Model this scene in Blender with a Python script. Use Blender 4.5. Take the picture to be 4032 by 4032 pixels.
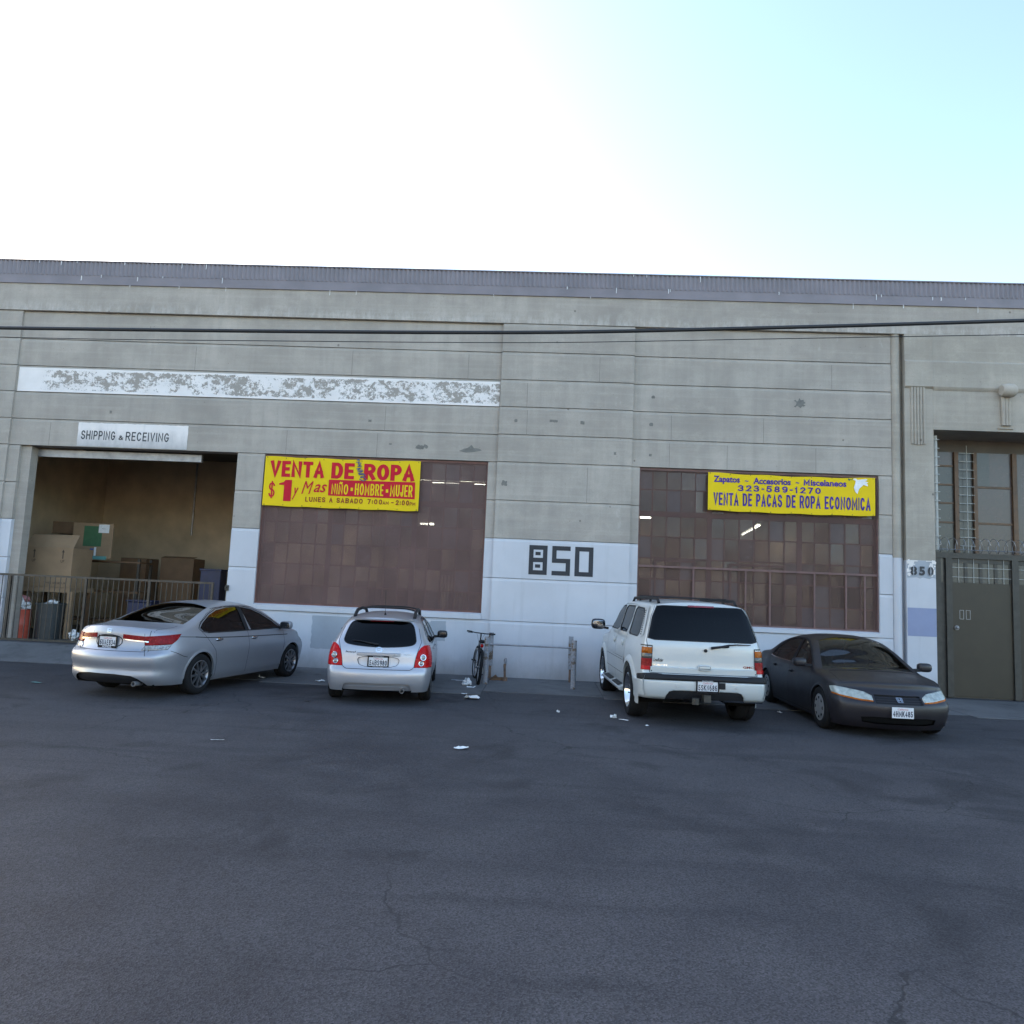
import bpy, bmesh, math, random
import numpy as np
from mathutils import Vector, Matrix
from mathutils.bvhtree import BVHTree

for o in list(bpy.data.objects): bpy.data.objects.remove(o)
SC = bpy.context.scene
COL = SC.collection
rad = math.radians

# ------------------------------------------------------------------ camera
CAM_H, CAM_D = 1.88, 16.6                       # metres above the asphalt, metres from the facade (plane y = 0)
RV = Vector((0.99822673, 0.04071132, 0.04342789))
UV = Vector((-0.03883505, -0.10751362, 0.99344484))
FV = Vector((-0.04511354, 0.99336972, 0.10574194))
cam_d = bpy.data.cameras.new('camera')
cam_d.sensor_fit = 'HORIZONTAL'
cam_d.angle = rad(69.0)
cam_d.clip_start = 0.1
cam_d.clip_end = 3000
cam = bpy.data.objects.new('camera', cam_d)
COL.objects.link(cam)
cam.matrix_world = Matrix(((RV.x, UV.x, -FV.x, 0), (RV.y, UV.y, -FV.y, -CAM_D), (RV.z, UV.z, -FV.z, CAM_H), (0, 0, 0, 1)))
SC.camera = cam
FPX = 2016 / math.tan(rad(34.5))

def at(px, py, Y):
    """point seen at photo pixel (px, py) on the vertical plane y = Y"""
    d = FV * FPX + RV * (px - 2016) - UV * (py - 2016)
    t = (CAM_D + Y) / d.y
    return Vector((d.x * t, Y, CAM_H + d.z * t))

# ------------------------------------------------------------------ sky, sun, exposure
SUN_EL, SUN_AZ = 19.0, 52.0                     # low sun behind the building, well left of the view
world = bpy.data.worlds.new('World')
SC.world = world
world.use_nodes = True
wn = world.node_tree
wn.nodes.clear()
sky = wn.nodes.new('ShaderNodeTexSky')
sky.sky_type = 'NISHITA'
sky.sun_disc = False
sky.sun_elevation = rad(SUN_EL)
sky.sun_rotation = rad(-SUN_AZ)
sky.air_density = 1.0
sky.dust_density = 1.5
sky.ozone_density = 1.0
bg = wn.nodes.new('ShaderNodeBackground')
bg.inputs['Strength'].default_value = 0.13
wo = wn.nodes.new('ShaderNodeOutputWorld')
wn.links.new(sky.outputs[0], bg.inputs[0])
wn.links.new(bg.outputs[0], wo.inputs[0])
sun_d = bpy.data.lights.new('sun', 'SUN')
sun_d.energy = 4.6
sun_d.angle = rad(0.53)
sun_d.color = (1.0, 0.93, 0.82)
sun = bpy.data.objects.new('sun', sun_d)
COL.objects.link(sun)
sdir = Vector((-math.sin(rad(SUN_AZ)) * math.cos(rad(SUN_EL)), math.cos(rad(SUN_AZ)) * math.cos(rad(SUN_EL)), math.sin(rad(SUN_EL))))
sun.rotation_euler = sdir.to_track_quat('Z', 'Y').to_euler()
sun.location = sdir * 60
SC.view_settings.view_transform = 'Standard'
SC.view_settings.look = 'None'
SC.view_settings.gamma = 1.0
SC.view_settings.exposure = 2.2
SC.cycles.max_bounces = 7
SC.cycles.diffuse_bounces = 3
SC.cycles.glossy_bounces = 4
SC.cycles.transparent_max_bounces = 12
SC.cycles.caustics_reflective = False
SC.cycles.caustics_refractive = False

# ------------------------------------------------------------------ helpers
RNG = random.Random(850)

def link(o, parent=None):
    COL.objects.link(o)
    if parent is not None: o.parent = parent
    return o

def tag(o, label, cat, group=None):
    o['label'] = label; o['category'] = cat
    if group: o['group'] = group
    return o

def empty(name, loc=(0, 0, 0), rz=0.0, rx=0.0, ry=0.0):
    o = bpy.data.objects.new(name, None)
    o.empty_display_size = 0.2
    o.location = loc
    o.rotation_euler = (rx, ry, rz)
    return link(o)

def struct(o):
    o['kind'] = 'structure'; return o

class MB:
    """collects shapes into one mesh"""
    def __init__(s): s.v = []; s.f = []; s.m = []; s.cur = 0
    def add(s, vs, fs):
        b = len(s.v)
        s.v += [tuple(p) for p in vs]
        s.f += [tuple(i + b for i in f) for f in fs]
        s.m += [s.cur] * len(fs)
        return s
    def box(s, x0, x1, y0, y1, z0, z1):
        vs = [(x, y, z) for z in (z0, z1) for y in (y0, y1) for x in (x0, x1)]
        return s.add(vs, [(0, 2, 3, 1), (4, 5, 7, 6), (0, 1, 5, 4), (2, 6, 7, 3), (0, 4, 6, 2), (1, 3, 7, 5)])
    def bar(s, a, b, w, h=None, up=(0, 0, 1)):
        """rectangular bar from a to b"""
        a = Vector(a); b = Vector(b); h = h or w
        d = (b - a).normalized(); u = Vector(up)
        if abs(d.dot(u)) > 0.98: u = Vector((0, 1, 0))
        r = d.cross(u).normalized(); u = r.cross(d)
        vs = []
        for p in (a, b):
            for i, j in ((-1, -1), (1, -1), (1, 1), (-1, 1)): vs.append(p + r * (i * w / 2) + u * (j * h / 2))
        return s.add(vs, [(0, 1, 2, 3), (7, 6, 5, 4), (0, 4, 5, 1), (1, 5, 6, 2), (2, 6, 7, 3), (3, 7, 4, 0)])
    def tube(s, pts, r, n=8, caps=True, closed=False):
        pts = [Vector(p) for p in pts]; N = len(pts); vs = []; fs = []
        rr = r if isinstance(r, (list, tuple)) else [r] * N
        prev = None
        for i, p in enumerate(pts):
            d = (pts[(i + 1) % N] - pts[i - 1]) if closed else (pts[min(i + 1, N - 1)] - pts[max(i - 1, 0)])
            d.normalize()
            if prev is None:
                u = Vector((0, 0, 1)) if abs(d.z) < 0.9 else Vector((1, 0, 0))
            else: u = prev
            a = d.cross(u).normalized(); u = a.cross(d).normalized(); prev = u
            for k in range(n):
                t = 2 * math.pi * k / n
                vs.append(p + a * (math.cos(t) * rr[i]) + u * (math.sin(t) * rr[i]))
        M = N if closed else N - 1
        for i in range(M):
            j = (i + 1) % N
            for k in range(n):
                l = (k + 1) % n
                fs.append((i * n + k, i * n + l, j * n + l, j * n + k))
        if caps and not closed:
            fs.append(tuple(reversed(range(n)))); fs.append(tuple((N - 1) * n + k for k in range(n)))
        return s.add(vs, fs)
    def cyl(s, a, b, r, n=16, r2=None):
        return s.tube([a, b], [r, r if r2 is None else r2], n)
    def lathe(s, prof, axis=1, n=32, c=(0, 0, 0), a0=0, a1=2 * math.pi):
        """prof: (radius, offset along axis)"""
        vs = []; fs = []; full = abs(a1 - a0 - 2 * math.pi) < 1e-6
        m = n if full else n + 1
        for k in range(m):
            t = a0 + (a1 - a0) * k / n
            for r, h in prof:
                p = [0, 0, 0]; p[axis] = h; p[(axis + 1) % 3] = r * math.cos(t); p[(axis + 2) % 3] = r * math.sin(t)
                vs.append((p[0] + c[0], p[1] + c[1], p[2] + c[2]))
        P = len(prof)
        for k in range(n):
            l = (k + 1) % m
            for i in range(P - 1): fs.append((k * P + i, k * P + i + 1, l * P + i + 1, l * P + i))
        return s.add(vs, fs)
    def prism(s, poly, axis, h0, h1):
        """poly of 2D points extruded along axis (0 x: poly is y,z; 1 y: poly is x,z; 2 z: poly is x,y)"""
        n = len(poly)
        def mk(p, h):
            return {0: (h, p[0], p[1]), 1: (p[0], h, p[1]), 2: (p[0], p[1], h)}[axis]
        vs = [mk(p, h0) for p in poly] + [mk(p, h1) for p in poly]
        fs = [tuple(range(n)), tuple(reversed(range(n, 2 * n)))]
        for i in range(n):
            j = (i + 1) % n
            fs.append((i, i + n, j + n, j))
        return s.add(vs, fs)
    def blob(s, c, rx, ry, rz, p=2.6, n=12, m=8, rot=None):
        """superellipsoid"""
        vs = []; fs = []
        def sp(v, e): return math.copysign(abs(v) ** (2 / e), v)
        R = rot or Matrix.Identity(3)
        for i in range(m + 1):
            ph = -math.pi / 2 + math.pi * i / m
            for k in range(n):
                t = 2 * math.pi * k / n
                q = Vector((rx * sp(math.cos(ph), p) * sp(math.cos(t), p), ry * sp(math.cos(ph), p) * sp(math.sin(t), p), rz * sp(math.sin(ph), p)))
                vs.append(R @ q + Vector(c))
        for i in range(m):
            for k in range(n):
                l = (k + 1) % n
                fs.append((i * n + k, i * n + l, (i + 1) * n + l, (i + 1) * n + k))
        return s.add(vs, fs)
    def mesh(s, name, mats, smooth=None):
        me = bpy.data.meshes.new(name)
        me.from_pydata(s.v, [], s.f)
        bm = bmesh.new(); bm.from_mesh(me)
        bmesh.ops.remove_doubles(bm, verts=bm.verts, dist=1e-6)
        bmesh.ops.recalc_face_normals(bm, faces=bm.faces)
        if smooth is not None:
            for f in bm.faces: f.smooth = True
            for e in bm.edges:
                if len(e.link_faces) == 2 and e.calc_face_angle(0) > rad(smooth): e.smooth = False
        bm.to_mesh(me); bm.free()
        if not isinstance(mats, (list, tuple)): mats = [mats]
        for m in mats: me.materials.append(m)
        if len(mats) > 1 and len(me.polygons) == len(s.m): me.polygons.foreach_set('material_index', s.m)
        return me
    def build(s, name, mats, parent=None, smooth=None, loc=None, bevel=0):
        o = bpy.data.objects.new(name, s.mesh(name, mats, smooth))
        if loc is not None: o.location = loc
        if bevel:
            b = o.modifiers.new('bevel', 'BEVEL'); b.width = bevel; b.segments = 2; b.limit_method = 'ANGLE'; b.angle_limit = rad(40)
        return link(o, parent)

def inst(src, name, parent=None, loc=None, rot=None):
    o = bpy.data.objects.new(name, src.data)
    for m in src.modifiers:
        if m.type == 'BEVEL':
            b = o.modifiers.new('bevel', 'BEVEL'); b.width = m.width; b.segments = m.segments; b.limit_method = 'ANGLE'; b.angle_limit = m.angle_limit
    if loc is not None: o.location = loc
    if rot is not None: o.rotation_euler = rot
    return link(o, parent)

def text_raw(body, bold=0.0, shear=0.0, space=1.0):
    cu = bpy.data.curves.new('t', 'FONT')
    cu.body = body; cu.size = 1.0; cu.offset = bold; cu.shear = shear; cu.space_character = space
    cu.resolution_u = 3
    o = bpy.data.objects.new('t', cu); COL.objects.link(o)
    dg = bpy.context.evaluated_depsgraph_get()
    me = bpy.data.meshes.new_from_object(o.evaluated_get(dg))
    bpy.data.objects.remove(o); bpy.data.curves.remove(cu)
    vs = [tuple(v.co) for v in me.vertices]; fs = [tuple(p.vertices) for p in me.polygons]
    bpy.data.meshes.remove(me)
    return vs, fs

def fit_text(mb, body, x0, x1, z0, z1, y, bold=0.0, shear=0.0, space=1.0, wave=None, slope=0.0):
    """lettering stretched into the rectangle x0..x1, z0..z1 on the plane y (faces -y)"""
    vs, fs = text_raw(body, bold, shear, space)
    a = min(v[0] for v in vs); b = max(v[0] for v in vs); c = min(v[1] for v in vs); d = max(v[1] for v in vs)
    out = []
    for v in vs:
        x = x0 + (v[0] - a) / (b - a) * (x1 - x0); z = z0 + (v[1] - c) / (d - c) * (z1 - z0) + slope * (x - x0)
        out.append((x, y if wave is None else wave(x, z) + y, z))
    return mb.add(out, fs)

def _arc(cx, cz, rx, rz, a0, a1, n=10):
    return [(cx + rx * math.cos(rad(a0 + (a1 - a0) * k / n)), cz + rz * math.sin(rad(a0 + (a1 - a0) * k / n))) for k in range(n + 1)]
_O = _arc(.5, .5, .5, .5, 90, 450, 20)[:-1]
_BOWL = lambda z0, z1, x=0.0: [(x, z1), (.55, z1)] + _arc(.55, (z0 + z1) / 2, .45, (z1 - z0) / 2, 75, -75, 6) + [(.55, z0), (x, z0)]
_S = _arc(.5, .75, .48, .25, 20, 180, 8) + _arc(.5, .75, .48, .25, 190, 265, 4) + _arc(.5, .25, .5, .25, 85, 0, 5) + _arc(.5, .25, .5, .25, -10, -165, 8)
# glyph: width factor, open strokes, closed strokes
GL = {
 'A': (1, [[(0, 0), (.5, 1), (1, 0)], [(.18, .3), (.82, .3)]], []), 'B': (1, [[(0, 0), (0, 1)] + _BOWL(.52, 1)[1:], [(0, .52)] + _BOWL(0, .52)[1:]], []),
 'C': (1, [_arc(.5, .5, .5, .5, 40, 320, 16)], []), 'D': (1, [], [[(0, 0), (0, 1), (.5, 1)] + _arc(.5, .5, .5, .5, 80, -80, 9) + [(.5, 0)]]),
 'E': (.85, [[(1, 1), (0, 1), (0, 0), (1, 0)], [(0, .5), (.85, .5)]], []), 'F': (.8, [[(1, 1), (0, 1), (0, 0)], [(0, .5), (.8, .5)]], []),
 'G': (1, [_arc(.5, .5, .5, .5, 40, 350, 16) + [(1, .45), (.55, .45)]], []), 'H': (1, [[(0, 0), (0, 1)], [(1, 0), (1, 1)], [(0, .5), (1, .5)]], []),
 'I': (.22, [[(.5, 0), (.5, 1)]], []), 'J': (.75, [[(1, 1), (1, .3)] + _arc(.5, .3, .5, .3, 0, -180, 8)], []), 'K': (1, [[(0, 0), (0, 1)], [(1, 1), (0, .42)], [(.35, .6), (1, 0)]], []),
 'L': (.8, [[(0, 1), (0, 0), (1, 0)]], []), 'M': (1.2, [[(0, 0), (0, 1), (.5, .25), (1, 1), (1, 0)]], []), 'N': (1, [[(0, 0), (0, 1), (1, 0), (1, 1)]], []),
 'O': (1.05, [], [_O]), '0': (.9, [], [_O]), 'P': (.95, [[(0, 0), (0, 1)] + _BOWL(.45, 1)[1:]], []), 'R': (1, [[(0, 0), (0, 1)] + _BOWL(.47, 1)[1:], [(.5, .47), (1, 0)]], []),
 'S': (.95, [_S], []), 'T': (.95, [[(0, 1), (1, 1)], [(.5, 1), (.5, 0)]], []), 'U': (1, [[(0, 1), (0, .35)] + _arc(.5, .35, .5, .35, 180, 360, 10) + [(1, 1)]], []),
 'V': (1, [[(0, 1), (.5, 0), (1, 1)]], []), 'Y': (1, [[(0, 1), (.5, .5), (1, 1)], [(.5, .5), (.5, 0)]], []), 'W': (1.3, [[(0, 1), (.25, 0), (.5, .8), (.75, 0), (1, 1)]], []),
 '1': (.5, [[(0, .76), (.6, 1), (.6, 0)]], []), '2': (.9, [_arc(.5, .7, .48, .3, 165, -20, 9) + [(.1, .05), (0, 0), (1, 0)]], []),
 '3': (.9, [_arc(.45, .74, .45, .26, 160, -80, 9) + _arc(.45, .25, .53, .25, 85, -160, 10)], []), '4': (.95, [[(.72, 0), (.72, 1), (0, .3), (1, .3)]], []),
 '5': (.9, [[(.95, 1), (.12, 1), (.05, .52)] + _arc(.45, .32, .52, .32, 130, -160, 11)], []), '6': (.9, [_arc(.55, .6, .52, .4, 60, 170, 6) + [(.02, .4)]], [_arc(.5, .3, .5, .3, 90, 450, 14)[:-1]]),
 '7': (.85, [[(0, 1), (1, 1), (.35, 0)]], []), '8': (.9, [], [_arc(.5, .75, .42, .25, 90, 450, 12)[:-1], _arc(.5, .25, .5, .25, 90, 450, 14)[:-1]]),
 '9': (.9, [[(.98, .6)] + _arc(.45, .4, .52, .4, -10, -120, 6)], [_arc(.5, .7, .5, .3, 90, 450, 14)[:-1]]),
 '-': (.45, [[(0, .45), (1, .45)]], []), ':': (.2, [[(.5, .08), (.5, .22)], [(.5, .58), (.5, .72)]], []), '.': (.2, [[(.5, .4), (.5, .6)]], []),
 '&': (.9, [[(1, .5), (.55, 0), (.2, 0), (0, .15), (.1, .4), (.6, .65), (.6, .9), (.4, 1), (.2, .9), (.25, .7), (.95, 0)]], []), '$': (.9, [_S, [(.5, -.1), (.5, 1.1)]], []),
 '\u00d1': (1, [[(0, 0), (0, .95), (1, 0), (1, .95)], [(.15, 1.16), (.35, 1.24), (.65, 1.14), (.85, 1.22)]], []), ' ': (.5, [], []),
}
def stroke_text(mb, body, x0, x1, z0, z1, y, w, gap=0.25, wave=None, wx=None):
    """block lettering of even stroke width w filling x0..x1, z0..z1 on the plane y (faces -y)"""
    wx = wx or w
    H = z1 - z0; units = sum(GL[ch][0] for ch in body) + gap * (len(body) - 1)
    k = (x1 - x0) / units; x = x0; lay = 0
    for ch in body:
        gw, op, cl = GL[ch]; W = gw * k; hw, hz = min(wx / 2, W * 0.48), w / 2
        for P, closed in [(q, False) for q in op] + [(q, True) for q in cl]:
            pts = [Vector((x + hw + p[0] * (W - 2 * hw), z0 + hz + p[1] * (H - 2 * hz))) for p in P]
            pts = [p for i_, p in enumerate(pts) if i_ == 0 or (p - pts[i_ - 1]).length > 1e-5]
            n_ = len(pts); L = []
            for i_ in range(n_):
                a = pts[i_ - 1] if (i_ > 0 or closed) else None; b = pts[(i_ + 1) % n_] if (i_ < n_ - 1 or closed) else None
                d0 = (pts[i_] - a).normalized() if a is not None else None; d1 = (b - pts[i_]).normalized() if b is not None else None
                if d0 is None: d0 = d1
                if d1 is None: d1 = d0
                n0 = Vector((-d0.y, d0.x)); n1 = Vector((-d1.y, d1.x)); m = n0 + n1
                m = n1 if m.length < 0.2 else m.normalized()
                sc_ = 1 / max(0.5, m.dot(n1)); off = Vector((m.x * hw, m.y * hz)) * sc_
                q = pts[i_]
                if not closed and (i_ == 0 or i_ == n_ - 1):
                    ext = -d1 if i_ == 0 else d0; q = q + Vector((ext.x * hw, ext.y * hz))
                L.append((q + off, q - off))
            lay += 1; yo = y - 0.00012 * (lay % 3)
            vs = []
            for a, b in L:
                for q in (a, b): vs.append((q.x, (wave(q.x, q.y) if wave else 0) + yo, q.y))
            m_ = n_ if closed else n_ - 1
            mb.add(vs, [(2 * i_, 2 * i_ + 1, 2 * ((i_ + 1) % n_) + 1, 2 * ((i_ + 1) % n_)) for i_ in range(m_)])
        x += W + gap * k
    return mb

def pchip(pts):
    xs = np.array([p[0] for p in pts], float); ys = np.array([p[1] for p in pts], float)
    o = np.argsort(xs); xs = xs[o]; ys = ys[o]
    n = len(xs); h = np.diff(xs); dl = np.diff(ys) / h
    m = np.zeros(n); m[0] = dl[0]; m[-1] = dl[-1]
    for i in range(1, n - 1):
        if dl[i - 1] * dl[i] > 0:
            w1 = 2 * h[i] + h[i - 1]; w2 = h[i] + 2 * h[i - 1]
            m[i] = (w1 + w2) / (w1 / dl[i - 1] + w2 / dl[i])
    X = xs.tolist(); Y = ys.tolist(); Mx = m.tolist()
    def f(x):
        if x <= X[0]: return Y[0]
        if x >= X[-1]: return Y[-1]
        lo, hi = 0, len(X) - 1
        while hi - lo > 1:
            k = (lo + hi) // 2
            if X[k] <= x: lo = k
            else: hi = k
        hh = X[lo + 1] - X[lo]; t = (x - X[lo]) / hh
        return (Y[lo] * (1 + 2 * t) * (1 - t) ** 2 + Mx[lo] * hh * t * (1 - t) ** 2 + Y[lo + 1] * t * t * (3 - 2 * t) + Mx[lo + 1] * hh * t * t * (t - 1))
    return f

# ------------------------------------------------------------------ materials
class NT:
    def __init__(s, name):
        s.m = bpy.data.materials.new(name); s.m.use_nodes = True
        s.t = s.m.node_tree; s.t.nodes.clear()
        s.out = s.t.nodes.new('ShaderNodeOutputMaterial')
    def n(s, kind, **kw):
        nd = s.t.nodes.new('ShaderNode' + kind)
        for k, v in kw.items():
            if k.startswith('i_'):
                key = k[2:].replace('_', ' ')
                nd.inputs[int(key) if key.isdigit() else key].default_value = v
            else: setattr(nd, k, v)
        return nd
    def l(s, a, b):
        s.t.links.new(a, b); return s
    def val(s, x, sock):
        if hasattr(x, 'is_output'): s.l(x, sock)
        else: sock.default_value = x
    def math(s, op, a, b=0.0, clamp=False):
        nd = s.n('Math', operation=op, use_clamp=clamp)
        s.val(a, nd.inputs[0]); s.val(b, nd.inputs[1]); return nd.outputs[0]
    def mix(s, fac, a, b, mode='MIX'):
        nd = s.n('Mix', data_type='RGBA', blend_type=mode)
        s.val(fac, nd.inputs[0])
        for q, k in ((a, 6), (b, 7)):
            if hasattr(q, 'is_output'): s.l(q, nd.inputs[k])
            else: nd.inputs[k].default_value = (q[0], q[1], q[2], 1)
        return nd.outputs[2]
    def coord(s, scale=(1, 1, 1), loc=(0, 0, 0)):
        c = s.n('TexCoord'); m = s.n('Mapping')
        m.inputs['Scale'].default_value = scale; m.inputs['Location'].default_value = loc
        s.l(c.outputs['Object'], m.inputs[0]); return m.outputs[0]
    def noise(s, vec, scale, detail=4, rough=0.55, dist=0.0):
        nd = s.n('TexNoise'); nd.inputs['Scale'].default_value = scale; nd.inputs['Detail'].default_value = detail
        nd.inputs['Roughness'].default_value = rough; nd.inputs['Distortion'].default_value = dist
        s.l(vec, nd.inputs['Vector']); return nd.outputs['Fac']
    def ramp(s, fac, a, b, va=0.0, vb=1.0):
        nd = s.n('MapRange', i_1=a, i_2=b, i_3=va, i_4=vb); nd.clamp = True
        s.l(fac, nd.inputs[0]); return nd.outputs[0]
    def bump(s, h, strength=0.3, dist=0.01):
        nd = s.n('Bump'); nd.inputs['Strength'].default_value = strength; nd.inputs['Distance'].default_value = dist
        s.l(h, nd.inputs['Height']); return nd.outputs[0]
    def pbsdf(s, col, rough=0.6, metal=0.0, normal=None, coat=0.0, spec=0.5, **kw):
        p = s.n('BsdfPrincipled')
        if hasattr(col, 'is_output'): s.l(col, p.inputs['Base Color'])
        else: p.inputs['Base Color'].default_value = (col[0], col[1], col[2], 1)
        s.val(rough, p.inputs['Roughness']); s.val(metal, p.inputs['Metallic'])
        p.inputs['Specular IOR Level'].default_value = spec
        p.inputs['Coat Weight'].default_value = coat; p.inputs['Coat Roughness'].default_value = 0.04
        if normal is not None: s.l(normal, p.inputs['Normal'])
        for k, v in kw.items(): p.inputs[k.replace('_', ' ')].default_value = v
        return p
    def done(s, sh):
        s.l(sh.outputs[0] if hasattr(sh, 'outputs') else sh, s.out.inputs['Surface']); return s.m

def simple(name, col, rough=0.5, metal=0.0, var=0.15, scale=8.0, bump=0.0, coat=0.0, spec=0.5):
    """plain material with a little procedural unevenness"""
    t = NT(name); v = t.coord()
    nz = t.noise(v, scale, 5)
    c = t.mix(t.ramp(nz, 0.3, 0.7), tuple(x * (1 - var) for x in col), tuple(min(1, x * (1 + var)) for x in col))
    nr = t.bump(t.noise(v, scale * 12, 3), bump, 0.004) if bump else None
    return t.done(t.pbsdf(c, t.ramp(nz, 0.2, 0.8, max(0.02, rough - 0.06), min(1, rough + 0.06)), metal, nr, coat, spec))

def concrete_mat(name, base, warm=1.0):
    t = NT(name); v = t.coord()
    big = t.noise(v, 0.55, 5, 0.6)
    streak = t.noise(t.coord((2.2, 1, 0.22)), 1.6, 4, 0.65, 0.3)
    board = t.noise(t.coord((0.12, 1, 6.0)), 1.5, 3, 0.6)
    fine = t.noise(v, 38, 3, 0.7)
    c0 = tuple(x * 0.74 for x in base); c1 = tuple(x * 1.14 for x in base)
    c = t.mix(t.ramp(big, 0.3, 0.72), c0, c1)
    c = t.mix(t.ramp(streak, 0.42, 0.75, 0.0, 0.6), c, tuple(x * 0.7 for x in base))
    midn = t.noise(t.coord((1, 1, 1.6), (7, 0, 2)), 1.9, 6, 0.7)
    c = t.mix(t.ramp(midn, 0.5, 0.72, 0.0, 0.55), c, tuple(x * 0.72 for x in base))
    c = t.mix(t.ramp(midn, 0.46, 0.3, 0.0, 0.4), c, tuple(x * 1.22 for x in base))
    c = t.mix(t.ramp(board, 0.5, 0.75, 0.0, 0.3), c, tuple(x * 1.25 for x in base))
    eff = t.math('MULTIPLY', t.ramp(t.noise(t.coord((1, 1, 0.45), (3, 0, 1)), 3.2, 8, 0.75), 0.6, 0.72), t.ramp(t.noise(v, 0.35, 2), 0.5, 0.62))
    c = t.mix(t.math('MULTIPLY', eff, 0.55), c, (0.60, 0.56, 0.52))
    # lime bloom that has crept up from the joint under the parapet course
    sz = t.n('SeparateXYZ'); t.l(v, sz.inputs[0])
    lb = t.math('MULTIPLY', t.ramp(sz.outputs[2], 8.02, 8.30, 1.0, 0.0), t.ramp(sz.outputs[2], 7.99, 8.02))
    lb = t.math('MULTIPLY', lb, t.ramp(t.noise(t.coord((1.6, 1, 0.55)), 4.5, 7, 0.75), 0.45, 0.62))
    c = t.mix(t.math('MULTIPLY', lb, 0.5), c, (0.66, 0.62, 0.58))
    c = t.mix(t.ramp(fine, 0.35, 0.7, 0.0, 0.22), c, tuple(x * 0.6 for x in base))
    vor = t.n('TexVoronoi', feature='F1'); vor.inputs['Scale'].default_value = 1.7; t.l(v, vor.inputs['Vector'])
    pit = t.ramp(vor.outputs['Distance'], 0.03, 0.055, 1.0, 0.0)
    c = t.mix(t.math('MULTIPLY', pit, 0.7), c, tuple(x * 0.3 for x in base))
    vor2 = t.n('TexVoronoi', feature='F1'); vor2.inputs['Scale'].default_value = 6.0; t.l(v, vor2.inputs['Vector'])
    pit2 = t.ramp(vor2.outputs['Distance'], 0.04, 0.07, 1.0, 0.0)
    pit2 = t.math('MULTIPLY', pit2, t.ramp(t.noise(v, 0.8, 2), 0.5, 0.56))
    c = t.mix(t.math('MULTIPLY', pit2, 0.6), c, tuple(x * 0.35 for x in base))
    h = t.math('SUBTRACT', t.math('ADD', t.math('MULTIPLY', fine, 0.5), t.math('MULTIPLY', board, 0.6)), t.math('MULTIPLY', pit, 1.2))
    return t.done(t.pbsdf(c, 0.9, 0, t.bump(h, 0.35, 0.012), spec=0.25))

def white_wall_mat(name, base=(0.575, 0.575, 0.60)):
    t = NT(name); v = t.coord()
    sep = t.n('SeparateXYZ'); t.l(v, sep.inputs[0])
    big = t.noise(v, 0.7, 5, 0.6)
    c = t.mix(t.ramp(big, 0.3, 0.7), tuple(x * 0.9 for x in base), tuple(x * 1.07 for x in base))
    streak = t.noise(t.coord((3.0, 1, 0.18)), 2.0, 6, 0.7)
    c = t.mix(t.ramp(streak, 0.55, 0.8, 0, 0.35), c, (0.36, 0.36, 0.36))
    # splash dirt and flaked paint along the foot of the wall
    edge = t.math('ADD', sep.outputs[2], t.math('MULTIPLY', t.noise(t.coord((1, 1, 0.5)), 3.5, 8, 0.75), -0.65))
    c = t.mix(t.ramp(edge, -0.35, 0.12, 0.6, 0.0), c, (0.22, 0.22, 0.22))
    chips = t.ramp(t.noise(v, 9, 8, 0.8), 0.69, 0.71)
    c = t.mix(t.math('MULTIPLY', chips, 0.75), c, (0.28, 0.28, 0.275))
    scuff = t.math('MULTIPLY', t.ramp(t.noise(t.coord((0.6, 1, 3)), 4, 8, 0.8), 0.66, 0.7), t.ramp(t.noise(v, 0.6, 2), 0.5, 0.6))
    c = t.mix(t.math('MULTIPLY', scuff, 0.45), c, (0.3, 0.3, 0.31))
    fine = t.noise(v, 45, 4, 0.7)
    h = t.math('SUBTRACT', fine, chips)
    return t.done(t.pbsdf(c, t.ramp(big, 0.3, 0.7, 0.55, 0.75), 0, t.bump(h, 0.22, 0.008), spec=0.35))

def peel_mat(name, conc=(0.36, 0.32, 0.28), white=(0.86, 0.80, 0.76)):
    """white paint strip flaking off the concrete"""
    t = NT(name); v = t.coord()
    n1 = t.noise(t.coord((0.9, 1, 1.1)), 1.3, 3, 0.5)
    n2 = t.noise(t.coord((1.0, 1, 1.3)), 15.0, 6, 0.85, 0.5)
    sep = t.n('SeparateXYZ'); t.l(v, sep.inputs[0])
    n3 = t.noise(t.coord((1.0, 1, 1.2), (4, 0, 9)), 4.5, 4, 0.6, 0.8)
    k = t.math('ADD', t.math('ADD', t.math('MULTIPLY', n1, 0.4), t.math('MULTIPLY', n3, 0.55)), t.math('MULTIPLY', n2, 0.6))
    leftk = t.ramp(sep.outputs[0], -12.5, -11.4, -0.2, 0.0)
    zmid = t.math('ABSOLUTE', t.math('SUBTRACT', sep.outputs[2], 6.34))
    rim = t.ramp(zmid, 0.22, 0.285, 0.0, -0.22)
    k = t.math('ADD', t.math('ADD', k, leftk), rim)
    fl = t.ramp(k, 0.775, 0.79)
    c = t.mix(fl, t.mix(t.ramp(t.noise(v, 2, 4), 0.3, 0.7), tuple(x * 0.92 for x in white), tuple(x * 1.05 for x in white)), conc)
    h = t.math('SUBTRACT', 1.0, fl)
    return t.done(t.pbsdf(c, 0.75, 0, t.bump(h, 0.5, 0.004), spec=0.3))

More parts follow.
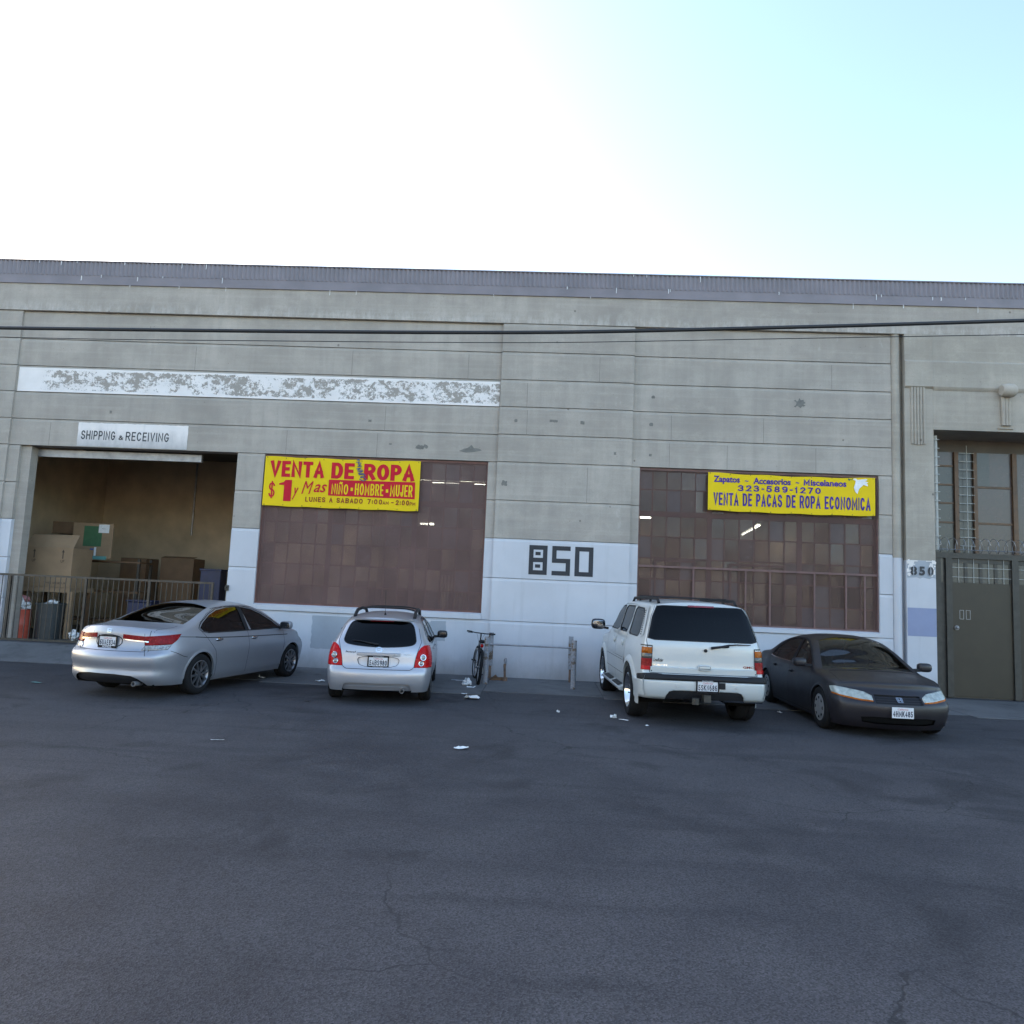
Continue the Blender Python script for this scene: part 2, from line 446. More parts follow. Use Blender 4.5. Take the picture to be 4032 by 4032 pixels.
def asphalt_mat(name):
    t = NT(name); v = t.coord()
    big = t.noise(v, 0.14, 4, 0.6); mid = t.noise(v, 1.5, 5, 0.68)
    streak = t.noise(t.coord((0.06, 0.8, 1)), 2.4, 4, 0.65, 0.3)
    base = t.mix(t.ramp(big, 0.34, 0.66), (0.030, 0.029, 0.033), (0.062, 0.058, 0.062))
    base = t.mix(t.ramp(mid, 0.4, 0.75, 0, 0.55), base, (0.080, 0.077, 0.080))
    base = t.mix(t.ramp(streak, 0.5, 0.7, 0, 0.6), base, (0.029, 0.028, 0.032))
    oil = t.ramp(t.noise(v, 0.75, 3, 0.6, 0.8), 0.56, 0.68, 0, 0.75)
    base = t.mix(oil, base, (0.025, 0.024, 0.027))
    vs = t.n('TexVoronoi', feature='F1'); vs.inputs['Scale'].default_value = 105; t.l(v, vs.inputs['Vector'])
    base = t.mix(1.0, base, t.ramp(vs.outputs['Color'], 0.05, 0.95, 0.55, 1.6), 'MULTIPLY')
    wv = t.n('VectorMath', operation='ADD'); t.l(v, wv.inputs[0])
    nd = t.n('TexNoise'); nd.inputs['Scale'].default_value = 1.7; nd.inputs['Detail'].default_value = 5; t.l(v, nd.inputs['Vector'])
    sc = t.n('VectorMath', operation='SCALE'); sc.inputs['Scale'].default_value = 0.6; t.l(nd.outputs['Color'], sc.inputs[0]); t.l(sc.outputs[0], wv.inputs[1])
    cr = t.n('TexVoronoi', feature='DISTANCE_TO_EDGE'); cr.inputs['Scale'].default_value = 0.30; t.l(wv.outputs[0], cr.inputs['Vector'])
    crack = t.math('MULTIPLY', t.ramp(cr.outputs['Distance'], 0.001, 0.0035, 1.0, 0.0), t.ramp(big, 0.45, 0.52))
    base = t.mix(t.math('MULTIPLY', crack, 0.75), base, (0.018, 0.018, 0.019))
    h = t.math('SUBTRACT', vs.outputs['Distance'], t.math('MULTIPLY', crack, 0.5))
    return t.done(t.pbsdf(base, t.ramp(mid, 0.3, 0.7, 0.78, 0.92), 0, t.bump(h, 0.5, 0.006), spec=0.3))

def apron_mat(name):
    t = NT(name); v = t.coord()
    big = t.noise(v, 0.5, 6, 0.65); mid = t.noise(v, 2.8, 7, 0.7); fine = t.noise(v, 60, 4, 0.7)
    c = t.mix(t.ramp(big, 0.3, 0.7), (0.105, 0.104, 0.106), (0.175, 0.172, 0.17))
    c = t.mix(t.ramp(mid, 0.5, 0.75, 0, 0.6), c, (0.05, 0.05, 0.049))
    c = t.mix(t.ramp(fine, 0.4, 0.7, 0, 0.3), c, (0.05, 0.05, 0.05))
    spot = t.ramp(t.noise(v, 1.1, 6, 0.65, 0.6), 0.6, 0.7, 0, 0.6)
    c = t.mix(spot, c, (0.035, 0.034, 0.034))
    return t.done(t.pbsdf(c, 0.85, 0, t.bump(t.math('ADD', fine, mid), 0.3, 0.005), spec=0.3))

def screen_mat(name, col, px, pz, cover):
    """perforated security screen: brown painted steel with open cells"""
    t = NT(name); v = t.coord(); sep = t.n('SeparateXYZ'); t.l(v, sep.inputs[0])
    u = t.math('MULTIPLY', sep.outputs[0], 1 / px); w = t.math('MULTIPLY', sep.outputs[2], 1 / pz)
    a = t.math('PINGPONG', t.math('ADD', u, w), 0.5); b = t.math('PINGPONG', t.math('SUBTRACT', u, w), 0.5)
    k = t.math('MINIMUM', a, b)
    open_ = t.ramp(k, cover - 0.04, cover + 0.04)
    nz = t.noise(v, 1.2, 5)
    c = t.mix(t.ramp(nz, 0.3, 0.7), tuple(x * 0.8 for x in col), tuple(x * 1.2 for x in col))
    p = t.pbsdf(c, 0.6, 0.0, spec=0.4)
    tr = t.n('BsdfTransparent'); mx = t.n('MixShader')
    t.l(open_, mx.inputs[0]); t.l(p.outputs[0], mx.inputs[1]); t.l(tr.outputs[0], mx.inputs[2])
    return t.done(mx)

def glass_mat(name, tint, refl=0.9, rough=0.02, ior=1.5, bump=0.0, tintfac=1.0):
    """thin pane: tinted see-through plus a fresnel reflection"""
    t = NT(name)
    tr = t.n('BsdfTransparent'); tr.inputs[0].default_value = (tint[0], tint[1], tint[2], 1)
    gl = t.n('BsdfGlossy'); gl.inputs['Roughness'].default_value = rough; gl.inputs[0].default_value = (refl, refl, refl, 1)
    fr = t.n('Fresnel'); fr.inputs[0].default_value = ior
    if bump:
        nb = t.bump(t.noise(t.coord(), 6, 3), bump, 0.02)
        t.l(nb, gl.inputs['Normal']); t.l(nb, fr.inputs['Normal'])
    mx = t.n('MixShader'); t.l(fr.outputs[0], mx.inputs[0]); t.l(tr.outputs[0], mx.inputs[1]); t.l(gl.outputs[0], mx.inputs[2])
    return t.done(mx)

def paint_mat(name, col, metal=0.0, rough=0.35, coat=0.6, dust=0.25, flake=0.0, dustcol=(0.3, 0.29, 0.28)):
    t = NT(name); v = t.coord()
    nz = t.noise(v, 2.5, 5, 0.6)
    c = col
    if flake:
        vo = t.n('TexVoronoi', feature='F1'); vo.inputs['Scale'].default_value = 450; t.l(v, vo.inputs['Vector'])
        c = t.mix(t.ramp(vo.outputs['Color'], 0, 1, 0, flake), col, tuple(min(1, x * 1.6) for x in col))
    sep = t.n('SeparateXYZ'); t.l(v, sep.inputs[0])
    low = t.ramp(t.math('ADD', sep.outputs[2], t.math('MULTIPLY', nz, -0.3)), 0.05, 0.55, 0.9, 0.25)   # road dust settles low on the body
    d = t.math('MULTIPLY', low, dust)
    if hasattr(c, 'is_output') or True: c = t.mix(d, c, dustcol)
    r = t.math('ADD', t.ramp(nz, 0.3, 0.7, rough - 0.05, rough + 0.07), t.math('MULTIPLY', d, 0.4))
    return t.done(t.pbsdf(c, r, metal, None, coat))

def emit_mat(name, col, strength):
    t = NT(name); v = t.coord()
    e = t.n('Emission'); e.inputs[1].default_value = strength
    t.l(t.mix(t.ramp(t.noise(v, 3, 2), 0.3, 0.7), tuple(x * 0.95 for x in col), col), e.inputs[0])
    return t.done(e)

M = {}
M['concrete'] = concrete_mat('board_formed_concrete', (0.455, 0.405, 0.35))
M['smooth_concrete'] = concrete_mat('portal_concrete', (0.445, 0.395, 0.33))
M['white_wall'] = white_wall_mat('white_wall_paint')
M['peel'] = peel_mat('flaking_white_paint')
M['asphalt'] = asphalt_mat('asphalt')
M['apron'] = apron_mat('worn_concrete_paving')
M['sign_white'] = white_wall_mat('sign_white_paint', (0.86, 0.80, 0.76))
M['black_paint'] = simple('black_lettering_paint', (0.022, 0.024, 0.03), 0.6, var=0.3)
M['faded_black'] = simple('faded_black_paint', (0.06, 0.06, 0.062), 0.8, var=0.5, scale=14)
M['grey_patch'] = simple('grey_overpaint', (0.36, 0.38, 0.41), 0.7, var=0.1, scale=2)
M['blue_patch'] = simple('slate_blue_overpaint', (0.26, 0.29, 0.42), 0.7, var=0.08, scale=2)
M['roof_metal'] = simple('grey_roof_metal', (0.225, 0.20, 0.215), 0.55, var=0.14, scale=1.5)
M['brown_steel'] = simple('brown_painted_steel', (0.15, 0.066, 0.052), 0.55, var=0.2)
M['pink_steel'] = simple('faded_red_brown_steel', (0.17, 0.095, 0.085), 0.6, var=0.2)
M['screen_fine'] = screen_mat('fine_brown_screen', (0.152, 0.086, 0.075), 0.030, 0.022, 0.235)
M['screen_diamond'] = screen_mat('diamond_brown_screen', (0.125, 0.07, 0.057), 0.052, 0.030, 0.165)
M['pane_a'] = glass_mat('window_glass', (0.6, 0.62, 0.6), 0.9, 0.03, 1.6, 0.15)
M['pane_b'] = glass_mat('dusty_window_glass', (0.35, 0.36, 0.36), 1.0, 0.12, 1.9, 0.2)
M['pane_c'] = simple('painted_over_glass', (0.085, 0.065, 0.06), 0.25, var=0.2)
M['pane_e'] = simple('dim_entry_glass', (0.055, 0.054, 0.05), 0.25, var=0.2)
M['stain'] = simple('dark_concrete_stain', (0.19, 0.18, 0.16), 0.9, var=0.25, scale=12)
M['gate_grey'] = simple('dull_gate_paint', (0.065, 0.058, 0.05), 0.4, 0.4, var=0.3, scale=6)
M['pane_d'] = simple('frosted_blue_grey_glass', (0.135, 0.13, 0.142), 0.2, var=0.15)
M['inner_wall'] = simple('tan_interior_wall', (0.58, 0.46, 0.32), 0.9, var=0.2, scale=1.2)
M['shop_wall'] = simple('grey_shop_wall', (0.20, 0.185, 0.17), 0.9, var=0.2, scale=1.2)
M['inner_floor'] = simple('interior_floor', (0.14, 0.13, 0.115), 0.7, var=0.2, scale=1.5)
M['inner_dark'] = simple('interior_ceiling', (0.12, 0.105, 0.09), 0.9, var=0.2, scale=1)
M['steel'] = simple('galvanised_steel', (0.30, 0.30, 0.31), 0.42, 0.7, var=0.3, scale=5)
M['dark_steel'] = simple('dark_gate_steel', (0.055, 0.05, 0.042), 0.5, 0.3, var=0.25)
M['white_rod'] = simple('white_painted_rod', (0.45, 0.45, 0.42), 0.5, var=0.1)
M['wood'] = simple('brown_timber', (0.13, 0.072, 0.036), 0.55, var=0.3, scale=5)
M['cardboard'] = simple('cardboard', (0.29, 0.195, 0.115), 0.85, var=0.12, scale=3)
M['cardboard2'] = simple('dark_cardboard', (0.19, 0.115, 0.065), 0.85, var=0.15, scale=3)
M['print_black'] = simple('box_print', (0.06, 0.04, 0.03), 0.8)
M['paper'] = simple('white_paper', (0.72, 0.72, 0.71), 0.8, var=0.08, scale=20)
M['green_print'] = simple('green_print', (0.05, 0.13, 0.06), 0.7)
M['blue_tape'] = simple('blue_tape', (0.05, 0.10, 0.32), 0.5)
M['teal'] = simple('teal_shelf_plastic', (0.12, 0.30, 0.28), 0.4)
M['orange_plastic'] = simple('orange_red_plastic', (0.48, 0.085, 0.05), 0.5)
M['bin_plastic'] = simple('dark_grey_plastic', (0.045, 0.05, 0.05), 0.5)
M['pink_cloth'] = simple('pink_cloth', (0.45, 0.2, 0.2), 0.9)
M['navy'] = simple('navy_plastic', (0.018, 0.022, 0.06), 0.5)
M['cloth_a'] = simple('rust_cloth', (0.25, 0.10, 0.06), 0.9, var=0.3)
M['cloth_b'] = simple('beige_cloth', (0.45, 0.36, 0.27), 0.9, var=0.3)
M['yellow'] = simple('yellow_vinyl', (0.80, 0.565, 0.012), 0.6, var=0.05, scale=1.5, spec=0.15)
M['red_print'] = simple('red_print', (0.56, 0.018, 0.035), 0.6, var=0.08, spec=0.12)
M['maroon_print'] = simple('maroon_print', (0.27, 0.04, 0.025), 0.6, spec=0.12)
M['blue_print'] = simple('violet_blue_print', (0.075, 0.042, 0.25), 0.6, var=0.25, scale=4, spec=0.12)
M['spray_blue'] = simple('blue_spray_paint', (0.05, 0.075, 0.17), 0.6, var=0.2)
M['dove_white'] = simple('dove_white_print', (0.78, 0.78, 0.78), 0.45)
M['cable'] = simple('black_cable_sheath', (0.018, 0.018, 0.02), 0.5)
M['tube_light'] = emit_mat('fluorescent_tube', (1.0, 0.93, 0.78), 9.0)
M['rust'] = simple('rusty_painted_steel', (0.20, 0.13, 0.09), 0.7, 0.2, var=0.5, scale=6, bump=0.3)
def post_mat():
    t = NT('weathered_bollard_paint'); v = t.coord()
    n = t.noise(v, 4.5, 8, 0.7); n2 = t.noise(v, 22, 5)
    c = t.mix(t.ramp(n2, 0.3, 0.7), (0.24, 0.245, 0.26), (0.36, 0.36, 0.375))
    c = t.mix(t.ramp(n, 0.52, 0.58), c, (0.15, 0.10, 0.065))
    c = t.mix(t.ramp(n, 0.62, 0.66), c, (0.06, 0.045, 0.04))
    return t.done(t.pbsdf(c, 0.7, 0.1, t.bump(n, 0.4, 0.01)))
M['post'] = post_mat()
M['rubber'] = simple('tyre_rubber', (0.014, 0.014, 0.015), 0.85, var=0.3, scale=10, spec=0.2)
M['black_plastic'] = simple('black_trim_plastic', (0.016, 0.016, 0.018), 0.6, var=0.2, spec=0.25)
M['gloss_black'] = simple('gloss_black', (0.012, 0.012, 0.014), 0.15, var=0.1)
M['chrome'] = simple('chrome', (0.72, 0.73, 0.75), 0.08, 1.0, var=0.04)
M['alloy'] = simple('brake_dusted_alloy', (0.26, 0.26, 0.27), 0.36, 0.85, var=0.2, scale=12)
M['hubcap'] = simple('grey_hubcap', (0.30, 0.30, 0.30), 0.4, 0.3, var=0.2, scale=12)
M['plate_white'] = simple('plate_white', (0.72, 0.72, 0.73), 0.4, var=0.05)
M['plate_blue'] = simple('plate_blue_characters', (0.006, 0.008, 0.028), 0.6, spec=0.1)
M['plate_red'] = simple('plate_red_script', (0.5, 0.05, 0.05), 0.4)
M['seat'] = simple('grey_seat_cloth', (0.03, 0.028, 0.027), 0.9)
M['lining'] = simple('dark_cabin_lining', (0.03, 0.029, 0.028), 0.9)
M['well'] = simple('wheel_well', (0.008, 0.008, 0.008), 0.95, spec=0.1)
M['seam'] = simple('panel_gap', (0.02, 0.02, 0.022), 0.8)
M['silver'] = paint_mat('silver_car_paint', (0.34, 0.345, 0.375), 0.55, 0.36, 0.4, 0.25, 0.3, (0.20, 0.20, 0.20))
M['silver2'] = paint_mat('silver_hatchback_paint', (0.41, 0.41, 0.435), 0.55, 0.33, 0.5, 0.2, 0.3, (0.22, 0.22, 0.22))
M['pearl'] = paint_mat('white_pearl_paint', (0.53, 0.55, 0.535), 0.12, 0.30, 0.6, 0.22, 0.15)
M['black_car'] = paint_mat('dull_aubergine_black_paint', (0.014, 0.0115, 0.0145), 0.0, 0.42, 0.1, 0.07, 0.0, (0.03, 0.028, 0.03))
M['red_lens'] = simple('red_lens', (0.23, 0.004, 0.007), 0.25, var=0.3, scale=30, coat=0.0, spec=0.18)
M['bright_red'] = simple('bright_red_reflector', (0.46, 0.004, 0.006), 0.25, var=0.3, scale=60, coat=0.0, spec=0.18)
M['dark_red_lens'] = simple('smoked_red_lens', (0.20, 0.01, 0.015), 0.12, var=0.2, scale=30, coat=1.0)
M['amber_lens'] = simple('amber_lens', (0.38, 0.10, 0.010), 0.25, var=0.3, scale=40, coat=0.0, spec=0.2)
M['clear_lens'] = simple('clear_ribbed_lens', (0.27, 0.27, 0.26), 0.15, 0.3, var=0.6, scale=34, coat=0.4)
M['smoke_lens'] = simple('smoked_clear_lens', (0.11, 0.11, 0.10), 0.2, 0.1, var=0.3, scale=30, coat=0.3)
M['headlamp'] = simple('clouded_headlamp', (0.36, 0.385, 0.345), 0.2, 0.1, var=0.28, scale=14, coat=0.5)
M['mirror'] = simple('mirror_glass', (0.16, 0.17, 0.19), 0.03, 1.0, var=0.02)
M['glass_car'] = glass_mat('green_car_glass', (0.42, 0.50, 0.46), 1.0, 0.01, 1.55)
M['glass_rear'] = glass_mat('dark_reflective_rear_glass', (0.035, 0.042, 0.04), 1.0, 0.01, 1.85)
M['glass_tint'] = glass_mat('black_tinted_glass', (0.03, 0.031, 0.038), 0.62, 0.01, 1.45)
M['glass_mid'] = glass_mat('smoked_car_glass', (0.16, 0.20, 0.185), 1.0, 0.01, 1.75)
# ------------------------------------------------------------------ ground
XL, XR = -22.0, 17.0
g = MB(); n = 40
gx = [-260 + 520 * i / n for i in range(n + 1)]; gy = [-260 + 520 * i / n for i in range(n + 1)]
g.add([(x, y, 0) for y in gy for x in gx], [(j * (n + 1) + i, j * (n + 1) + i + 1, (j + 1) * (n + 1) + i + 1, (j + 1) * (n + 1) + i) for j in range(n) for i in range(n)])
ground = struct(g.build('ground', M['asphalt']))
pav = struct(empty('pavement'))
pav['label'] = 'worn concrete paving along the foot of the warehouse wall'
xs_ = [-7.0, -5.2, -3.3, -1.05, 1.2, 3.4, 5.6, 7.8, 10.0, 12.4, 15.0]
for i in range(len(xs_) - 1):
    far = -2.45 - 0.25 * ((i * 7) % 3)
    MB().box(xs_[i] + 0.006, xs_[i + 1] - 0.006, far, -0.02, -0.05, 0.008 + 0.002 * (i % 3)).build('slab', M['apron'], pav, bevel=0.006)
ramp = MB().prism([(-1.5, -0.05), (-1.5, 0.006), (-0.45, 0.29), (0.4, 0.29), (0.4, -0.05)], 0, -14.6, -7.12)
struct(ramp.build('dock_ramp', M['apron']))

# ------------------------------------------------------------------ warehouse
WH = empty('warehouse', (0, 0, 0))
tag(WH, 'long grey board-formed concrete warehouse with white painted base and corrugated parapet', 'warehouse')
ZC = [0.0, 1.23, 2.17, 3.05, 3.91, 4.78, 5.41, 6.05, 6.68, 7.33, 8.0, 8.65]
TH = 0.32

def band(x0, x1, z0, z1, y, mat, name='concrete_band', plain_top=False):
    """one poured course: flat face, bevelled upper lip tucked under the course above"""
    if plain_top: pr = [(y, z0), (y, z1), (y + TH, z1), (y + TH, z0)]
    else: pr = [(y, z0), (y, z1 - 0.072), (y + 0.02, z1 - 0.009), (y + TH, z1 - 0.009), (y + TH, z0)]
    o = MB().prism(pr, 0, x0, x1).build(name, mat, WH)
    return o

DOCK = (-12.28, -7.11, 4.78)
WL = (-6.48, -1.34, 1.37, 4.77)
WR = (2.07, 7.32, 1.34, 4.77)
for i in range(len(ZC) - 2):
    z0, z1 = ZC[i], ZC[i + 1]
    low = z1 < 3.2
    m = M['white_wall'] if low else M['concrete']
    segs = [(XL, -12.54, -0.05), (-1.13, 1.88, -0.07)]
    if z1 <= 1.3: segs += [(-12.54, -12.28, 0), (-7.11, -1.13, 0), (1.88, 7.6, 0)]
    elif z1 <= 4.79: segs += [(-12.54, -12.28, 0), (-7.11, -6.48, 0), (-1.34, -1.13, 0), (1.88, 2.07, 0), (7.32, 7.6, 0)]
    else: segs += [(-12.54, -1.13, 0), (1.88, 7.6, 0)]
    for a, b, y in segs:
        if z0 < 1.0 and a < -12.2: band(a, b, 0.0, z1, y, m)
        else: band(a, b, z0, z1, y, m)
band(XL, XR, 8.0, 8.65, -0.07, M['concrete'], plain_top=True)
# sills and lintel backing
for (a, b, c, d) in (WL, WR):
    MB().prism([(-0.035, 1.232), (-0.035, c - 0.03), (0.06, c), (0.30, c), (0.30, 1.232)], 0, a + 0.002, b - 0.002).build('window_sill', M['white_wall'], WH)
# parapet
MB().box(XL, XR, -0.10, -0.07, 8.652, 8.875).build('parapet_flashing', M['roof_metal'], WH)
cg = MB(); per = 0.105; nn = int((XR - XL) / per); pts = []
for i in range(nn * 6 + 1):
    x = XL + per * i / 6; pts.append((x, -0.105 - 0.016 * math.cos(2 * math.pi * i / 6)))
vs = [(x, y, 8.868) for x, y in pts] + [(x, y, 9.20) for x, y in pts]; k = len(pts)
cg.add(vs, [(i, i + 1, i + 1 + k, i + k) for i in range(k - 1)])
cg.build('corrugated_parapet', M['roof_metal'], WH, smooth=60)
MB().box(XL, XR, -0.13, 0.0, 9.2, 9.225).build('parapet_cap', M['roof_metal'], WH)
MB().box(XL, XR, -0.06, 0.15, 8.66, 9.2).build('parapet_wall', M['concrete'], WH)
# bird droppings down the parapet
for k in range(34):
    x = RNG.uniform(-13, 11); z = RNG.choice([8.88, 8.86, 9.2, 8.66]); h = RNG.uniform(0.04, 0.15); w = RNG.uniform(0.01, 0.02)
    yy = -0.124 if z > 8.87 else -0.102
    MB().prism([(x - w / 2, z - h), (x + w / 2, z - h * 0.9), (x + w * 0.7, z - h * 0.4), (x + w * 0.5, z), (x - w * 0.6, z), (x - w * 0.4, z - h * 0.5)], 1, yy - 0.002, yy).build('dropping_streak', M['paper'], WH)

# flaking white strip
MB().box(-12.50, -1.15, -0.004, 0.02, 6.055, 6.625).build('painted_strip', M['peel'], WH)
# grey and blue overpaint patches with brushed edges
def ragged(x0, x1, z0, z1, jag, seed, sides='lrtb', step=0.06):
    r = random.Random(seed); P = []
    def run(a, b, on):
        n_ = max(2, int(math.hypot(b[0] - a[0], b[1] - a[1]) / step)); dx, dz = (b[1] - a[1]), -(b[0] - a[0]); L = math.hypot(dx, dz)
        for i in range(n_):
            t = i / n_; j = (r.uniform(-1, 1) * jag if on and i else 0)
            P.append((a[0] + (b[0] - a[0]) * t + dx / L * j, a[1] + (b[1] - a[1]) * t + dz / L * j))
    run((x0, z0), (x1, z0), 'b' in sides); run((x1, z0), (x1, z1), 'r' in sides); run((x1, z1), (x0, z1), 't' in sides); run((x0, z1), (x0, z0), 'l' in sides)
    return P
def patch(name, P, y, mat, parent=WH): return MB().prism(P, 1, y - 0.003, y).build(name, mat, parent)
patch('paint_patch', ragged(-5.11, -4.63, 0.43, 1.155, 0.012, 1, 'lb'), 0.0, M['grey_patch'])
patch('paint_patch', ragged(-4.63, -3.2, 0.62, 1.155, 0.02, 2, 'b'), 0.0, M['grey_patch'])
patch('paint_patch', ragged(-3.2, -2.45, 0.68, 1.12, 0.03, 3, 'tb'), 0.0, M['grey_patch'])
patch('paint_patch', ragged(-2.45, -2.11, 0.72, 1.155, 0.012, 4, 'rb'), 0.0, M['grey_patch'])
patch('stain', ragged(-3.02, -2.75, 5.02, 5.10, 0.03, 5, step=0.03), 0.0, M['stain'])
patch('stain', [(-2.02, 4.99), (-1.85, 4.96), (-1.68, 4.98), (-1.50, 5.02), (-1.55, 5.06), (-1.68, 5.07), (-1.74, 5.14), (-1.82, 5.07), (-1.9, 5.05)], 0.0, M['stain'])

# pour joints left by the form boards
for (x, k_, y) in ((-11.6, 5, 0), (-9.1, 5, 0), (-6.0, 5, 0), (-3.9, 5, 0), (-4.6, 8, 0), (-1.9, 8, 0), (-3.75, 6, 0), (-8.3, 8, 0), (-0.5, 6, -0.07), (-0.52, 7, -0.07), (1.1, 8, -0.07), (2.75, 6, 0), (2.72, 5, 0), (4.0, 5, 0), (4.8, 6, 0), (5.95, 5, 0), (6.3, 8, 0), (0.9, 4, -0.07)):
    MB().box(x - 0.004, x + 0.004, y - 0.0015, y + 0.01, ZC[k_] + 0.006, ZC[k_ + 1] - 0.078).build('pour_joint', M['stain'], WH)
for (x, z, w_, h_, sd) in ((5.6, 6.34, 0.10, 0.09, 31), (-0.95, 4.28, 0.05, 0.06, 32), (0.75, 5.72, 0.05, 0.03, 33), (-0.75, 5.72, 0.03, 0.03, 34), (2.3, 5.75, 0.035, 0.035, 35), (2.33, 6.38, 0.03, 0.03, 36), (2.3, 5.05, 0.03, 0.025, 37), (-10.2, 5.62, 0.03, 0.03, 38), (-4.1, 5.62, 0.035, 0.03, 39), (-3.6, 5.10, 0.03, 0.02, 40), (0.1, 5.74, 0.09, 0.025, 41), (1.5, 5.05, 0.03, 0.03, 42)):
    yy = -0.07 if -1.13 < x < 1.88 else 0.0
    patch('spall', ragged(x - w_, x + w_, z - h_, z + h_, min(w_, h_) * 0.45, sd, step=0.025), yy, M['stain'])

# block numerals 850
num = MB()
def rect(x0, x1, z0, z1): num.box(x0, x1, -0.074, -0.07, z0, z1)
zt, zb_ = 2.92, 2.27; t_ = 0.098
def hbar(x0, x1, zc): rect(x0, x1, zc, zc + t_)
# 8: outline, middle bar and the two inner dots
rect(-0.33, -0.33 + t_, zb_, zt); rect(0.075 - t_, 0.075, zb_, zt)
for z in (zb_, (zt + zb_ - t_) / 2, zt - t_): rect(-0.33 + t_, 0.075 - t_, z, z + t_)
for z in (zb_ + t_ + 0.055, (zt + zb_ + t_) / 2 + 0.055): rect(-0.19, -0.075, z, z + 0.075)
rect(0.18, 0.585, zt - t_, zt); rect(0.18, 0.18 + t_, (zt + zb_ + t_) / 2, zt - t_); rect(0.18, 0.585, (zt + zb_ - t_) / 2, (zt + zb_ + t_) / 2)
rect(0.585 - t_, 0.585, zb_ + t_, (zt + zb_ - t_) / 2); rect(0.18, 0.585, zb_, zb_ + t_)
rect(0.685, 0.685 + t_, zb_, zt); rect(1.09 - t_, 1.09, zb_, zt); rect(0.685 + t_, 1.09 - t_, zt - t_, zt); rect(0.685 + t_, 1.09 - t_, zb_, zb_ + t_)
num.build('house_number', M['black_paint'], WH)

# ---- shipping sign painted over the dock
sg = empty('painted_sign', (-9.62, -0.004, 4.79))
tag(sg, 'white painted panel reading SHIPPING & RECEIVING above the open loading dock', 'sign')
sg_o = Vector((-9.62, -0.004, 4.79))
def local(mb, o):
    mb.v = [(v[0] - o.x, v[1] - o.y, v[2] - o.z) for v in mb.v]; return mb
local(MB().prism(ragged(-10.925, -8.32, 4.792, 5.35, 0.006, 7), 1, -0.008, -0.003), sg_o).build('panel', M['sign_white'], sg)
tx = MB(); stroke_text(tx, 'SHIPPING', -10.84, -10.03, 4.955, 5.165, -0.0095, 0.032, wx=0.026); stroke_text(tx, 'RECEIVING', -9.78, -8.755, 4.955, 5.165, -0.0095, 0.032, wx=0.026)
stroke_text(tx, '&', -9.945, -9.835, 4.965, 5.075, -0.0095, 0.022)
local(tx, sg_o).build('lettering', M['faded_black'], sg)

# ---- dock opening: lintel strip, jamb, rolled door, interior shell
FZ = 0.29
MB().box(-12.06, -8.11, 0.33, 0.42, 4.57, 4.74).build('door_roll', M['steel'], WH)
MB().box(-12.28, -12.06, 0.1, 0.34, FZ, 4.77).build('dock_jamb', M['concrete'], WH)
IN = MB
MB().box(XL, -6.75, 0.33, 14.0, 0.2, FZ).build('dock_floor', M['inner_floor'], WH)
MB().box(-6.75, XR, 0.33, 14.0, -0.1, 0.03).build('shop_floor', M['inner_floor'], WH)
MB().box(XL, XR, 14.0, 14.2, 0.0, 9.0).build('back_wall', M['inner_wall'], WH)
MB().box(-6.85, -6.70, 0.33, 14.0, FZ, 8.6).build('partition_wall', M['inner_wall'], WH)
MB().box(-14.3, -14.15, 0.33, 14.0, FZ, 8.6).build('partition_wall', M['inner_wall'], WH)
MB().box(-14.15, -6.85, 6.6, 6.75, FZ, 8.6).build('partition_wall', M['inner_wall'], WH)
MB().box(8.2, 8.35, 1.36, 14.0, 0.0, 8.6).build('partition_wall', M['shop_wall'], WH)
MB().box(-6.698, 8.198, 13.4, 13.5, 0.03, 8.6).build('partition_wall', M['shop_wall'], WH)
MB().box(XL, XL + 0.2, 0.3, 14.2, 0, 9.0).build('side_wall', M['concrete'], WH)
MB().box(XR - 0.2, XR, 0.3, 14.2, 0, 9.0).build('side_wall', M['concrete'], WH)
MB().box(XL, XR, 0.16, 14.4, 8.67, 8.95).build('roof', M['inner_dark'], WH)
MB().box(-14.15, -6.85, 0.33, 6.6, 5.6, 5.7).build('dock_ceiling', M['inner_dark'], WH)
# conduit on dock wall
MB().tube([(-11.2, 6.55, 5.5), (-11.2, 6.55, 3.2)], 0.03).build('conduit', M['steel'], WH)

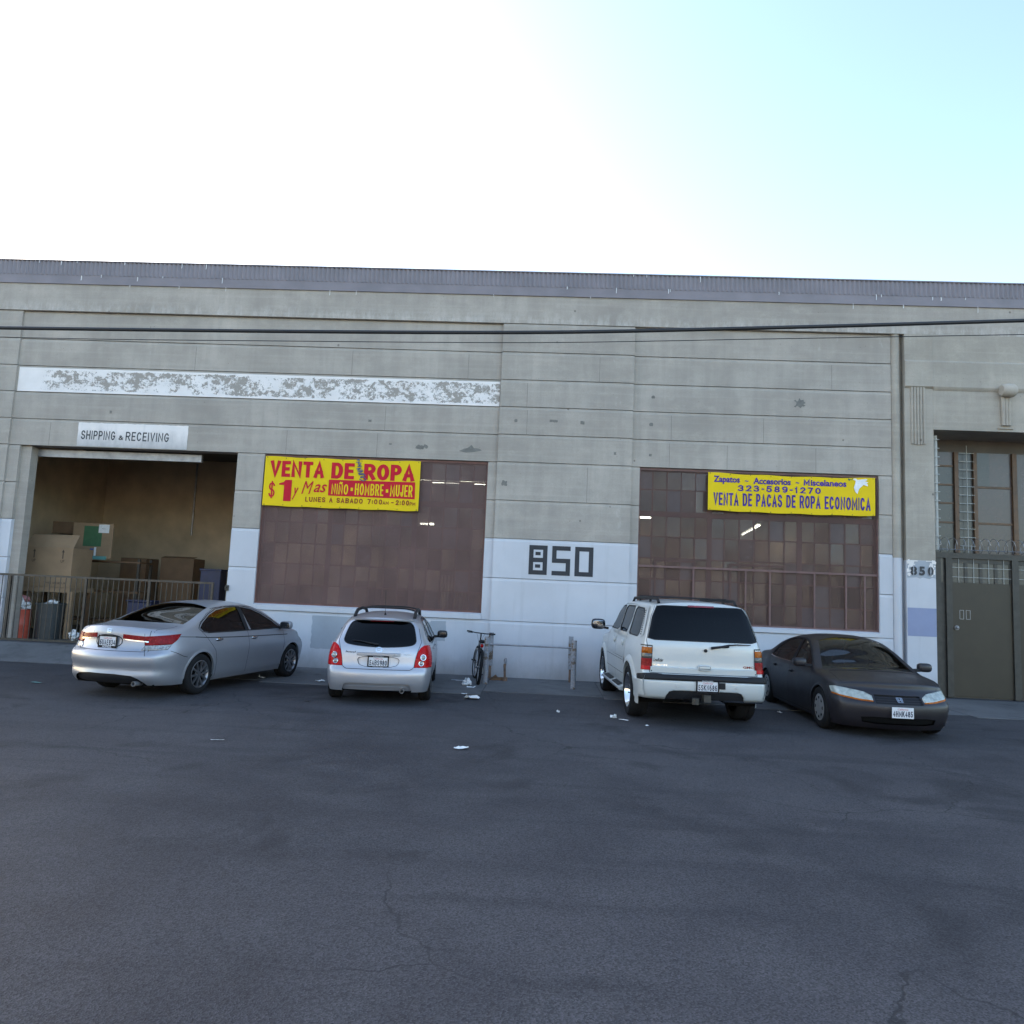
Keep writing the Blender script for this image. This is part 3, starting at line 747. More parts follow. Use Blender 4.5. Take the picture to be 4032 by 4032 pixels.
# ---- steel windows
def window(W, seed, screen, cols, transom):
    x0, x1, z0, z1 = W; r = random.Random(seed)
    yb = 0.20
    fr = MB(); w = 0.05
    for (a, b, c, d) in ((x0, x0 + w, z0, z1), (x1 - w, x1, z0, z1), (x0 + w, x1 - w, z0, z0 + w), (x0 + w, x1 - w, z1 - w, z1)): fr.box(a, b, 0.15, 0.27, c, d)
    win = fr.build('window', M['brown_steel'], WH)
    win['label'] = 'wide multi-pane steel window with brown frame'
    # column lines
    wd = x1 - x0; thick = [x0 + wd * f for f in (0.305, 0.683)]
    groups = [(x0, thick[0], 5), (thick[0], thick[1], 6), (thick[1], x1, 5)]
    xl = []
    for a, b, n_ in groups:
        xl += [a + (b - a) * k / n_ for k in range(n_)]
    xl.append(x1)
    zl = [z0] + [z for z in (1.81, 2.29, 2.76, 3.24)] + [transom - 0.06]
    zu = [transom + 0.06, 4.30, z1]
    mu = MB()
    for x in xl[1:-1]:
        tk = 0.055 if min(abs(x - q) for q in thick) < 0.01 else 0.014
        mu.box(x - tk, x + tk, 0.18, 0.25, z0 + w, z1 - w)
    for z in zl[1:-1] + [4.30]: mu.box(x0 + w, x1 - w, 0.185, 0.245, z - 0.014, z + 0.014)
    mu.box(x0 + w, x1 - w, 0.17, 0.26, transom - 0.06, transom + 0.06)
    mu.build('muntins', M['brown_steel'], win)
    rows = list(zip(zl[:-1], zl[1:])) + list(zip(zu[:-1], zu[1:]))
    for (c, d) in rows:
        for a, b in zip(xl[:-1], xl[1:]):
            q = r.random()
            m = M['pane_a'] if q < cols[0] else M['pane_b'] if q < cols[1] else M['pane_c'] if q < cols[2] else M['pane_d']
            tl = r.uniform(-0.012, 0.012); tu = r.uniform(-0.012, 0.012)
            p = MB().add([(a, yb + tl, c), (b, yb - tl, c), (b, yb - tl + tu, d), (a, yb + tl + tu, d), (a, yb + tl + .005, c), (b, yb - tl + .005, c), (b, yb - tl + tu + .005, d), (a, yb + tl + tu + .005, d)],
                         [(0, 1, 2, 3), (7, 6, 5, 4), (0, 4, 5, 1), (1, 5, 6, 2), (2, 6, 7, 3), (3, 7, 4, 0)]).build('pane', m, win)
    sc = MB().add([(x0 + .01, 0.075, z0 + .01), (x1 - .01, 0.075, z0 + .01), (x1 - .01, 0.075, z1 - .01), (x0 + .01, 0.075, z1 - .01)], [(0, 1, 2, 3)])
    sc.build('security_screen', screen, win)
    rim = MB()
    for (a, b, c, d) in ((x0, x0 + .03, z0, z1), (x1 - .03, x1, z0, z1), (x0 + .03, x1 - .03, z0, z0 + .035), (x0 + .03, x1 - .03, z1 - .05, z1)): rim.box(a, b, 0.06, 0.10, c, d)
    rim.build('screen_frame', M['pink_steel'] if seed == 2 else M['brown_steel'], win)
    return win, xl, zl
winL, xlL, zlL = window(WL, 1, M['screen_fine'], (0.5, 0.78, 0.9), 3.77)
winR, xlR, zlR = window(WR, 2, M['screen_diamond'], (0.48, 0.74, 0.84), 3.75)
# outer guard rail and uprights of the shop window
gb = MB(); gb.box(2.10, 7.29, 0.04, 0.07, 2.545, 2.59)
for x in (3.31, 4.45, 4.98, 5.94, 6.62, 7.02): gb.box(x - 0.018, x + 0.018, 0.045, 0.07, 1.37, 2.545)
gb.build('guard_bar', M['pink_steel'], winR)
for (a, b, c, d) in ((2.46, 3.36, 1.90, 2.73), (4.11, 5.34, 1.80, 2.70)):
    hp = MB(); hp.box(a, b, 0.115, 0.165, d - 0.045, d); hp.box(a, b, 0.115, 0.165, c, c + 0.045); hp.box(a, a + 0.04, 0.115, 0.165, c + .045, d - .045); hp.box(b - 0.04, b, 0.115, 0.165, c + .045, d - .045)
    hp.build('vent_sash', M['brown_steel'], winR)

# ---- entrance portal at the right
PY = -0.05
hc = MB().lathe([(0.135, 0.0), (0.135, 8.0)], axis=2, n=14, c=(7.735, 0.02, 0), a0=math.pi, a1=2 * math.pi)
hc2 = [f for f in hc.f]
# split the half column at the paint line
def halfcol(z0, z1, m): 
    MB().lathe([(0.10, z0), (0.10, z1)], axis=2, n=14, c=(7.702, 0.05, 0), a0=math.pi, a1=2 * math.pi).build('half_column', m, WH, smooth=50)
halfcol(0, 2.97, M['white_wall']); halfcol(2.97, 8.0, M['smooth_concrete'])
MB().box(7.6, 7.87, 0.11, 0.35, 0, 2.97).build('portal_pier', M['white_wall'], WH)
MB().box(7.6, 7.87, 0.11, 0.35, 2.97, 8.0).build('portal_pier', M['smooth_concrete'], WH)
MB().box(7.87, 8.49, PY, 1.2, 0, 2.93).build('portal_pier', M['white_wall'], WH)
MB().box(7.87, 8.49, PY, 1.2, 2.93, 6.76).build('portal_pier', M['smooth_concrete'], WH)
# lintel with a coved step
MB().prism([(PY, 5.84), (PY, 6.72), (PY - 0.03, 6.76), (PY - 0.05, 6.80), (PY - 0.055, 7.36), (PY - 0.02, 7.40), (PY - 0.02, 8.0), (1.2, 8.0), (1.2, 5.84)], 0, 8.492, 14.0).build('portal_lintel', M['smooth_concrete'], WH)
MB().prism([(PY, 6.762), (PY - 0.05, 6.80), (PY - 0.055, 7.36), (PY - 0.02, 7.40), (PY - 0.02, 8.0), (1.2, 8.0), (1.2, 6.762)], 0, 7.872, 8.49).build('portal_lintel', M['smooth_concrete'], WH)
MB().box(14.0, XR, PY, 1.2, 0, 8.0).build('portal_pier', M['smooth_concrete'], WH)
# fluted cap on the pier
fl = MB()
for k in range(5):
    xa = 7.995 + k * 0.065; zb2 = 5.50 - (0.012 if k % 2 else 0) - (0.02 if k == 2 else 0)
    fl.lathe([(0.029, zb2), (0.029, 6.79)], axis=2, n=8, c=(xa + 0.0325, PY - 0.004, 0), a0=math.pi, a1=2 * math.pi)
    fl.add([(xa, PY - 0.004, zb2), (xa + 0.065, PY - 0.004, zb2), (xa + 0.05, PY - 0.032, zb2), (xa + 0.015, PY - 0.032, zb2)], [(0, 1, 2, 3)])
fl.build('fluted_cap', M['smooth_concrete'], WH, smooth=50)
# scroll bracket over the entrance
br = MB()
br.lathe([(0.0, -0.15), (0.11, -0.15), (0.14, -0.11), (0.15, 0.0), (0.14, 0.11), (0.11, 0.15), (0.0, 0.15)], axis=0, n=20, c=(10.05, PY - 0.12, 6.74))
for xa in (9.95, 10.015, 10.08): br.lathe([(0.034, 5.97), (0.045, 6.62)], axis=2, n=8, c=(xa + 0.03, PY - 0.035, 0))
br.box(9.95, 10.145, PY - 0.05, PY, 5.985, 6.7); br.box(9.88, 10.2, PY - 0.03, PY, 5.90, 5.925)
br.build('scroll_bracket', M['smooth_concrete'], WH, smooth=45)
# stencilled number on its peeling patch, and the slate-blue overpaint
patch('paint_patch', ragged(7.885, 8.485, 2.55, 2.925, 0.02, 9, 'b'), PY, M['grey_patch'])
pk = MB(); r9 = random.Random(4)
for k in range(46):
    x = 7.90 + (r9.random() ** 2) * 0.13 if k % 2 else 8.47 - (r9.random() ** 2) * 0.12
    z = r9.uniform(2.62, 2.92); w = r9.uniform(0.012, 0.04); h = r9.uniform(0.012, 0.045)
    pk.prism([(x - w, z - h), (x + w * r9.random(), z - h), (x + w, z + h * r9.random()), (x - w * r9.random(), z + h)], 1, PY - 0.0035 - 0.0002 * k, PY - 0.003 - 0.0002 * k)
pk.box(7.89, 8.10, PY - 0.016, PY - 0.003, 2.905, 2.925); pk.box(8.28, 8.42, PY - 0.016, PY - 0.003, 2.912, 2.925)
pk.build('paint_flakes', M['sign_white'], WH)
st = MB()
for ch, a, b in (('8', 7.945, 8.085), ('5', 8.13, 8.255), ('0', 8.315, 8.435)): fit_text(st, ch, a, b, 2.605, 2.80, PY - 0.018, 0.045)
st.build('stencilled_number', M['faded_black'], WH)
sb_ = MB()
for x in (8.012, 8.375): sb_.box(x - 0.008, x + 0.008, PY - 0.0205, PY - 0.019, 2.60, 2.81)
sb_.build('stencil_bridge', M['grey_patch'], WH)
patch('paint_patch', [(7.88, 1.30), (8.487, 1.30), (8.487, 1.905), (7.88, 1.905)], PY, M['blue_patch'])
# recess: back wall, soffit, side, glazing with rods
MB().box(8.2, XR - 0.2, 1.2, 1.35, 0, 8.6).build('recess_wall', M['inner_dark'], WH)
MB().box(8.49, 14.0, 0.95, 1.2, 5.55, 5.84).build('recess_soffit', M['inner_dark'], WH)
ew = MB(); ew.box(9.43, 9.52, 0.88, 1.0, 3.2, 5.55); ew.box(9.86, 9.94, 0.88, 1.0, 3.2, 5.55); ew.box(8.49, 8.58, 0.9, 1.0, 3.2, 5.55); ew.box(10.74, 10.84, 0.88, 1.0, 3.2, 5.55); ew.box(11.8, 11.9, 0.88, 1.0, 3.2, 5.55)
ew = ew.build('entry_window', M['wood'], WH)
for z in (5.22, 4.78, 4.35, 3.9): MB().box(8.58, 9.43, 0.92, 0.98, z - 0.02, z + 0.02).build('window_rail', M['wood'], ew)
for z in (4.72, 3.88): MB().box(9.94, 10.74, 0.92, 0.98, z, z + 0.045).build('window_rail', M['wood'], ew)
for (a, b, c, d, m) in ((8.58, 9.43, 5.24, 5.55, 'pane_c'), (8.58, 9.43, 4.80, 5.20, 'pane_e'), (8.58, 9.43, 4.37, 4.76, 'pane_e'), (8.58, 9.43, 3.92, 4.33, 'pane_e'), (8.58, 9.43, 3.2, 3.88, 'pane_e'),
                        (9.52, 9.86, 3.2, 5.55, 'pane_e'), (9.94, 10.25, 4.77, 5.55, 'pane_e'), (10.25, 10.74, 4.77, 5.55, 'pane_c'), (9.94, 10.74, 3.92, 4.72, 'pane_c'), (9.94, 10.74, 3.2, 3.88, 'pane_c'), (10.84, 11.8, 3.2, 5.55, 'pane_c'), (11.9, 13.9, 3.2, 5.55, 'pane_c')):
    MB().box(a, b, 0.94, 0.955, c, d).build('pane', M[m], ew)
lad = MB()
for k in range(12): lad.bar((9.52, 0.86, 5.52 - 0.196 * k), (9.86, 0.86, 5.52 - 0.196 * k), 0.011)
lad.bar((9.69, 0.85, 5.7), (9.69, 0.85, 3.2), 0.010)
lad.build('rod_grille', M['white_rod'], ew)
pp = MB().cyl((8.655, 0.22, 3.2), (8.655, 0.22, 5.76), 0.045, 12); pp.build('downpipe', M['white_rod'], WH, smooth=40)
lad2 = MB(); lad2.bar((8.575, 0.14, 5.76), (8.575, 0.14, 3.2), 0.012)
for k in range(13): lad2.bar((8.495, 0.14, 5.66 - 0.196 * k), (8.71, 0.14, 5.66 - 0.196 * k), 0.013)
lad2.build('rod_grille', M['white_rod'], ew)

# entrance gate: steel frame, barred lights, solid door, razor wire on top
GT = empty('entrance_gate', (10.6, 0.3, 0.0))
tag(GT, 'dark brown steel security gate with barred lights and coiled razor wire across the entrance', 'gate')
go = Vector((10.6, 0.3, 0.0))
def gp(mb, name, m, par=GT, **k): return local(mb, go if par is GT else go).build(name, m, par, **k)
gp(MB().box(8.495, 13.98, 0.24, 0.34, 3.03, 3.15), 'head_beam', M['dark_steel'])
gp(MB().box(8.50, 8.76, 0.26, 0.36, 0.012, 3.03), 'gate_post', M['dark_steel'])
gp(MB().box(8.86, 8.99, 0.24, 0.34, 0.012, 3.03), 'gate_post', M['dark_steel'])
gp(MB().box(8.76, 8.86, 0.30, 0.31, 2.5, 3.03), 'side_light', M['pane_e'])
gp(MB().box(8.76, 8.86, 0.29, 0.32, 0.012, 2.5), 'side_panel', M['dark_steel'])
gp(MB().box(10.28, 10.42, 0.24, 0.34, 0.012, 3.03), 'gate_post', M['dark_steel'])
M['door_brown'] = simple('dull_brown_door_steel', (0.038, 0.029, 0.017), 0.45, 0.1, var=0.2, scale=2)
for (xa, xb) in ((8.99, 10.28), (10.42, 11.9), (11.9, 13.96)):
    dl = gp(MB().box(xa + 0.004, xb - 0.004, 0.28, 0.32, 0.03, 2.50), 'door', M['door_brown'])
    n_ = max(3, int((xb - xa) / 0.31)); st_ = (xb - xa) / n_
    gr_ = MB()
    for k in range(n_ + 1): gr_.box(max(xa + .002, xa + k * st_ - 0.035), min(xb - .002, xa + k * st_ + 0.035), 0.285, 0.325, 2.502, 2.93)
    gr_.box(xa + .002, xb - .002, 0.285, 0.325, 2.932, 3.028)
    gp(gr_, 'light_frame', M['dark_steel'])
    for k in range(n_): gp(MB().box(xa + k * st_ + 0.036, xa + (k + 1) * st_ - 0.036, 0.30, 0.306, 2.503, 2.931), 'light', M['pane_e'])
    rd = MB()
    for z in (2.62, 2.83): rd.bar((xa, 0.277, z), (xb, 0.277, z), 0.009)
    for k in range(n_): rd.bar((xa + (k + 0.5) * st_, 0.277, 2.5), (xa + (k + 0.5) * st_, 0.277, 3.03), 0.007)
    gp(rd, 'light_rod', M['white_rod'])
gp(MB().blob((9.08, 0.245, 1.51), 0.035, 0.04, 0.035, 2).cyl((9.08, 0.28, 1.51), (9.08, 0.25, 1.51), 0.05, 14), 'door_knob', M['steel'], smooth=50)
pl_ = MB()
for (a, b) in ((9.155, 9.245), (9.29, 9.385)):
    for (c, d, e, f) in ((a, b, 1.70, 1.708), (a, b, 1.892, 1.90), (a, a + .008, 1.708, 1.892), (b - .008, b, 1.708, 1.892)): pl_.box(c, d, 0.277, 0.28, e, f)
gp(pl_, 'notice_frame', M['steel'])
wz = []
for k in range(360):
    a = k * 2 * math.pi / 12; wz.append((8.6 + k * 5.3 / 360, 0.22 + 0.13 * math.cos(a), 3.32 + 0.16 * math.sin(a)))
gp(MB().tube(wz, 0.006, 4), 'razor_wire', M['steel'])
gp(MB().tube([(8.55, 0.22, 3.22), (13.9, 0.22, 3.22)], 0.008, 5), 'wire_strand', M['steel'])

# ------------------------------------------------------------------ banners
def banner(name, x0, x1, z0, z1, label, sag):
    o = empty(name, ((x0 + x1) / 2, -0.02, z0)); off = Vector(o.location)
    wave = lambda x, z: -0.018 + 0.006 * math.sin(3.1 * x + 1.7 * z) + 0.004 * math.sin(7.3 * x - 2.3 * z)
    nx, nz = 60, 14; mb = MB()
    for sgn, yo in ((0, 0.0), (1, 0.004)):
        vs = []
        for j in range(nz + 1):
            for i in range(nx + 1):
                u, v = i / nx, j / nz
                x = x0 + (x1 - x0) * u; z = z0 + (z1 - z0) * v - sag * (4 * u * (1 - u)) * (1 if v > 0.5 else 0.6)
                z += 0.008 * math.sin(u * 22) * (v == 1) + 0.006 * math.sin(u * 26) * (v == 0)
                vs.append((x, wave(x, z) + yo, z))
        mb.add(vs, [(j * (nx + 1) + i, j * (nx + 1) + i + 1, (j + 1) * (nx + 1) + i + 1, (j + 1) * (nx + 1) + i) for j in range(nz) for i in range(nx)])
    local(mb, off).build('sheet', M['yellow'], o, smooth=60)
    tag(o, label, 'banner', 'yellow vinyl banners on the windows')
    def T(s, u0, u1, v0, v1, m, nm='lettering', bold=0.02, dy=-0.006, **k):
        t = MB(); fit_text(t, s, x0 + (x1 - x0) * u0, x0 + (x1 - x0) * u1, z1 - (z1 - z0) * v1, z1 - (z1 - z0) * v0, dy, bold, wave=wave, **k)
        return local(t, off).build(nm, M[m], o)
    def K(s, u0, u1, v0, v1, m, w, wx=None, gap=0.22, dy=-0.006):
        t = MB(); stroke_text(t, s, x0 + (x1 - x0) * u0, x0 + (x1 - x0) * u1, z1 - (z1 - z0) * v1, z1 - (z1 - z0) * v0, dy, w, gap, wave, wx)
        return local(t, off).build('lettering', M[m], o)
    def Rct(P, m, nm, dy):
        vs = [(x0 + (x1 - x0) * u, 0, z1 - (z1 - z0) * v) for u, v in P]
        t = MB()
        if len(P) == 4:
            a, b, c, d = [Vector(q) for q in vs]; nx_, nz_ = 48, 6; gv = []
            for j in range(nz_ + 1):
                for i in range(nx_ + 1):
                    q = (a.lerp(b, i / nx_)).lerp(d.lerp(c, i / nx_), j / nz_); gv.append((q.x, wave(q.x, q.z) + dy, q.z))
            t.add(gv, [(j * (nx_ + 1) + i, j * (nx_ + 1) + i + 1, (j + 1) * (nx_ + 1) + i + 1, (j + 1) * (nx_ + 1) + i) for j in range(nz_) for i in range(nx_)])
        else: t.add([(a, wave(a, c) + dy, c) for a, _, c in vs], [tuple(range(len(P)))])
        return local(t, off).build(nm, M[m], o)
    gm = MB()
    for k in range(9):
        for v in (0.025, 0.975):
            x = x0 + (x1 - x0) * (0.012 + 0.976 * k / 8); z = z1 - (z1 - z0) * v - sag * (4 * (k / 8) * (1 - k / 8)) * 0.8
            gm.cyl((x, wave(x, z) - 0.006, z), (x, wave(x, z), z), 0.009, 8)
    local(gm, off).build('grommet', M['gloss_black'], o)
    tie = MB()
    for k in (0, 2, 4, 6, 8):
        x = x0 + (x1 - x0) * (0.012 + 0.976 * k / 8)
        tie.tube([(x, -0.03, z0 + 0.02), (x + 0.01, 0.0, z0 - 0.02), (x + 0.02, 0.075, z0 - 0.03)], 0.004, 5)
        tie.tube([(x, -0.03, z1 - 0.02), (x + 0.01, 0.0, z1 + 0.01), (x + 0.01, 0.07, z1 + 0.02)], 0.004, 5)
    local(tie, off).build('tie', M['cable'], o)
    return o, T, Rct, K
b1, T, RC, K = banner('yellow_banner', -6.445, -2.87, 3.58, 4.715, 'yellow banner with red lettering VENTA DE ROPA hung over the left window', 0.012)
K('VENTA', 0.035, 0.385, 0.085, 0.41, 'red_print', 0.078, 0.086, 0.12); K('DE', 0.432, 0.578, 0.085, 0.41, 'red_print', 0.078, 0.095, 0.12); K('ROPA', 0.640, 0.965, 0.085, 0.41, 'red_print', 0.078, 0.1, 0.12)
K('$', 0.035, 0.075, 0.53, 0.83, 'red_print', 0.034); y_ = T('y', 0.188, 0.228, 0.62, 0.86, 'red_print', shear=0.35, bold=0.015)
RC([(0.10, 0.545), (0.13, 0.515), (0.14, 0.47), (0.182, 0.47), (0.182, 0.90), (0.133, 0.90), (0.133, 0.575), (0.10, 0.575)], 'red_print', 'lettering', -0.007)
T('M', 0.246, 0.322, 0.48, 0.74, 'red_print', shear=0.4, bold=0.0); T('as', 0.325, 0.41, 0.535, 0.70, 'red_print', shear=0.4, bold=0.012)
bb = RC([(0.42, 0.435), (0.972, 0.425), (0.975, 0.765), (0.42, 0.755)], 'red_print', 'text_panel', -0.0055)
K('NI\u00d1O', 0.440, 0.547, 0.515, 0.725, 'yellow', 0.034, 0.03, dy=-0.009); K('.', 0.562, 0.578, 0.54, 0.69, 'yellow', 0.05, 0.06, dy=-0.009); K('HOMBRE', 0.590, 0.772, 0.49, 0.725, 'yellow', 0.034, 0.031, dy=-0.009)
K('.', 0.787, 0.803, 0.545, 0.695, 'yellow', 0.05, 0.06, dy=-0.009); K('MUJER', 0.815, 0.958, 0.49, 0.725, 'yellow', 0.034, 0.031, dy=-0.009)
K('LUNES A SABADO', 0.275, 0.645, 0.795, 0.895, 'maroon_print', 0.022, 0.021, gap=0.3); K('7:00', 0.675, 0.768, 0.795, 0.895, 'maroon_print', 0.022, 0.022, gap=0.35); K('AM', 0.772, 0.81, 0.825, 0.895, 'maroon_print', 0.014, 0.012)
K('-', 0.826, 0.842, 0.795, 0.895, 'maroon_print', 0.022); K('2:00', 0.855, 0.94, 0.795, 0.895, 'maroon_print', 0.022, 0.022, gap=0.35); K('PM', 0.944, 0.98, 0.825, 0.895, 'maroon_print', 0.014, 0.012)
def spray(strokes, w):
    mb = MB(); k = 0
    for s_ in strokes:
        P = [(-6.445 + 3.575 * u, 4.715 - 1.135 * v) for u, v in s_]
        for (a, b) in zip(P[:-1], P[1:]):
            k += 1
            mb.bar((a[0], -0.038 - 0.0001 * k, a[1]), (b[0], -0.038 - 0.0001 * k, b[1]), 0.0015, w, up=(b[1] - a[1], 0, -(b[0] - a[0])))
    return mb
gf = spray([[(0.592, 0.03), (0.606, 0.0), (0.604, 0.10)], [(0.588, 0.06), (0.622, 0.085)], [(0.60, 0.10), (0.618, 0.115), (0.598, 0.15), (0.625, 0.14)], [(0.593, 0.20), (0.622, 0.175), (0.598, 0.225), (0.632, 0.215)],
            [(0.60, 0.26), (0.635, 0.235), (0.605, 0.30), (0.64, 0.285)], [(0.61, 0.32), (0.645, 0.30), (0.652, 0.33), (0.62, 0.36)], [(0.615, 0.40), (0.64, 0.44), (0.658, 0.41), (0.648, 0.37), (0.62, 0.375)]], 0.019)
local(gf, Vector(b1.location)).build('graffiti_tag', M['spray_blue'], b1)
b2, T, RC, K = banner('yellow_banner', 3.585, 7.225, 3.865, 4.71, 'yellow banner with blue lettering VENTA DE PACAS DE ROPA ECONOMICA on the right window', 0.03)
T('Zapatos', 0.033, 0.192, 0.085, 0.305, 'blue_print', bold=0.036); T('~', 0.222, 0.243, 0.18, 0.225, 'blue_print', bold=0.01); T('Accesorios', 0.272, 0.497, 0.10, 0.275, 'blue_print', bold=0.036)
T('~', 0.527, 0.547, 0.18, 0.225, 'blue_print', bold=0.01); K('M', 0.575, 0.612, 0.10, 0.265, 'blue_print', 0.03, 0.034); T('iscelaneos', 0.618, 0.83, 0.095, 0.265, 'blue_print', bold=0.032)
K('323-589-1270', 0.182, 0.678, 0.31, 0.475, 'blue_print', 0.028, 0.036, gap=0.35); K('VENTA DE PACAS DE ROPA ECONOMICA', 0.033, 0.972, 0.53, 0.865, 'blue_print', 0.046, 0.033, gap=0.2)
RC([(0.868, 0.06), (0.876, 0.03), (0.888, 0.035), (0.897, 0.07), (0.915, 0.055), (0.945, 0.03), (0.955, 0.055), (0.94, 0.10), (0.96, 0.12), (0.948, 0.16), (0.958, 0.19), (0.955, 0.23), (0.93, 0.19), (0.922, 0.23), (0.905, 0.30), (0.895, 0.44), (0.882, 0.38), (0.874, 0.27), (0.882, 0.17), (0.885, 0.09)], 'dove_white', 'bird_print', -0.009)
RC([(0.838, 0.05), (0.845, 0.03), (0.852, 0.06), (0.866, 0.055), (0.866, 0.065), (0.853, 0.075), (0.848, 0.10), (0.842, 0.08)], 'green_print', 'twig_print', -0.006)

# ------------------------------------------------------------------ overhead cables
def cable(name, pts, Y, r, label):
    P = [at(px, py, Y) for px, py in pts]
    f = pchip([(p.x, p.z) for p in P]); xa, xb = P[0].x, P[-1].x
    ea = (P[1].z - P[0].z) / (P[1].x - P[0].x); eb = (P[-1].z - P[-2].z) / (P[-1].x - P[-2].x)
    L = [(x, Y, P[0].z + ea * (x - xa) + 0.002 * (x - xa) ** 2) for x in (xa - 12, xa - 8, xa - 4)]
    L += [(xa + (xb - xa) * i / 40, Y, f(xa + (xb - xa) * i / 40)) for i in range(41)]
    L += [(x, Y, P[-1].z + eb * (x - xb) + 0.003 * (x - xb) ** 2) for x in (xb + 4, xb + 8, xb + 12)]
    o = MB().tube(L, r, 8).build(name, M['cable'], None, smooth=60)
    return tag(o, label, 'cable')
cable('overhead_cable', [(0, 1291), (1050, 1304), (2050, 1309), (3050, 1290), (4032, 1262)], -4.0, 0.034, 'thick black overhead cable sagging across the upper facade')
cable('overhead_cable', [(0, 1327), (326, 1334), (1050, 1342), (2050, 1349), (3050, 1334), (4032, 1317)], -4.0, 0.0075, 'thin overhead wire running just below the thick cable')
# ------------------------------------------------------------------ sunlit buildings across the street, added unseen for warm bounce light and reflections
M['stucco'] = simple('cream_stucco', (0.50, 0.44, 0.35), 0.9, var=0.12, scale=0.8)
M['roller'] = simple('grey_roller_door', (0.30, 0.31, 0.32), 0.6, var=0.12, scale=1)
for (xa, xb, h, lb) in ((-46, -9, 7.2, 'unseen cream stucco warehouse added across the street with grey roller doors'), (-6, 30, 6.0, 'unseen lower cream stucco workshop added across the street with dark windows')):
    o = tag(empty('added_opposite_building', ((xa + xb) / 2, -44, 0)), lb, 'building', 'unseen buildings added across the street'); hw = (xb - xa) / 2
    MB().box(-hw, hw, -14, 0, 0, h).build('wall', M['stucco'], o); MB().box(-hw - 0.1, hw + 0.1, -14.1, 0.1, h, h + 0.35).build('parapet', M['roof_metal'], o)
    k = -hw + 3
    while k < hw - 3:
        MB().box(k - 1.5, k + 1.5, 0.0, 0.06, 0, 3.6).build('roller_door', M['roller'], o); MB().box(k + 2.4, k + 4.4, 0.0, 0.05, 1.2, 3.0).build('window', M['gloss_black'], o); k += 7.4
# ------------------------------------------------------------------ loading dock: rolling gate and stock
def thing(name, loc, label, cat, group=None, rz=0.0):
    return tag(empty(name, loc, rz), label, cat, group)

gt = thing('rolling_gate', (-10.4, -0.16, 0.29), 'low grey steel bar gate pulled across the loading dock', 'gate')
GO = Vector((-10.4, -0.16, 0.29))
def gput(mb, name, m='gate_grey', **k): return local(mb, GO).build(name, M[m], gt, **k)
gput(MB().box(-15.0, -7.34, -0.185, -0.135, 1.745, 1.79), 'top_rail'); gput(MB().box(-15.0, -7.34, -0.185, -0.135, 0.31, 0.355), 'bottom_rail', 'dark_steel')
for x in (-13.4, -12.02, -10.26, -8.80, -7.365): gput(MB().box(x - 0.025, x + 0.025, -0.183, -0.137, 0.355, 1.745), 'post')
src = None; x = -14.9
while x < -7.4:
    if min(abs(x - q) for q in (-13.4, -12.02, -10.26, -8.80, -7.365)) > 0.05:
        if src is None: src = gput(MB().cyl((-10.4, -0.16, 0.355), (-10.4, -0.16, 1.745), 0.009, 6), 'bar')
        else: pass
        o = inst(src, 'bar', gt); o.location = (x + 10.4, 0, 0)
    x += 0.1225
src.location = (-14.95 + 10.4, 0, 0)
gput(MB().box(-7.13, -7.06, -0.05, 0.0, 1.62, 1.74).cyl((-7.10, -0.04, 1.69), (-7.10, -0.10, 1.69), 0.02, 8), 'latch', 'dark_steel')

def carton(label, c, w, d, h, rz=0.0, m='cardboard', flaps=0, prints=None, group='cardboard boxes in the loading dock'):
    o = thing('cardboard_box', c, label, 'box', group, rz)
    MB().box(-w / 2, w / 2, -d / 2, d / 2, 0, h).build('carton', M[m], o, bevel=0.006)
    if flaps:
        MB().add([(-w / 2, -d / 2, h), (w / 2, -d / 2, h), (w / 2 + 0.03, -d / 2 + 0.16, h + flaps), (-w / 2 + 0.04, -d / 2 + 0.16, h + flaps * 0.95), (-w / 2, -d / 2 + .006, h), (w / 2, -d / 2 + .006, h), (w / 2 + 0.03, -d / 2 + 0.166, h + flaps), (-w / 2 + 0.04, -d / 2 + 0.166, h + flaps * 0.95)],
                 [(0, 1, 2, 3), (7, 6, 5, 4), (0, 4, 5, 1), (1, 5, 6, 2), (2, 6, 7, 3), (3, 7, 4, 0)]).build('flap', M[m], o)
    if prints == 'up':
        t = MB(); y = -d / 2 - 0.004
        for x in (-w * 0.30, w * 0.30):
            t.add([(x - 0.012, y, h * 0.72), (x + 0.012, y, h * 0.72), (x + 0.012, y, h * 0.88), (x - 0.012, y, h * 0.88)], [(0, 1, 2, 3)]); t.add([(x - 0.035, y, h * 0.88), (x + 0.035, y, h * 0.88), (x, y, h * 0.95)], [(0, 1, 2)])
            fit_text(t, 'UP', x - 0.045, x + 0.045, h * 0.62, h * 0.69, y, 0.01)
        fit_text(t, 'THIS SIDE UP', -w * 0.05, w * 0.42, h * 0.08, h * 0.13, y, 0.01)
        t.build('box_print', M['print_black'], o)
    return o
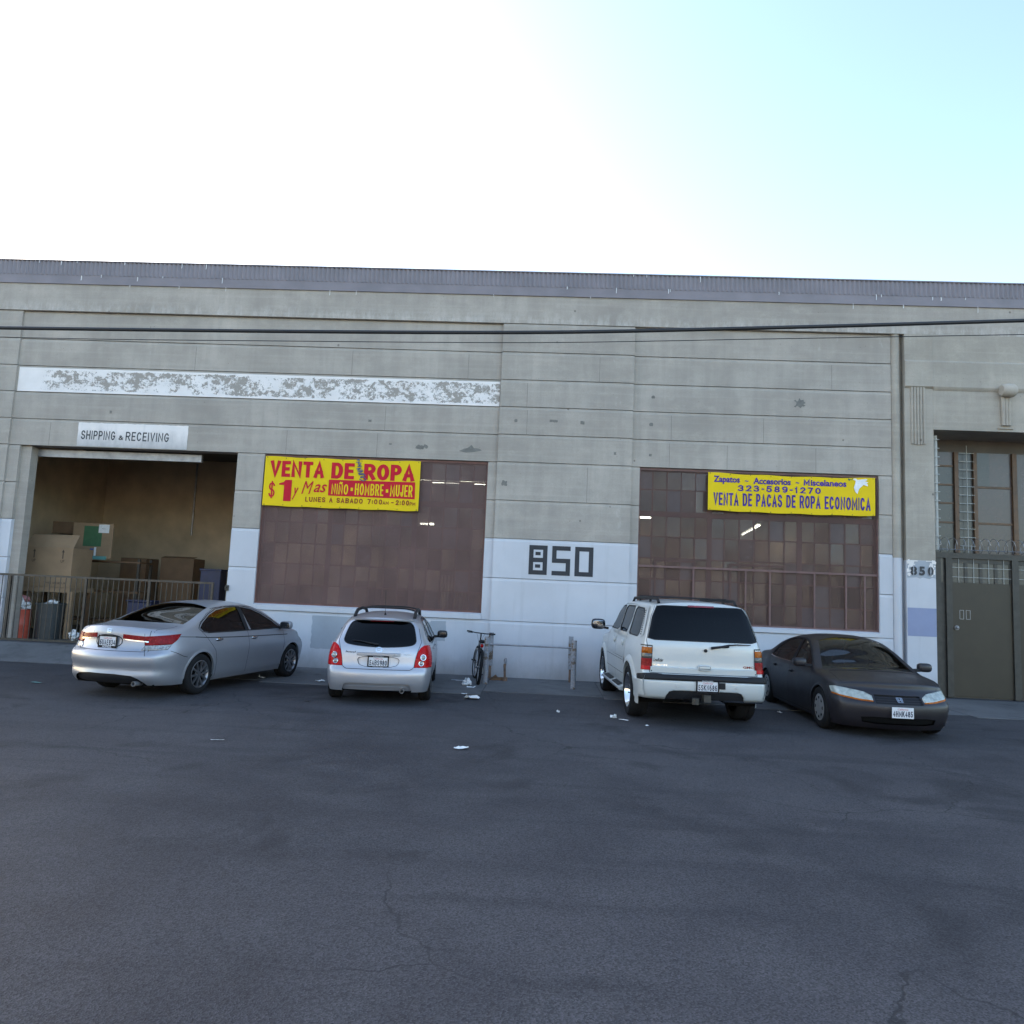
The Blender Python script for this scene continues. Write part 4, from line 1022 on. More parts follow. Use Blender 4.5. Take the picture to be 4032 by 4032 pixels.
# table carrying the tall box
PT = at(600, 2400, 1.2)
b_l = at(270 * .3003, 1980 + 1095 * .3003, 1.0); b_r = at(905 * .3003, 1980 + 1090 * .3003, 1.0); b_t = at(905 * .3003, 1980 + 590 * .3003, 1.0)
cw = b_r.x - b_l.x; zt_ = 1.50
tb = thing('work_table', ((b_l.x + b_r.x) / 2, 1.45, FZ), 'low timber pallet table under the tall cardboard box', 'table')
MB().box(-cw / 2 - 0.1, cw / 2 + 0.05, -0.5, 0.5, zt_ - FZ - 0.12, zt_ - FZ - 0.004).build('table_top', M['cardboard'], tb)
for sx in (-cw / 2, cw / 2 - 0.06):
    for sy in (-0.42, 0.36): MB().box(sx, sx + 0.09, sy, sy + 0.07, 0.0, zt_ - FZ - 0.12).build('leg', M['wood'], tb)
carton('tall cardboard box printed with UP arrows standing open behind the gate', ((b_l.x + b_r.x) / 2, 1.42, zt_), cw, 0.8, b_t.z - zt_, 0.0, 'cardboard', 0.32, 'up')
p = at(825 * .3003, 1980 + 390 * .3003, 2.6); carton('small cardboard box with a dark print on top of the stacked stock', (p.x, 2.9, p.z - 0.02), 0.66, 0.5, 0.32, 0, 'cardboard2')
p2 = at(1185 * .3003, 1980 + 740 * .3003, 2.4); q2 = at(1185 * .3003, 1980 + 265 * .3003, 2.4)
rk = thing('stock_rack', (p2.x + 0.2, 2.9, FZ), 'dim storage rack of stacked cartons behind the tall box', 'rack')
for sx in (-1.05, 1.0):
    for sy in (-0.3, 0.3): MB().box(sx - 0.03, sx + 0.03, sy - 0.03, sy + 0.03, 0, 2.0).build('upright', M['dark_steel'], rk)
for z in (0.35, 1.1, 1.88): MB().box(-1.1, 1.05, -0.34, 0.34, z, z + 0.05).build('shelf', M['wood'], rk)
pn = thing('display_board', ((p2.x), 2.4, p2.z), 'yellowish cardboard panel with green print and a white paper notice taped on', 'board')
bw = 0.54; bh = q2.z - p2.z
MB().box(-bw, bw, 0, 0.02, 0.03, bh).build('board_panel', M['cardboard'], pn)
MB().box(-bw * 0.45, bw * 0.45, -0.004, 0.0, bh * 0.36, bh * 0.92).build('green_print', M['green_print'], pn)
MB().box(bw * 0.28, bw * 0.80, -0.012, -0.008, bh * 0.74, bh * 0.97).build('paper_notice', M['paper'], pn)
t = MB(); fit_text(t, 'Please', bw * 0.45, bw * 0.62, bh * 0.845, bh * 0.865, -0.0135, 0.01); t.build('notice_text', M['print_black'], pn)
MB().add([(-bw * 0.20, -0.006, bh * 0.03), (bw * 0.02, -0.006, bh * 0.03), (bw * 0.12, -0.006, bh * 0.30), (-bw * 0.06, -0.006, bh * 0.30)], [(0, 1, 2, 3)]).build('blue_strip', M['blue_tape'], pn)
MB().box(bw * 0.14, bw * 0.24, -0.009, -0.006, bh * 0.10, bh * 0.34).build('white_strip', M['paper'], pn)
MB().box(-bw * 0.75, bw * 0.78, -0.05, 0.0, 0.0, 0.09).build('ledge', M['teal'], pn)
for i, (u, v, w, h, m, lb) in enumerate(((1000, 600, 0.62, 0.9, 'cardboard2', 'dark brown carton beside the rack in the dim dock'), (1310, 640, 0.80, 0.86, 'cardboard2', 'wide brown carton with folded lid deep in the dock'))):
    p = at(u * 0.5435, 2000 + v * 0.5435, 2.2); carton(lb, (p.x * 1.13, 4.6, FZ), w * 1.2, 0.7, at(u * 0.5435, 2000 + 350 * 0.5435, 2.2).z - FZ, 0, m, 0.05 if i else 0)
p = at(1500 * 0.5435, 2000 + 440 * 0.5435, 1.8)
bc = thing('plastic_crate', (p.x + 0.1, 2.0, FZ), 'navy plastic crate stacked near the right dock jamb', 'crate')
MB().box(-0.26, 0.26, -0.2, 0.2, 0.0, p.z - FZ).build('crate_body', M['navy'], bc, bevel=0.02); MB().box(-0.28, 0.28, -0.22, 0.22, p.z - FZ - 0.05, p.z - FZ + 0.0).build('crate_rim', M['navy'], bc, bevel=0.01)
p = at(1010 * 0.5435, 2000 + 700 * 0.5435, 1.0)
nb = thing('storage_tub', (p.x, 1.2, FZ), 'dark blue storage tub standing behind the gate bars', 'tub'); MB().prism([(-0.24, 0), (0.24, 0), (0.3, 0.95), (-0.3, 0.95)], 1, -0.22, 0.22).build('tub_body', M['navy'], nb, bevel=0.03); MB().box(-0.32, 0.32, -0.25, 0.25, 0.95, 0.99).build('tub_lid', M['navy'], nb, bevel=0.01)
# orange drum with rubbish, grey bin
o1 = at(230 * .3003, 1980 + 1700 * .3003, 0.45)
dr = thing('orange_drum', (o1.x, 0.50, FZ), 'orange red plastic drum heaped with crumpled paper just inside the dock', 'drum')
MB().lathe([(0.0, 0.0), (0.20, 0.0), (0.215, 0.04), (0.21, 0.3), (0.22, 0.33), (0.21, 0.36), (0.205, 0.66), (0.215, 0.68), (0.19, 0.68), (0.19, 0.1), (0.0, 0.1)], 2, 28).build('drum_shell', M['orange_plastic'], dr, smooth=40)
rp = random.Random(3)
def crumple(c, r, seed, fl=1.0):
    q = random.Random(seed); mb = MB(); mb.blob((0, 0, 0), r, r, r * fl, 2, 12, 8)
    vs = []
    for v in mb.v:
        k = 1 + q.uniform(-0.38, 0.3); vs.append((c[0] + v[0] * k, c[1] + v[1] * k, c[2] + v[2] * k))
    mb.v = vs; return mb
crumple((0.0, 0, 0.74), 0.17, 5, 0.7).build('crumpled_paper', M['paper'], dr); crumple((0.02, -0.02, 0.92), 0.13, 6, 0.6).build('pink_wrapping', M['pink_cloth'], dr)
sht = MB().add([(-0.14, -0.16, 0.84), (0.10, -0.18, 0.74), (0.14, -0.12, 0.86), (0.02, -0.10, 1.04), (-0.05, -0.11, 0.98)], [(0, 1, 2, 3, 4)]); sht.build('loose_sheet', M['paper'], dr)
o2 = at(565 * .3003, 1980 + 1720 * .3003, 0.55)
bn = thing('waste_bin', (o2.x, 0.72, FZ), 'round dark grey waste bin next to the orange drum', 'bin')
MB().lathe([(0.0, 0.0), (0.26, 0.0), (0.30, 0.8), (0.325, 0.8), (0.325, 0.84), (0.29, 0.84), (0.25, 0.06), (0.0, 0.06)], 2, 32).build('bin_shell', M['bin_plastic'], bn, smooth=40)
crumple((0.05, -0.02, 0.83), 0.15, 9, 0.5).build('rubbish', M['paper'], bn)
ps_ = at(770 * .3003, 1980 + 1690 * .3003, 0.6)
pw = thing('timber_prop', (ps_.x, 0.9, FZ), 'pale timber post propped beside the grey bin', 'post'); MB().box(-0.06, 0.06, -0.05, 0.05, 0, 1.12).build('post_shaft', M['cardboard'], pw, bevel=0.006)
lp_ = at(940 * .3003, 1980 + 1610 * .3003, 0.4); MBb = crumple((0, 0, 0.13), 0.11, 12, 1.1); tag(MBb.build('paper_sack', M['paper'], None, loc=(lp_.x, 0.5, FZ)), 'crumpled white paper sack on the dock floor behind the gate', 'sack')

# ------------------------------------------------------------------ lit strip lights and stock inside the shop
def strip_light(a, b, label):
    a = Vector(a); b = Vector(b); m_ = (a + b) / 2
    o = thing('strip_light', m_, label, 'light', 'lit strip lights inside the shop')
    d = (b - a) / 2; w = 0.05
    MB().cyl(-d, d, 0.026, 10).build('tube', M['tube_light'], o, smooth=60)
    up = Vector((0, 0, 0.07)); MB().bar(-d + up, d + up, 0.14, 0.05).build('housing', M['white_rod'], o)
    rd = MB()
    for k in (-0.7, 0.7): rd.cyl(d * k + up, d * k + Vector((0, 0, 8.66 - m_.z)), 0.006, 5)
    rd.build('hanger', M['steel'], o)
strip_light((-3.9, 5.0, 4.98), (-1.5, 5.0, 4.98), 'long strip light glowing behind the top right panes of the left window')
strip_light((-4.5, 7.05, 4.3), (-4.78, 10.07, 4.3), 'strip light seen end-on beside the banner of the left window')
strip_light((-3.75, 5.6, 3.78), (-3.35, 5.6, 3.78), 'short bright strip light low behind the middle of the left window')
strip_light((-2.55, 5.2, 3.17), (-2.30, 5.2, 3.17), 'tiny strip light behind the right hand panes of the left window')
strip_light((2.2, 5.0, 4.17), (3.06, 5.0, 4.17), 'strip light at the left edge of the diamond-screened window')
strip_light((6.79, 7.27, 4.3), (7.22, 10.9, 4.3), 'strip light running away from the diamond-screened window')
# clothes rail, pallets of bundles and cartons
cr_ = thing('clothes_rail', (-1.9, 1.3, 0.03), 'rail of hanging rust and beige clothes behind the left window', 'clothes rail')
MB().tube([(-0.7, 0, 0), (-0.7, 0, 2.2), (0.6, 0, 2.2), (0.6, 0, 0)], 0.02, 8).build('rail', M['steel'], cr_)
rc_ = random.Random(11)
for k in range(15):
    x = -0.62 + k * 0.082; L = rc_.uniform(0.75, 1.1); m = M[rc_.choice(['cloth_a', 'cloth_b', 'cloth_a', 'cloth_a'])]
    MB().prism([(-0.02, 2.16), (0.02, 2.16), (0.028, 2.16 - L), (-0.028, 2.16 - L)], 1, -0.22, 0.22).build('garment', m, cr_, loc=(x, 0, 0), bevel=0.008)
def stack(x, y, w, d, h, label, m, rz=0): 
    return carton(label, (x, y, 0.03), w, d, h, rz, m, group='cartons inside the shop')
stack(-6.0, 2.6, 0.9, 0.8, 1.75, 'pale carton stack low behind the left window', 'cardboard'); stack(-4.8, 3.2, 0.9, 0.8, 1.95, 'brown carton stack behind the middle of the left window', 'cardboard2'); stack(-3.5, 2.8, 1.0, 0.8, 1.6, 'low carton stack behind the left window', 'cardboard')
stack(6.9, 3.3, 1.3, 0.8, 2.05, 'tall carton stack behind the right end of the diamond-screened window', 'cardboard'); stack(5.6, 3.0, 1.1, 0.8, 1.75, 'carton stack behind the centre of the diamond-screened window', 'cardboard2', 0.1); stack(4.3, 3.4, 0.9, 0.8, 1.55, 'low carton stack next to the centre carton stack', 'cardboard'); stack(2.8, 3.2, 0.9, 0.8, 2.2, 'carton stack behind the left end of the diamond-screened window', 'cardboard', -0.08); stack(7.5, 4.6, 1.0, 0.9, 2.6, 'tallest brown carton stack in the back of the shop', 'cardboard2')

# ------------------------------------------------------------------ bollards and rail
def bollard(x, y, r, h, label, z0=0.0):
    o = thing('bollard', (x, y, 0), label, 'bollard', 'weathered grey posts by the bicycle')
    MB().lathe([(0.0, h + 0.004), (r - 0.008, h + 0.004), (r, h - 0.004), (r * 1.005, h * 0.5), (r, 0.0)], 2, 20).build('post_shaft', M['post'], o, smooth=40)
    return o
bollard(-1.085, -1.36, 0.050, 0.945, 'weathered grey pipe bollard right beside the bicycle wheel')
bollard(0.672, -1.52, 0.052, 0.955, 'weathered grey pipe bollard at the far end of the rail')
pb = thing('pipe_barrier', (-0.2, -0.42, 0), 'rusty square posts joined by a thin pipe rail in front of the white wall', 'barrier')
MB().box(-0.91, -0.81, -0.05, 0.05, 0.28, 0.985).build('rail_post', M['post'], pb, bevel=0.008); MB().box(0.80, 0.90, -0.05, 0.05, 0.28, 0.975).build('rail_post', M['post'], pb, bevel=0.008)
MB().cyl((-0.86, 0, 0.0), (-0.86, 0, 0.29), 0.03, 10).build('post_foot', M['rust'], pb); MB().cyl((0.85, 0, 0.0), (0.85, 0, 0.29), 0.03, 10).build('post_foot', M['rust'], pb)
MB().cyl((-0.88, -0.06, 0.735), (0.90, -0.06, 0.735), 0.019, 10).build('rail', M['steel'], pb, smooth=50)
so = thing('pipe_stub', (-0.72, -0.70, 0), 'short rusty valve stub sticking up from the pavement', 'pipe')
MB().cyl((0, 0, 0), (0.0, 0, 0.08), 0.055, 12).cyl((0, 0, 0.05), (-0.015, 0, 0.32), 0.026, 10).cyl((-0.015, 0, 0.30), (-0.01, 0, 0.36), 0.03, 10).build('stem', M['rust'], so, smooth=40)
MB().blob((-0.005, 0, 0.42), 0.035, 0.03, 0.07, 2.2).build('valve_cap', M['post'], so, smooth=60)
wd = thing('broken_wood', (-0.90, -0.62, 0), 'splintered reddish timber scraps lying by the pipe stub', 'wood')
MB().prism([(-0.16, 0), (0.14, 0.0), (0.12, 0.05), (0.02, 0.07), (-0.02, 0.12), (-0.10, 0.06)], 1, -0.05, 0.05).build('splinter', M['wood'], wd); MB().bar((-0.12, -0.08, 0.02), (0.20, 0.02, 0.035), 0.06, 0.03).build('splinter', M['wood'], wd); MB().bar((-0.05, 0.08, 0.03), (0.18, -0.05, 0.07), 0.05, 0.025).build('splinter', M['wood'], wd)

# ------------------------------------------------------------------ bicycle
def bicycle():
    R = 0.345; wb = 1.06
    hd = rad(98.5); rt = thing('bicycle', (-1.30, -0.98, 0.0), 'dark mountain bicycle with red rear light leaning on the grey bollard', 'bicycle')
    rt.rotation_mode = 'XYZ'; rt.rotation_euler = (rad(5.0), 0, hd)
    def W(x, steer=0.0):
        w = empty('wheel', (x, 0, R)); w.parent = rt; w.rotation_euler = (0, 0, steer)
        MB().tube([(R * 0.94 * math.cos(t), 0, R * 0.94 * math.sin(t)) for t in np.linspace(0, 2 * math.pi, 41)[:-1]], 0.030, 8, closed=True).build('tyre', M['rubber'], w, smooth=60)
        MB().tube([(R * 0.86 * math.cos(t), 0, R * 0.86 * math.sin(t)) for t in np.linspace(0, 2 * math.pi, 41)[:-1]], 0.011, 6, closed=True).build('rim', M['steel'], w, smooth=60)
        sp = MB()
        for k in range(28):
            t = 2 * math.pi * k / 28; s_ = 0.03 if k % 2 else -0.03
            sp.bar((0.02 * math.cos(t + 1.2), s_, 0.02 * math.sin(t + 1.2)), (R * 0.86 * math.cos(t), 0, R * 0.86 * math.sin(t)), 0.0025)
        sp.build('spokes', M['steel'], w); MB().cyl((0, -0.06, 0), (0, 0.06, 0), 0.02, 10).build('hub', M['steel'], w)
    W(-wb / 2); W(wb / 2, rad(7))
    bb_ = Vector((-0.10, 0, 0.30)); st_ = Vector((-0.24, 0, 0.70)); hd1 = Vector((0.33, 0, 0.78)); hd0 = Vector((0.37, 0, 0.66)); ra = Vector((-wb / 2, 0, R)); fa = Vector((wb / 2, 0, R))
    f = MB(); f.tube([bb_, st_], 0.017); f.tube([st_, hd1], 0.017); f.tube([bb_, hd0], 0.021); f.tube([hd1 + Vector((-0.01, 0, 0.03)), hd0 + Vector((0.01, 0, -0.03))], 0.022)
    for y in (-0.06, 0.06):
        f.tube([bb_ + Vector((-0.03, y * 0.6, 0)), ra + Vector((0, y, 0))], 0.010); f.tube([st_ + Vector((0, y * 0.5, -0.03)), ra + Vector((0, y, 0))], 0.009)
    f.build('frame', M['gloss_black'], rt, smooth=50)
    k = MB()
    for y in (-0.055, 0.055): k.tube([hd0 + Vector((0.01, y, -0.03)), fa + Vector((0, y, 0))], 0.015)
    k.bar(hd0 + Vector((0.01, -0.07, -0.03)), hd0 + Vector((0.01, 0.07, -0.03)), 0.04); k.build('fork', M['steel'], rt, smooth=50)
    k = MB(); k.tube([hd1 + Vector((-0.01, 0, 0.02)), (0.30, 0, 0.93), (0.36, 0, 0.965)], 0.016); k.tube([(0.36, -0.30, 0.985), (0.36, -0.12, 0.97), (0.36, 0.12, 0.97), (0.36, 0.30, 0.985)], 0.012)
    hb = k.build('handlebar', M['gloss_black'], rt, smooth=50)
    for y in (-0.25, 0.25): MB().cyl((0.36, y - 0.055, 0.981), (0.36, y + 0.055, 0.984), 0.017, 10).build('grip', M['rubber'], hb, smooth=50); MB().tube([(0.37, y * 0.7, 0.975), (0.42, y * 0.72, 0.955), (0.41, y * 1.1, 0.95)], 0.006, 6).build('brake_lever', M['black_plastic'], hb)
    k = MB()
    for y in (-0.06, 0.06): k.tube([(0.40, y * 1.5, 0.96), (0.46, y, 0.90), (0.42, y * 0.4, 0.78), (0.38, y * 0.3, 0.70)], 0.003, 5)
    k.build('brake_cable', M['cable'], rt)
    MB().tube([st_, st_ + Vector((-0.04, 0, 0.13))], 0.013).build('seat_post', M['steel'], rt)
    MB().blob((-0.31, 0, 0.84), 0.10, 0.075, 0.035, 2.5).blob((-0.18, 0, 0.845), 0.12, 0.03, 0.025, 2.3).build('saddle', M['black_plastic'], rt, smooth=60)
    MB().blob((-0.335, 0, 0.755), 0.018, 0.032, 0.038, 2.6).build('rear_light', M['bright_red'], rt, smooth=60)
    ck = MB(); ck.cyl((bb_.x, -0.06, bb_.z), (bb_.x, 0.06, bb_.z), 0.022, 10)
    a = rad(-60)
    for y, s_ in ((-0.075, 1), (0.075, -1)):
        e = bb_ + Vector((0.17 * math.cos(a) * s_, y, 0.17 * math.sin(a) * s_)); ck.bar(bb_ + Vector((0, y, 0)), e, 0.022, 0.012)
    ck = ck.build('crank', M['steel'], rt)
    for y, s_ in ((-0.12, 1), (0.12, -1)):
        e = bb_ + Vector((0.17 * math.cos(a) * s_, y, 0.17 * math.sin(a) * s_)); MB().box(e.x - 0.05, e.x + 0.05, e.y - 0.045, e.y + 0.045, e.z - 0.012, e.z + 0.012).build('pedal', M['black_plastic'], ck, bevel=0.004)
    MB().lathe([(0.085, -0.004), (0.10, -0.002), (0.10, 0.002), (0.085, 0.004), (0.085, -0.004)], 1, 28, (bb_.x, -0.05, bb_.z)).build('chainring', M['steel'], rt)
    k = MB().tube([(bb_.x, -0.05, bb_.z + 0.095), (ra.x, -0.05, ra.z + 0.04)], 0.005, 5).tube([(bb_.x, -0.05, bb_.z - 0.095), (ra.x, -0.05, ra.z - 0.06)], 0.005, 5); k.build('chain', M['dark_steel'], rt)
    MB().lathe([(0.0, -0.05), (0.045, -0.05), (0.05, -0.03), (0.0, -0.03)], 1, 16, (ra.x, 0, ra.z)).build('cassette', M['dark_steel'], rt)
bicycle()

# ------------------------------------------------------------------ litter on the asphalt
def scrap(x, y, sx, sy, seed, label, m='paper', lift=0.02, cat='paper scrap', rz=0.0):
    q = random.Random(seed); n_ = 4; mb = MB(); vs = []
    for j in range(n_ + 1):
        for i in range(n_ + 1):
            vs.append(((i / n_ - 0.5) * sx + q.uniform(-0.1, 0.1) * sx, (j / n_ - 0.5) * sy + q.uniform(-0.1, 0.1) * sy, 0.012 + abs(q.gauss(0, 1)) * lift))
    mb.add(vs, [(j * 5 + i, j * 5 + i + 1, j * 5 + i + 6, j * 5 + i + 5) for j in range(4) for i in range(4)])
    o = mb.build('paper_scrap', M[m], None, loc=(x, y, 0.0)); o.rotation_euler = (0, 0, rz)
    return tag(o, label, cat, 'scraps scattered on the ground')
bgm = crumple((0, 0, 0.07), 0.10, 21, 0.75); tag(bgm.build('paper_scrap', M['paper'], None, loc=(-1.40, -1.78, 0)), 'white crumpled paper bag beside the bicycle wheel', 'paper scrap', 'scraps scattered on the ground')
scrap(-1.62, -1.02, 0.34, 0.16, 22, 'flat grey paper sheet lying left of the bicycle', 'grey_patch', 0.004, rz=0.3)
scrap(-1.31, -2.05, 0.16, 0.08, 23, 'torn white scrap next to the crumpled bag', lift=0.01)
scrap(-1.15, -3.50, 0.26, 0.2, 24, 'crumpled white tissue on the asphalt in front of the bicycle', lift=0.022)
scrap(-1.33, -2.99, 0.10, 0.05, 25, 'small white paper bit between tissue and bag', lift=0.008)
scrap(-4.17, -2.31, 0.16, 0.09, 26, 'white wrapper on the ground between the two silver cars', lift=0.02)
scrap(-0.89, -7.59, 0.16, 0.08, 27, 'pale crushed wrapper lying alone out on the open asphalt', lift=0.02, rz=0.5)
scrap(1.16, -4.82, 0.09, 0.07, 28, 'white scrap on the asphalt left of the white truck wheel', lift=0.03)
scrap(1.30, -4.95, 0.16, 0.03, 29, 'thin white stick-like scrap beside the white truck wheel', lift=0.006, rz=-0.6)
scrap(0.32, -4.55, 0.05, 0.05, 30, 'tiny pale chip on the asphalt in front of the pipe rail', lift=0.02)
scrap(-8.40, -3.10, 0.12, 0.07, 31, 'white scrap behind the bumper of the silver saloon', lift=0.02)
scrap(-8.42, -4.19, 0.18, 0.06, 32, 'flattened greenish wrapper on the asphalt before the loading dock', 'teal', 0.004)
scrap(-3.71, -7.83, 0.15, 0.02, 33, 'thin white stick lying on the open asphalt', lift=0.004, rz=0.15)
scrap(4.13, -3.38, 0.08, 0.05, 34, 'white paper bit between the truck and the black saloon', lift=0.02)
scrap(-3.65, -4.69, 0.10, 0.05, 35, 'dark flattened scrap behind the hatchback wheel', 'print_black', 0.004)
scrap(1.60, -5.37, 0.06, 0.03, 36, 'pale sliver on the asphalt behind the white truck', lift=0.006)
scrap(-5.35, -2.15, 0.14, 0.06, 37, 'white paper scrap by the front wheel of the silver saloon', lift=0.015)
# ------------------------------------------------------------------ car body kit
def inpoly(p, P):
    c = False; j = len(P) - 1
    for i in range(len(P)):
        if (P[i][1] > p[1]) != (P[j][1] > p[1]) and p[0] < (P[j][0] - P[i][0]) * (p[1] - P[i][1]) / (P[j][1] - P[i][1]) + P[i][0]: c = not c
        j = i
    return c

def smooth_poly(P, n=3, w=0.25):
    """rounded corners (Chaikin)"""
    for _ in range(n):
        Q = []
        for i in range(len(P)):
            a = P[i]; b = P[(i + 1) % len(P)]
            Q.append((a[0] * (1 - w) + b[0] * w, a[1] * (1 - w) + b[1] * w)); Q.append((a[0] * w + b[0] * (1 - w), a[1] * w + b[1] * (1 - w)))
        P = Q
    return P

class Car:
    """body shell from side, plan and section curves; x forward, y left, z up, origin on the ground mid-wheelbase"""
    def __init__(s, S):
        s.S = S
        xr, xf, top, drop, W, sec, zb = [pchip(S[k]) for k in ('rear', 'front', 'top', 'drop', 'plan', 'section', 'bottom')]
        p = S.get('crown', 2.6)
        ze = lambda x: top(x) - drop(x)
        xa = S['rear'][-1][1]
        for _ in range(30): xa = xr(ze(xa))
        xb = S['front'][-1][1]
        for _ in range(30): xb = xf(ze(xb))
        rxr, ryr = S['rcorner']; rxf, ryf = S['fcorner']; bwr, bwf = S['rbow'], S['fbow']
        def Y(x, z):
            y = W(x) * sec(z)
            e = x - xr(z)
            if e < rxr: y -= ryr * (1 - math.sqrt(max(0, 1 - (1 - max(e, 0) / rxr) ** 2)))
            e = xf(z) - x
            if e < rxf: y -= ryf * (1 - math.sqrt(max(0, 1 - (1 - max(e, 0) / rxf) ** 2)))
            return max(y, 0.02)
        s.Y = Y; s.ze = ze
        Ns, Nt, Nc = S.get('Ns', 110), 30, 12
        ss = []
        for i in range(Ns + 1):
            t = i / Ns; ss.append(0.55 * t + 0.45 * (0.5 - 0.5 * math.cos(math.pi * t)))
        bm = bmesh.new(); G = []
        def blend(d, L): 
            t = max(0.0, 1 - d / L); return t * t * (3 - 2 * t)
        for i, q in enumerate(ss):
            xn = xa + (xb - xa) * q
            wr = blend(xn - xa, 1.0); wf = blend(xb - xn, 1.0)
            zl = zb(xn); zh = ze(xn); row = []
            left = []
            for j in range(Nt + 1):
                z = zl + (zh - zl) * j / Nt
                x = xn + wr * (xr(z) - xa) + wf * (xf(z) - xb)
                left.append((x, Y(x, z), z))
            tp = []
            xe, ye, _ = left[-1]
            for c in range(1, 2 * Nc):
                yf = 1 - c / Nc
                dx = -bwr * (1 - yf * yf) * blend(xn - xa, 0.6) + bwf * (1 - yf * yf) * blend(xb - xn, 0.6)
                tp.append((xe + dx, ye * yf, top(xe) - drop(xe) * abs(yf) ** p))
            row = left + tp + [(a, -b, c) for a, b, c in reversed(left)]
            G.append([bm.verts.new(v) for v in row])
        K = len(G[0])
        for i in range(Ns):
            for k in range(K - 1): bm.faces.new((G[i][k], G[i + 1][k], G[i + 1][k + 1], G[i][k + 1]))
        def cap(col, xfun, bow, xref, flip):
            rows = []
            for j in range(Nt + 1):
                if j == Nt: rows.append(col[Nt:Nt + 2 * Nc + 1]); continue
                r = [col[j]]
                for c in range(1, 2 * Nc):
                    yf = 1 - c / Nc
                    zt_ = top(xref) - drop(xref) * abs(yf) ** p
                    z = zb(xref) + (zt_ - zb(xref)) * j / Nt
                    x0 = xfun(z); y = Y(x0, z) * yf
                    r.append(bm.verts.new((x0 + bow * (1 - yf * yf), y, z)))
                r.append(col[K - 1 - j]); rows.append(r)
            for j in range(Nt):
                for c in range(2 * Nc):
                    f = (rows[j][c], rows[j][c + 1], rows[j + 1][c + 1], rows[j + 1][c])
                    bm.faces.new(f)
        cap(G[0], xr, -bwr, xa, False); cap(G[-1], xf, bwf, xb, True)
        bmesh.ops.recalc_face_normals(bm, faces=bm.faces)
        # outward?
        bm.faces.ensure_lookup_table()
        f = max(bm.faces, key=lambda f: f.calc_center_median().z)
        if f.normal.z < 0: bmesh.ops.reverse_faces(bm, faces=bm.faces)
        for _ in range(S.get('smooth', 3)):
            bmesh.ops.smooth_vert(bm, verts=[v for v in bm.verts if not v.is_boundary], factor=0.5, use_axis_x=True, use_axis_y=True, use_axis_z=True)
        if 'warp' in S:
            for v in bm.verts: v.co = Vector(S['warp'](*v.co))
        bm.normal_update()
        s.bm = bm
        s.lay = bm.faces.layers.int.new('part')
        s.names = {0: 'body'}
        s.bvh = BVHTree.FromBMesh(bm)
        s.orig = bm.copy()
        s.root = None
    # ---- queries on the uncut shell
    def side(s, x, z, sg=-1):
        h = s.bvh.ray_cast(Vector((x, sg * 4, z)), Vector((0, -sg, 0)))
        return (h[0], h[1]) if h[0] is not None else (Vector((x, sg * s.Y(x, z), z)), Vector((0, sg, 0)))
    def rear(s, y, z):
        h = s.bvh.ray_cast(Vector((-5, y, z)), Vector((1, 0, 0)))
        return (h[0], h[1]) if h[0] is not None else (Vector((-2.2, y, z)), Vector((-1, 0, 0)))
    def front(s, y, z):
        h = s.bvh.ray_cast(Vector((5, y, z)), Vector((-1, 0, 0)))
        return (h[0], h[1]) if h[0] is not None else (Vector((2.2, y, z)), Vector((1, 0, 0)))
    def above(s, x, y):
        h = s.bvh.ray_cast(Vector((x, y, 4)), Vector((0, 0, -1)))
        return (h[0], h[1]) if h[0] is not None else (Vector((x, y, 1)), Vector((0, 0, 1)))
    # ---- cutting
    def cut(s, name, poly, view, keep=None):
        """cut the outline (h, z) out of the shell, seen along view (a compass angle in degrees: 0 from the front, 180 from behind,
        -90 from the right side, 90 from the left, 'top' from above); faces inside become part `name`"""
        bm = s.bm
        if view == 'top': d = Vector((0, 0, 1)); a = Vector((1, 0, 0)); b = Vector((0, 1, 0))
        else:
            t = rad(view); d = Vector((math.cos(t), math.sin(t), 0)); b = Vector((0, 0, 1)); a = Vector((-math.sin(t), math.cos(t), 0))
        lo = (min(p[0] for p in poly) - 0.01, min(p[1] for p in poly) - 0.01); hi = (max(p[0] for p in poly) + 0.01, max(p[1] for p in poly) + 0.01)
        def cand():
            out = []
            for f in bm.faces:
                if f.normal.dot(d) < 0.03 or f[s.lay] != 0: continue
                if keep and not keep(f.calc_center_median()): continue
                us = [v.co.dot(a) for v in f.verts]; ws = [v.co.dot(b) for v in f.verts]
                if max(us) < lo[0] or min(us) > hi[0] or max(ws) < lo[1] or min(ws) > hi[1]: continue
                out.append(f)
            return out
        F = cand()
        n = len(poly)
        for i in range(n):
            p, q = poly[i], poly[(i + 1) % n]
            ex = (min(p[0], q[0]) - 0.004, max(p[0], q[0]) + 0.004, min(p[1], q[1]) - 0.004, max(p[1], q[1]) + 0.004)
            G = []
            for f in F:
                us = [v.co.dot(a) for v in f.verts]; ws = [v.co.dot(b) for v in f.verts]
                if max(us) < ex[0] or min(us) > ex[1] or max(ws) < ex[2] or min(ws) > ex[3]: continue
                G.append(f)
            if not G: continue
            e = Vector((q[0] - p[0], q[1] - p[1]))
            if e.length < 1e-6: continue
            no = (a * e.y - b * e.x).normalized(); co = a * p[0] + b * p[1]
            geom = G + list({e_ for f in G for e_ in f.edges}) + list({v for f in G for v in f.verts})
            res = bmesh.ops.bisect_plane(bm, geom=geom, plane_co=co, plane_no=no, dist=1e-5)
            gs = set(G); new = {g_ for g_ in res['geom'] if isinstance(g_, bmesh.types.BMFace)}
            F = list({f for f in F if f not in gs and f.is_valid} | {f for f in new if f.is_valid} | {f for f in gs if f.is_valid})
        idx = next((k for k, v in s.names.items() if v == name), None)
        if idx is None: idx = len(s.names); s.names[idx] = name
